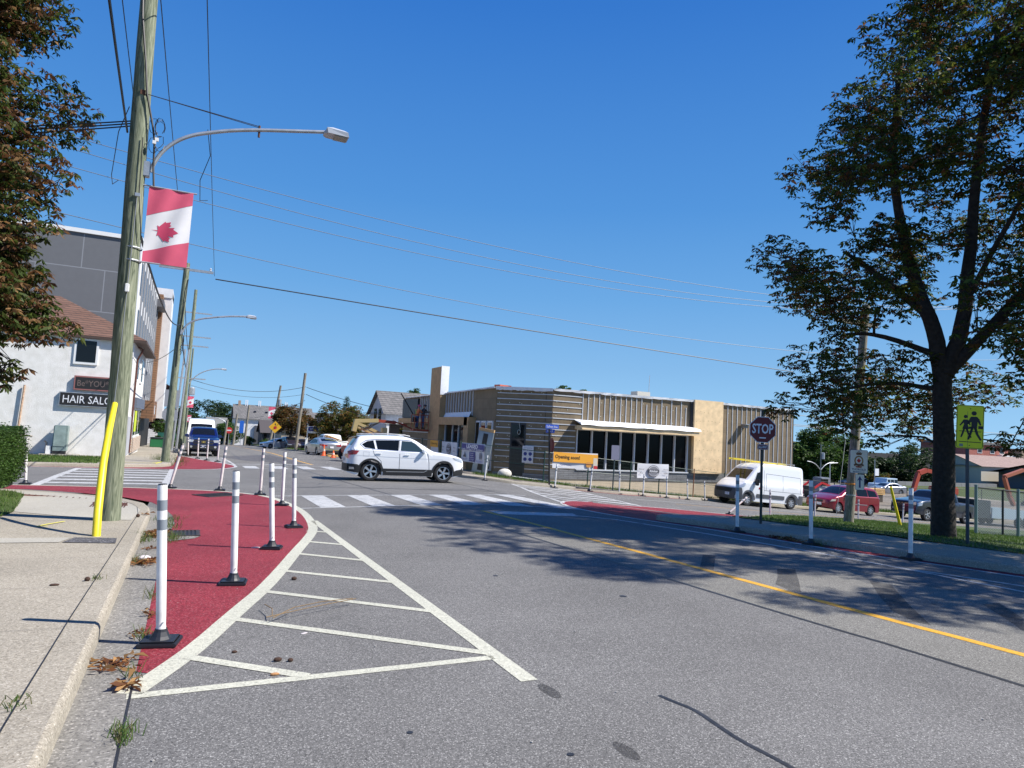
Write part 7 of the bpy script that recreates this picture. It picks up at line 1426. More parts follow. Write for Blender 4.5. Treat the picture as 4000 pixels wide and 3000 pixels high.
# browning chestnut on the near left
trunk3 = [([(-6.6, 12.0, -.2), (-6.5, 12.0, 1.6), (-6.2, 11.9, 3.2), (-6.0, 11.8, 5.0), (-6.0, 11.8, 7.2)], .3, .06), ([(-6.3, 11.9, 2.6), (-4.8, 11.8, 3.2), (-3.2, 11.6, 3.15), (-2.0, 11.4, 2.9), (-1.45, 11.3, 2.8)], .09, .012), ([(-6.2, 11.9, 3.2), (-4.8, 11.4, 4.6), (-3.4, 11.2, 5.2)], .09, .02)]
cl3 = shellclumps((-5.6, 11.5, 6.0), (3.45, 3.0, 3.7), 125, .68, 21, zmin=2.9, inner=.45, cond=lambda p: p[0] > -6.4) + shellclumps((-3.4, 11.3, 4.0), (1.2, 1.0, 1.2), 22, .5, 23, inner=.2) + shellclumps((-2.75, 11.2, 3.3), (1.05, .8, .75), 26, .42, 24, inner=.2) + [((-3.0, 11.2, 2.95), .45), ((-2.3, 11.2, 2.75), .42), ((-1.75, 11.25, 2.75), .32), ((-2.3, 11.3, 2.2), .26), ((-2.45, 11.3, 1.95), .2), ((-2.6, 11.3, 3.25), .45), ((-3.3, 11.3, 2.9), .5), ((-2.05, 11.3, 3.15), .25), ((-4.2, 11.3, 2.95), .5), ((-2.25, 11.1, 4.2), .5), ((-2.15, 11.1, 4.9), .55), ((-3.7, 11.2, 2.45), .4)]
tree('chestnut_tree', 'browning chestnut tree at the left frame edge beside the pole', (-6.6, 12, -.1), trunk3, cl3, 38000, .115, CHB, 22, r0=.3, droop=.65)
# bare twigs poking out
# background trees
G1 = [(.04, .085, .015), (.055, .11, .02), (.03, .065, .012), (.07, .13, .025)]; G2 = [(.02, .045, .012), (.03, .06, .015), (.025, .05, .012)]; AUT = [(.12, .06, .018), (.09, .07, .018), (.06, .06, .015), (.16, .07, .02)]; YG_ = [(.09, .10, .018), (.06, .085, .015), (.14, .09, .02), (.05, .07, .014), (.18, .10, .02)]
def bgtree(label, x, y, zb_, rad, zc, n, pal, seed, ls=.35, lf=2600, cr=None, name='broadleaf_tree', palm=3, asp=.5):
    cr = cr or min(rad[0], rad[2]) * .38
    return tree(name, label, (x, y, zb_), [([(x, y, zb_), (x, y, zb_ + (zc - zb_) * .6), (x + .1, y, zc + rad[2] * .5)], .18 + rad[0] * .03, .04)], shellclumps((x, y, zc), rad, n, cr, seed, inner=.45), lf, ls, pal, seed, twigs=False, palm=palm, droop=.3, aspect=asp)
bgtree('rust brown autumn tree left of the leaning wooden pole', 12.6, 96, -1.8, (2.3, 2.3, 2.1), 1.9, 26, AUT, 31, .3)
bgtree('smaller rusty tree just right of the leaning wooden pole', 15.3, 99, -1.8, (1.8, 1.8, 1.7), 1.2, 20, AUT, 36, .3, 1800)
bgtree('bushy yellow green turning tree behind the tan boom', 16.3, 80, -1.6, (2.9, 2.9, 2.3), 1.9, 40, YG_, 32, .28, 4500)
tree('conifer', 'small dark blue green spruce top behind the turning tree', (20.2, 98, -2), [([(20.2, 98, -2), (20.2, 98, 5.7)], .15, .02)], [((20.2, 98, z), .25 + (5.9 - z) * .28) for z in (5.6, 5.2, 4.7, 4.2, 3.7, 3.1, 2.5, 1.8)], 1600, .22, G2, 33, twigs=False, palm=3, droop=.1)
bgtree('large dark green tree mass over the white van on the left', 4.2, 195, -5, (6.5, 5, 4.6), 1.6, 34, G2, 34, .6, 3000)
bgtree('dark green tree at the left foot of the distant mass', -1.2, 170, -4, (3, 3, 3), 1.0, 16, G2, 35, .5, 1400)
bgtree('bright green bush before the gable house', 6.8, 138, -3.5, (2.6, 2.2, 2.3), -.6, 22, G1, 37, .3, 2200); bgtree('green tree behind the bright bush and gable house', 7.6, 185, -5, (4.2, 3, 3.8), 1.4, 18, G2, 38, .5, 1500)
for i, (x, y, r_, lb) in enumerate(((10.8, 138, .9, 'clipped round shrub below the white house wall'), (12.9, 128, .8, 'dark shrub before the low dark shingled house'), (14.6, 126, .9, 'yellowish shrub before the low dark shingled house'))): bgtree(lb, x, y, H(x, y), (r_, r_, r_ * .9), H(x, y) + r_, 8, G1 if i != 2 else YG_, 40 + i, .22, 500, .5, 'shrub')
bgtree('big bright green tree over the red minivan', 96.5, 81, -5.5, (6.6, 5, 5.0), .3, 60, G1, 45, .55, 7500, 1.6)
bgtree('dark green tree behind the branch sign', 112, 92, -6, (6, 5, 3.6), -2.2, 34, G2, 46, .6, 3200); bgtree('dark green tree right of the branch sign beyond the lawn', 121, 92, -6, (6, 5, 3.2), -2.4, 30, G2, 47, .6, 2800)
bgtree('dark tree mass behind the branch sign pole and excavator', 132, 90, -6, (8, 5, 4.5), -1.0, 36, G2, 57, .6, 3000)
bgtree('small yellow green tree beside the hill lawn', 92, 67, -5, (1.6, 1.6, 2.2), -2.6, 14, YG_, 48, .35, 900); bgtree('green sapling behind the chain-link fence', 95, 47, -4.5, (1.6, 1.6, 1.7), -1.6, 12, YG_, 49, .3, 900)
bgtree('green tree top rising behind the building roof', 36.2, 62, -1, (1.8, 1.8, 1.6), 5.2, 12, G1, 50, .3, 1100); bgtree('tree tip above the far end of the site building roof', 23.6, 75, -1, (1.4, 1.4, 1.6), 4.9, 9, G1, 51, .25, 700)
bgtree('slim young tree in front of the grey clapboard house', 17.3, 58, -1, (.75, .75, 1.1), 1.0, 8, YG_, 52, .2, 700); bgtree('dark purple leaved tree behind the white tower frame', -2.9, 92, -1.5, (1.2, 1.2, 4.2), 2.2, 22, [(.03, .012, .015), (.05, .02, .02), (.025, .02, .012)], 53, .35, 1800)
bgtree('leafy hosta plant on the far left sidewalk', -1.75, 64, H(-1.7, 64) + .1, (.8, .8, .5), H(-1.7, 64) + .6, 7, G1, 54, .3, 260, .4, 'plant')
bgtree('green shrub behind the second pole on the left', -1.9, 72, H(-1.9, 72), (.9, 1.2, 1.3), H(-1.9, 72) + 1.2, 9, G1, 56, .25, 700, .6, 'shrub')
# hedge
t = thing('hedge', (-5.3, 17.0, .0), label='clipped green hedge at the left frame edge', cat='hedge'); rng = np.random.default_rng(5)
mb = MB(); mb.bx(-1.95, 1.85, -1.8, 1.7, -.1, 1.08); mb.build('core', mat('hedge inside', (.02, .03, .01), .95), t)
n = 26000; P_ = np.stack([rng.uniform(-2.1, 2.05, n), rng.uniform(-2.0, 1.9, n), rng.uniform(0, 1.22, n)], 1); e = rng.integers(0, 3, n)
P_[e == 0, 0] = 1.98 + rng.normal(0, .05, (e == 0).sum()) - .1 * np.abs(P_[e == 0, 2] - .6) ** 2 * 3; P_[e == 1, 1] = -1.95 + rng.normal(0, .05, (e == 1).sum()); P_[e == 2, 2] = 1.17 + rng.normal(0, .035, (e == 2).sum())
V, F, C = leaves(P_, .055, rng, G1, 2, .1, .5); cards('foliage', V, F, C, LEAFM, t)
# grass
GC = [(.07, .14, .02), (.09, .17, .025), (.055, .11, .018), (.12, .16, .035)]
def blades(name, x0, x1, y0, y1, n, h_, fn, inside, seed, label, wd=.008, pal=GC, kind='stuff'):
    rng = np.random.default_rng(seed); xs_ = rng.uniform(x0, x1, n); ys_ = rng.uniform(y0, y1, n); V = []; C = []
    for x, y in zip(xs_, ys_):
        if not inside(x, y): continue
        z = fn(x, y); a = rng.uniform(0, 6.28); hh = h_ * rng.uniform(.5, 1.3); lx, ly = rng.normal(0, hh * .35, 2); V += [(x - math.cos(a) * wd, y - math.sin(a) * wd, z), (x + math.cos(a) * wd, y + math.sin(a) * wd, z), (x + lx, y + ly, z + hh)]; c = pal[int(rng.integers(0, len(pal)))]; C += [c] * 3
    o = cards(name, np.array(V), np.arange(len(V)).reshape(-1, 3), np.array(C), GRASSM); tag(o, label, None if kind else 'grass', None, kind); return o
def inpoly(poly):
    def f(x, y):
        c = False; n = len(poly)
        for i in range(n):
            (xa, ya), (xb, yb) = poly[i], poly[i - 1]
            if (ya > y) != (yb > y) and x < (xb - xa) * (y - ya) / (yb - ya) + xa: c = not c
        return c
    return f
ip = inpoly(lawnpoly())
blades('grass', 11.6, 26, 4, 19.2, 60000, .05, HL, ip, 61, 'mown grass of the right hand lawn', .010)
blades('grass', -16, -2.95, 30.0, 36.6, 15000, .09, HT, lambda x, y: x < -3.0 - .15 * max(0, y - 34), 62, 'rough grass verge below the stucco wall', .014)
blades('grass', -4.6, -2.3, 11.5, 17.0, 9000, .07, HT, inpoly([(-8, 17.6), (-4, 17.2), (-3.1, 16.75), (-2.75, 16.0), (-2.35, 13), (-2.5, 11), (-8, 11)]), 63, 'grass below the hedge', .006)
blades('grass', 12.9, 30, 28.9, 33, 15000, .16, HT, inpoly([(13.0, 31.8), (14.8, 30.5), (15.9, 30.2), (17.2, 29.5), (19.9, 29.9), (22, 30.3), (25, 30.9), (29, 32.1), (29, 32.4), (22, 30.8), (18, 30.2), (16, 31.2), (14, 33.5)]), 64, 'weedy grass strip along the site fence', .014)
blades('grass', 11.8, 14.1, 76, 150, 5000, .15, HT, lambda x, y: True, 65, 'grass verge of the parking lot', .03)
blades('grass', 30, 60, 31.9, 33.6, 6000, .25, HT, lambda x, y: y > 31.9 + (x - 30) * .03, 66, 'weeds along the kerb behind the parked vehicles', .02)
# tufts and dead leaves in the gutter
DL = [(.26, .12, .04), (.18, .07, .025), (.35, .2, .08), (.12, .05, .02)]
def clump(label, x, y, r_, n, size, seed, fn=None, pal=DL):
    fn = fn or H; rng = np.random.default_rng(seed); P_ = np.stack([rng.normal(x, r_ * .5, n), rng.normal(y, r_ * .8, n), np.zeros(n)], 1); P_[:, 2] = [fn(a, b_) + .012 + abs(rng.normal(0, .012)) for a, b_ in P_[:, :2]]
    V, F, C = leaves(P_, size, rng, pal, 3, -.12, .3, .3); V[:, 2] = np.maximum(V[:, 2], [fn(a, b_) + .006 for a, b_ in V[:, :2]]); o = cards('dead_leaves', V, F, C, LEAFM); tag(o, label, 'leaf litter', 'clumps of dead leaves by the kerb')
clump('largest brown leaf heap beside the kerbside drain', -.25, 11.2, .16, 70, .12, 71); clump('dead leaf heap below the white crumpled cup', -.33, 8.95, .13, 40, .10, 72); clump('curled brown leaves in the gutter before the nearest post', -.3, 5.18, .11, 18, .10, 73)
clump('star of brown leaves at the tip of the white marking', -.2, 4.72, .06, 7, .12, 74); clump('few brown leaves on the gutter edge behind the nearest post', -.17, 6.45, .06, 7, .08, 75); clump('small brown leaf cluster high in the gutter', -.33, 9.9, .05, 6, .09, 76)
clump('tiny brown leaves where the gutter meets the red paint', -.2, 5.9, .07, 6, .07, 77); clump('dead leaf drift at the shaded kerb behind the white post', 10.25, 9.4, .2, 60, .12, 78); clump('brown leaf at the curb tip near the pole', -.5, 12.6, .08, 6, .08, 79, HT)
def tuft(label, x, y, n, h_, seed, fn=None, r_=.06):
    rng = np.random.default_rng(seed); fn = fn or H; V = []; C = []
    for _ in range(n):
        a = rng.uniform(0, 6.28); px_, py_ = x + rng.normal(0, r_ * .5), y + rng.normal(0, r_); z = fn(px_, py_) + .002; hh = h_ * rng.uniform(.4, 1.1); s_ = rng.uniform(.3, 1.1); dx, dy = math.cos(a) * hh * s_, math.sin(a) * hh * s_; w_ = .0028
        V += [(px_ - w_, py_, z), (px_ + w_, py_, z), (px_ + dx * .6 + w_ * .6, py_ + dy * .6, z + hh * .7), (px_ + dx * .6 - w_ * .6, py_ + dy * .6, z + hh * .7), (px_ + dx * .6 - w_ * .6, py_ + dy * .6, z + hh * .7), (px_ + dx * .6 + w_ * .6, py_ + dy * .6, z + hh * .7), (px_ + dx * 1.2, py_ + dy * 1.2, z + hh * .75), (px_ + dx * 1.2, py_ + dy * 1.2, z + hh * .75)]
        c = [(.06, .12, .02), (.09, .14, .03), (.16, .15, .06)][int(rng.integers(0, 3))]; C += [c] * 8
    o = cards('grass_tuft', np.array(V), np.arange(len(V)).reshape(-1, 4), np.array(C), GRASSM); tag(o, label, 'weed', 'weeds growing at the gutter and joints')
tuft('weed tuft at the asphalt edge nearest the camera', -.17, 4.0, 70, .09, 81); tuft('weed growing in the sidewalk joint at the lower left', -.67, 4.25, 30, .05, 82, HT); tuft('weed at the front of the red paint by the white tip', -.19, 4.95, 16, .1, 83)
tuft('grass tuft before the big leaf heap at the curb', -.42, 10.6, 70, .2, 84, H, .1); tuft('grass patch at the red edge behind the leaf heap', -.06, 10.7, 110, .14, 85, H, .14); tuft('low grass patch on the red edge near the pole', -.2, 12.9, 120, .12, 86, H, .22); tuft('second low grass patch on the red edge', -.12, 12.0, 80, .12, 87, H, .15)
tuft('small weed in the joint beside the kerb middle', -.66, 7.4, 22, .06, 88, HT); tuft('weed behind the base of the nearest post', -.17, 5.75, 26, .12, 89); tuft('thin weed at the gutter edge further on', -.17, 7.1, 20, .14, 90); tuft('tuft left of the crumpled cup', -.43, 8.9, 26, .16, 91)
tuft('weeds around the second pole base', -1.1, 35.3, 120, .4, 92, HT, .35); tuft('dry weeds at the far left curb tip', -.35, 32.6, 90, .6, 93, H, .5); tuft('grass tuft at the shaded kerb beside the leaf drift', 10.28, 8.7, 90, .16, 94, H, .16); tuft('small weed at the tip of the shaded island kerb', 10.2, 10.7, 40, .12, 95, H, .1)
tuft('yellowing weeds behind the row of four posts', -.25, 36.5, 90, .6, 96, H, .4); tuft('green weed by the left sidewalk patch', -2.5, 11.6, 90, .14, 97, HT, .15)
t = thing('dead_twig', (.75, 6.2, .02), label='dry forked twig lying across the white hatch bars', cat='twig'); TW = mat('dry twig', (.2, .13, .06), .8)
for p in ([(0, -.25, 0), (.2, 0, .01), (.45, .12, .015), (.75, .2, .01)], [(-.05, -.22, 0), (.3, -.05, .01), (.6, .1, .01), (.78, .2, .005)], [(.0, -.2, 0), (.02, .0, .01), (-.02, .2, .0)]): mb = MB(); mb.tube(p, .004, 5); mb.build('stem', TW, t)
def bit(label, x, y, sx_, sy_, sz_, m, name='litter', rz=0, fn=None): mb = MB(); mb.sphere((0, 0, 0), 1, 5, (sx_, sy_, sz_)); o = mb.build(name, m, None); o.location = (x, y, (fn or H)(x, y) + sz_ * .8); o.rotation_euler.z = rz; tag(o, label, 'litter')
PAPER = mat('crumpled paper', (.6, .55, .55), .8); SEED = mat('dark seed husk', (.05, .025, .015), .9)
bit('crumpled white and red paper cup in the gutter', -.34, 9.15, .07, .05, .03, PAPER); bit('white scrap of paper on the red paint', .95, 9.85, .06, .03, .006, PAPER); bit('pale plastic scrap between the hatch bars', .95, 5.6, .03, .012, .004, PAPER, rz=.4)
bit('dark double seed husk in the lowest hatch', .68, 4.98, .03, .02, .015, SEED); bit('second dark seed husk beside the first', .76, 4.95, .02, .018, .013, SEED); bit('dark seed husk by the third hatch bar', 1.15, 7.65, .03, .025, .02, SEED); bit('tan husk near the lowest hatch edge', .63, 4.7, .03, .012, .01, mat('tan husk', (.4, .2, .08), .8)); bit('small brown husk left of the dark seeds', .42, 5.25, .02, .012, .01, SEED)
bit('brown chestnut husk on the sidewalk joint', -.72, 7.35, .025, .025, .022, SEED, fn=HT); bit('small curled leaf on the sidewalk', -.95, 7.2, .04, .02, .01, SEED, fn=HT); bit('small husk on the sidewalk before the pole', -.6, 12.3, .03, .03, .03, SEED, fn=HT)
rng = random.Random(77)
m_ = MB()
for k in range(260):
    x, y = rng.uniform(-.1, 9), rng.uniform(2.3, 18); r_ = rng.uniform(.003, .009); m_.sphere((x, y, H(x, y) + r_ * .5), r_, 3, (1, 1, .6))
tag(m_.build('road_grit', mat('road grit', (.3, .29, .27), .9), None), 'loose grit scattered over the asphalt', None, None, 'stuff')
# ================= MACHINES AND PEOPLE =================
TAN = mat('tan machine paint', (.42, .33, .15), .5); ORR = mat('orange red machine paint', (.33, .05, .022), .5); HOSE = mat('hydraulic hose', (.02, .02, .02), .6)
t = thing('boom_lift', (10.6, 45.2, H(10.6, 45)), label='tan and orange articulated boom lift raised before the building', cat='boom lift')
z0 = t.location.z; q = lambda x, z, y=0: (x - 10.6, y, z - z0)
mb = MB(); mb.box((0, 0, .75), (2.6, 1.5, .5)); mb.build('chassis', ORR, t, bevel=.06); mb = MB(); mb.box((.1, 0, 1.28), (1.5, 1.2, .75)); mb.build('engine_cover', OR, t, bevel=.15)
for x in (-1, 1):
    for y in (-.85, .85): M = Matrix.Translation((x, y, .45)) @ Matrix.Rotation(math.pi / 2, 4, 'X'); mb = MB(); mb.lathe([(.001, -.15), (.4, -.15), (.45, -.1), (.45, .1), (.4, .15), (.001, .15)], 18, M); mb.build('wheel', TYRE, t, smooth=True, angle=R(35))
def beam(name, a, b_, hh, w_, m, parent=None): 
    a, b_ = Vector(a), Vector(b_); d = b_ - a; L_ = d.length; X = d.normalized(); Y = Vector((0, 1, 0)); Z = X.cross(Y).normalized(); Y = Z.cross(X); M = Matrix(((X.x, Y.x, Z.x, a.x), (X.y, Y.y, Z.y, a.y), (X.z, Y.z, Z.z, a.z), (0, 0, 0, 1))); mb = MB(); mb.bx(0, L_, -w_ / 2, w_ / 2, -hh / 2, hh / 2, M); return mb.build(name, m, parent or t, bevel=.015)
beam('lower_boom', q(10.0, 1.85), q(12.0, 1.05), .2, .25, TAN); beam('lower_boom', q(10.15, 1.55), q(12.0, .85), .14, .2, TAN); mb = MB(); mb.bx(1.15, 1.5, -.25, .25, 1.0 - z0 - .25, 1.0 - z0 + .6); mb.build('boom_head', mat('tan cover', (.55, .45, .2), .5), t, bevel=.03)
beam('upper_boom', q(9.95, 1.95), q(11.5, 2.05), .26, .25, TAN); beam('knuckle', q(9.9, 1.25), q(10.05, 2.05), .3, .3, TAN); beam('fly_boom', q(11.4, 2.03), q(12.7, 1.98), .2, .2, ORR); beam('jib', q(12.6, 2.0), q(13.5, 1.85), .1, .12, ORR); beam('jib', q(12.5, 2.1), q(13.9, 1.6), .07, .1, ORR)
beam('outrigger_arm', q(13.9, 2.6), q(12.95, 4.0), .07, .08, HOSE)
for k in range(4): mb = MB(); mb.tube([q(10.1 + k * .1, 1.8), q(10.5 + k * .1, 1.45 + k * .05, -.15), q(11.0, 1.6 + k * .06, -.18), q(11.6, 1.95, -.15)], .02, 5); mb.build('hose', HOSE, t)
bk = mb = MB(); mb.bx(13.85 - 10.6, 14.95 - 10.6, -.4, .4, 1.5 - z0, 1.62 - z0); mb.build('platform_floor', ORR, t, bevel=.02)
for x in (13.9, 14.4, 14.9):
    for y in (-.38, .38): mb = MB(); mb.cyl(q(x, 1.6, y), q(x, 2.6, y), .025, n=6); mb.build('rail_post', ORR, t)
for zz in (2.1, 2.6):
    for a, b_ in (((13.9, -.38), (14.9, -.38)), ((13.9, .38), (14.9, .38)), ((13.9, -.38), (13.9, .38)), ((14.9, -.38), (14.9, .38))): mb = MB(); mb.cyl(q(a[0], zz, a[1]), q(b_[0], zz, b_[1]), .022, n=6); mb.build('guard_rail', ORR, t)
mb = MB(); mb.box(q(13.95, 2.25, -.1), (.25, .3, .35)); mb.build('control_box', HOSE, t)
# people
SKIN = mat('skin', (.35, .18, .11), .6); JEAN = mat('blue jeans', (.05, .09, .2), .8); HIVIS = mat('orange work shirt', (.65, .16, .05), .7); DARKC = mat('dark work shirt', (.03, .03, .035), .8); BOOT = mat('work boots', (.05, .035, .02), .8)
def person(label, loc, heading, top, arms, hat, k=1.0, lean=.08):
    me = bpy.data.meshes.new('p'); 
    J = dict(pel=(0, 0, .94), wa=(0, lean * .4, 1.08), ch=(0, lean, 1.30), ne=(0, lean * 1.3, 1.48), hb=(0, lean * 1.5, 1.56), hc=(0, lean * 1.6 + .01, 1.66), ht=(0, lean * 1.5, 1.74))
    for s_, n_ in ((-1, 'l'), (1, 'r')):
        J[n_ + 'hip'] = (s_ * .095, 0, .90); J[n_ + 'kn'] = (s_ * .105, .03, .49); J[n_ + 'an'] = (s_ * .11, -.02, .09); J[n_ + 'to'] = (s_ * .12, .15, .04)
        J[n_ + 'sh'] = (s_ * .18, lean, 1.40); el, wr_ = arms[n_]; J[n_ + 'el'] = (s_ * el[0], el[1], el[2]); J[n_ + 'wr'] = (s_ * wr_[0], wr_[1], wr_[2]); v = Vector(J[n_ + 'wr']) - Vector(J[n_ + 'el']); v.normalize(); J[n_ + 'pa'] = tuple(Vector(J[n_ + 'wr']) + v * .07)
        side_ = v.cross(Vector((0, 0, 1))); side_ = side_.normalized() if side_.length > .1 else Vector((1, 0, 0))
        for f in range(4): J['%sf%d' % (n_, f)] = tuple(Vector(J[n_ + 'pa']) + side_ * (.027 - f * .018) + v * .012); J['%sg%d' % (n_, f)] = tuple(Vector(J[n_ + 'pa']) + side_ * (.03 - f * .02) + v * (.055 + .012 * (f in (1, 2))) + Vector((0, 0, -.015)));  J['%sh%d' % (n_, f)] = tuple(Vector(J['%sg%d' % (n_, f)]) + v * .015 + Vector((0, 0, -.028)))
        J[n_ + 'th'] = tuple(Vector(J[n_ + 'wr']) + v * .03 + side_ * .045 + Vector((0, 0, -.01)))
    names = list(J); ix = {a: i for i, a in enumerate(names)}; E_ = [('pel', 'wa'), ('wa', 'ch'), ('ch', 'ne'), ('ne', 'hb'), ('hb', 'hc'), ('hc', 'ht')]
    for n_ in 'lr':
        E_ += [('pel', n_ + 'hip'), (n_ + 'hip', n_ + 'kn'), (n_ + 'kn', n_ + 'an'), (n_ + 'an', n_ + 'to'), ('ch', n_ + 'sh'), (n_ + 'sh', n_ + 'el'), (n_ + 'el', n_ + 'wr'), (n_ + 'wr', n_ + 'pa'), (n_ + 'wr', n_ + 'th')]
        for f in range(4): E_ += [(n_ + 'pa', '%sf%d' % (n_, f)), ('%sf%d' % (n_, f), '%sg%d' % (n_, f)), ('%sg%d' % (n_, f), '%sh%d' % (n_, f))]
    me.from_pydata([J[a] for a in names], [(ix[a], ix[b_]) for a, b_ in E_], []); o = bpy.data.objects.new('p', me); col.objects.link(o); md = o.modifiers.new('s', 'SKIN'); md.use_smooth_shade = True
    RD = dict(pel=(.15, .11), wa=(.14, .10), ch=(.17, .12), ne=(.06, .06), hb=(.06, .07), hc=(.078, .095), ht=(.06, .075))
    for n_ in 'lr':
        RD.update({n_ + 'hip': (.095, .1), n_ + 'kn': (.062, .065), n_ + 'an': (.045, .05), n_ + 'to': (.042, .03), n_ + 'sh': (.065, .065), n_ + 'el': (.045, .045), n_ + 'wr': (.03, .026), n_ + 'pa': (.036, .018), n_ + 'th': (.012, .012)})
        for f in range(4): RD['%sf%d' % (n_, f)] = (.011, .011); RD['%sg%d' % (n_, f)] = (.009, .009); RD['%sh%d' % (n_, f)] = (.008, .008)
    for a, i in ix.items(): me.skin_vertices[0].data[i].radius = RD[a]; me.skin_vertices[0].data[i].use_root = (a == 'pel')
    sb_ = o.modifiers.new('u', 'SUBSURF'); sb_.levels = 1; sb_.render_levels = 1
    dg = bpy.context.evaluated_depsgraph_get(); me2 = bpy.data.meshes.new_from_object(o.evaluated_get(dg)); bpy.data.objects.remove(o)
    for x in (SKIN, top, JEAN, BOOT): me2.materials.append(x)
    for p in me2.polygons:
        c = p.center; hand = any((c - Vector(J[n_ + 'wr'])).length < .0 or (c - Vector(J[n_ + 'pa'])).length < .085 for n_ in 'lr'); p.material_index = 0 if (c.z > 1.49 or hand) else 1 if c.z > .93 or (abs(c.x) > .2 and c.z > .8) else 3 if c.z < .13 else 2; p.use_smooth = True
    b_ = bpy.data.objects.new('person', me2); col.objects.link(b_); b_.location = loc; b_.rotation_euler.z = -R(heading); b_.scale = (k, k, k); tag(b_, label, 'person')
    mb = MB(); c = J['hc']; mb.sphere((c[0], c[1] - .005, c[2] + .035), .108, 8, (.92, 1.08, .8)); mb.bx(c[0] - .08, c[0] + .08, c[1] + .05, c[1] + .15, c[2] + .03, c[2] + .045); mb.build('hard_hat', hat, b_, smooth=True)
    mb = MB(); mb.sphere((c[0], c[1] + .095, c[2] - .01), .016, 4, (.7, 1.2, 1)); mb.build('nose', SKIN, b_, smooth=True)
    for sx_ in (-.03, .03): mb = MB(); mb.sphere((c[0] + sx_, c[1] + .085, c[2] + .015), .01, 4); mb.build('eye', BLACK, b_)
    return b_
AR = {'l': ((.24, .22, 1.2), (.2, .45, 1.2)), 'r': ((.25, .22, 1.22), (.22, .46, 1.25))}
b1 = person('worker in dark clothes and dark hard hat on the lift platform', (14.55, 45.1, 1.63), 75, DARKC, AR, mat('dark hard hat', (.02, .025, .04), .4), .97)
b2 = person('worker in orange shirt, harness and pink hard hat on the lift platform', (14.22, 45.3, 1.63), 80, HIVIS, AR, mat('pink hard hat', (.7, .08, .22), .4), .95)
mb = MB(); mb.tube([(-.17, -.1, 1.42), (0, -.13, 1.2), (.17, -.1, 1.42)], .018, 5); mb.tube([(-.16, -.1, .98), (0, -.13, 1.2), (.16, -.1, .98)], .018, 5); mb.build('harness', mat('lime harness', (.5, .6, .05), .6), b2)
# skid steer, excavators, site stuff on the right
t = thing('skid_steer', (56.5, 48.0, H(56.5, 48)), label='white and red compact loader behind the white van', cat='loader'); REDM = mat('red loader paint', (.5, .02, .02), .4)
mb = MB(); mb.box((.3, 0, .95), (2.0, 1.3, .8)); mb.build('body', mat('off white loader', (.6, .6, .57), .5), t, bevel=.08); mb = MB(); mb.box((.4, 0, 1.75), (1.3, 1.1, 1.0)); mb.build('cab', mat('grey cab cage', (.2, .22, .25), .5), t, bevel=.08); mb = MB(); mb.box((.2, -.56, 1.8), (.9, .03, .6)); mb.build('window', GLASS, t)
for y in (-.75, .75): beam('lift_arm', (1.2, y, 1.3), (-.4, y, 1.75), .2, .14, REDM, t); beam('lift_arm', (-.4, y, 1.75), (-1.5, y, 1.2), .18, .14, REDM, t)
mb = MB(); mb.box((-1.7, 0, 1.0), (.5, 1.7, .8)); mb.build('bucket', HOSE, t, bevel=.05)
for x in (-.5, .9):
    for y in (-.8, .8): M = Matrix.Translation((x, y, .4)) @ Matrix.Rotation(math.pi / 2, 4, 'X'); mb = MB(); mb.lathe([(.001, -.13), (.36, -.13), (.4, -.08), (.4, .08), (.36, .13), (.001, .13)], 16, M); mb.build('wheel', TYRE, t, smooth=True, angle=R(35))
def excav(label, x, y, arm, m, cabx, sc_=1):
    t = thing('excavator', (x, y, -3.6), label=label, cat='excavator')
    for sy_ in (-1, 1): mb = MB(); mb.box((cabx, sy_ * .9, .4), (3.0, .5, .75)); mb.build('track', HOSE, t, bevel=.2)
    mb = MB(); mb.box((cabx + .2, 0, 1.3), (2.6, 2.0, .9)); mb.build('body', m, t, bevel=.1); mb = MB(); mb.box((cabx - .4, -.5, 2.1), (1.2, 1.0, 1.3)); mb.build('cab', GLASS, t, bevel=.1)
    for a, b_, hh in arm: beam('boom', a, b_, hh, .35, m, t)
    return t
excav('orange red excavator with arched boom left of the big trunk', 74.5, 50.5, [((.0, 0, 1.2), (.9, 0, 3.2), .55), ((.9, 0, 3.2), (2.2, 0, 3.55), .5), ((2.2, 0, 3.55), (5.2, 0, 3.2), .42)], ORR, 5.2)
excav('orange excavator arm behind the chain-link fence', 80.5, 44.0, [((-.5, 0, 3.4), (.5, 0, 1.3), .35), ((.4, 0, 1.4), (1.2, 0, .4), .4), ((-.5, 0, 3.4), (3.0, 0, 4.2), .35)], mat('faded orange machine', (.32, .10, .05), .5), 6.0)
def pile(name, label, x, y, r_, hh, m, seed, n=140, s_=.22):
    rr2 = random.Random(seed); mb = MB()
    for k in range(n):
        a = rr2.uniform(0, 6.28); q_ = rr2.random() ** .6; px_, py_ = x + math.cos(a) * q_ * r_, y + math.sin(a) * q_ * r_ * .6; z = H(x, y) + hh * (1 - q_) * rr2.uniform(.4, 1); mb.box((px_, py_, z), (rr2.uniform(.4, 1.6) * s_, rr2.uniform(.5, 1.2) * s_, rr2.uniform(.4, 1) * s_), rz=rr2.uniform(0, 3))
    mb.cyl((x, y, H(x, y) - .2), (x, y, H(x, y) + hh * .8), r_ * .9, r_ * .15, 14); tag(mb.build(name, m, None), label, 'pile', None, 'stuff')
STN2 = mat('broken stone', (.24, .2, .15), .9, var=.3, vscale=3)
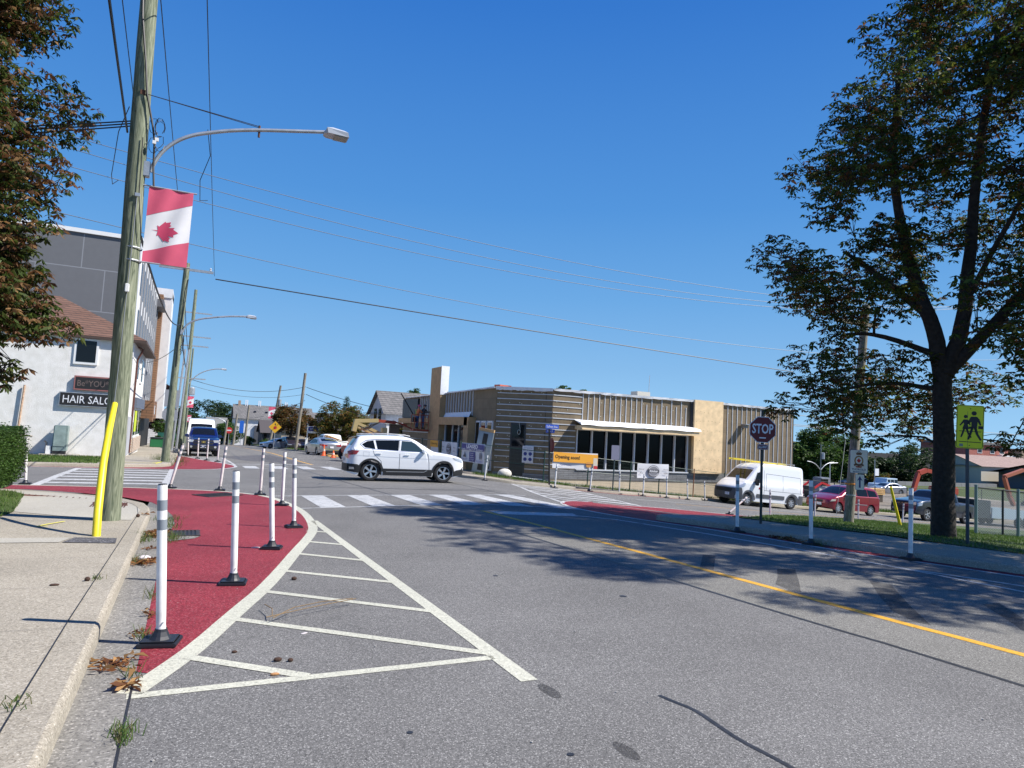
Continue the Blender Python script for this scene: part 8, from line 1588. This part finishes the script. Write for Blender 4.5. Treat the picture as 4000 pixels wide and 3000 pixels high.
pile('rubble', 'heap of broken stone slabs between minivan and dark pickup', 50, 40, 3.2, 1.3, STN2, 1, 200, .5); pile('rubble', 'low dirt and rubble heap behind the red minivan', 62, 52, 4, 1.2, STN2, 2, 120, .4)
for i, (x, y, z) in enumerate(((60, 47, .9), (62.5, 47.5, .8))):
    t = thing('lumber_stack', (x, y, H(x, y)), label=['left stack of pale planks behind the red minivan', 'right stack of pale planks behind the red minivan'][i], cat='lumber', group='plank stacks')
    for k in range(4): mb = MB(); mb.box((0, 0, .95 + k * .16), (4.6, 1.2, .12)); mb.build('plank_layer', PINE, t)
    mb = MB(); mb.box((0, 0, .45), (4.2, 1.0, .85)); mb.build('crib', mat('dark crib timber', (.08, .06, .045), .9), t)
t = thing('site_fence', (0, 0, 0), label='dark site mesh fence running behind the pickup to the excavator', cat='fence'); fp2 = [(46, 41), (52, 42.5), (58, 43), (64, 44), (70, 45), (76, 44), (84, 42)]
for x, y in fp2: mb = MB(); mb.cyl((x, y, H(x, y)), (x, y, H(x, y) + 1.9), .04, n=6); mb.build('post', HOSE, t)
for hh in (1.85, 1.0, .1): mb = MB(); mb.tube([(x, y, H(x, y) + hh) for x, y in fp2], .02, 5); mb.build('rail', HOSE, t)
mb = MB()
for (x0, y0), (x1, y1) in zip(fp2, fp2[1:]):
    for i in range(60): u = i / 60; mb.cyl((x0 + (x1 - x0) * u, y0 + (y1 - y0) * u, H(x0, y0) + .1), (x0 + (x1 - x0) * u, y0 + (y1 - y0) * u, H(x0, y0) + 1.85), .004, n=3)
mb.build('mesh', HOSE, t)
mb = MB(); mb.bx(-.14, .14, -.12, .12, 0, 1.5); o = mb.build('gate_post', mat('rotten timber', (.06, .05, .04), .9), None); o.location = (43.2, 34.2, H(43, 34)); tag(o, 'stout dark timber post behind the minivan tail', 'post')
t = thing('site_notice', (79.5, 59.0, -3.4), label='white site sign on a tall slim pole before the jeep', cat='sign'); mb = MB(); mb.cyl((0, 0, 0), (0, 0, 4.2), .05, n=6); mb.build('post', GALV, t); mb = MB(); mb.box((.35, 0, 2.6), (.8, .04, .9)); mb.build('panel', SW, t)
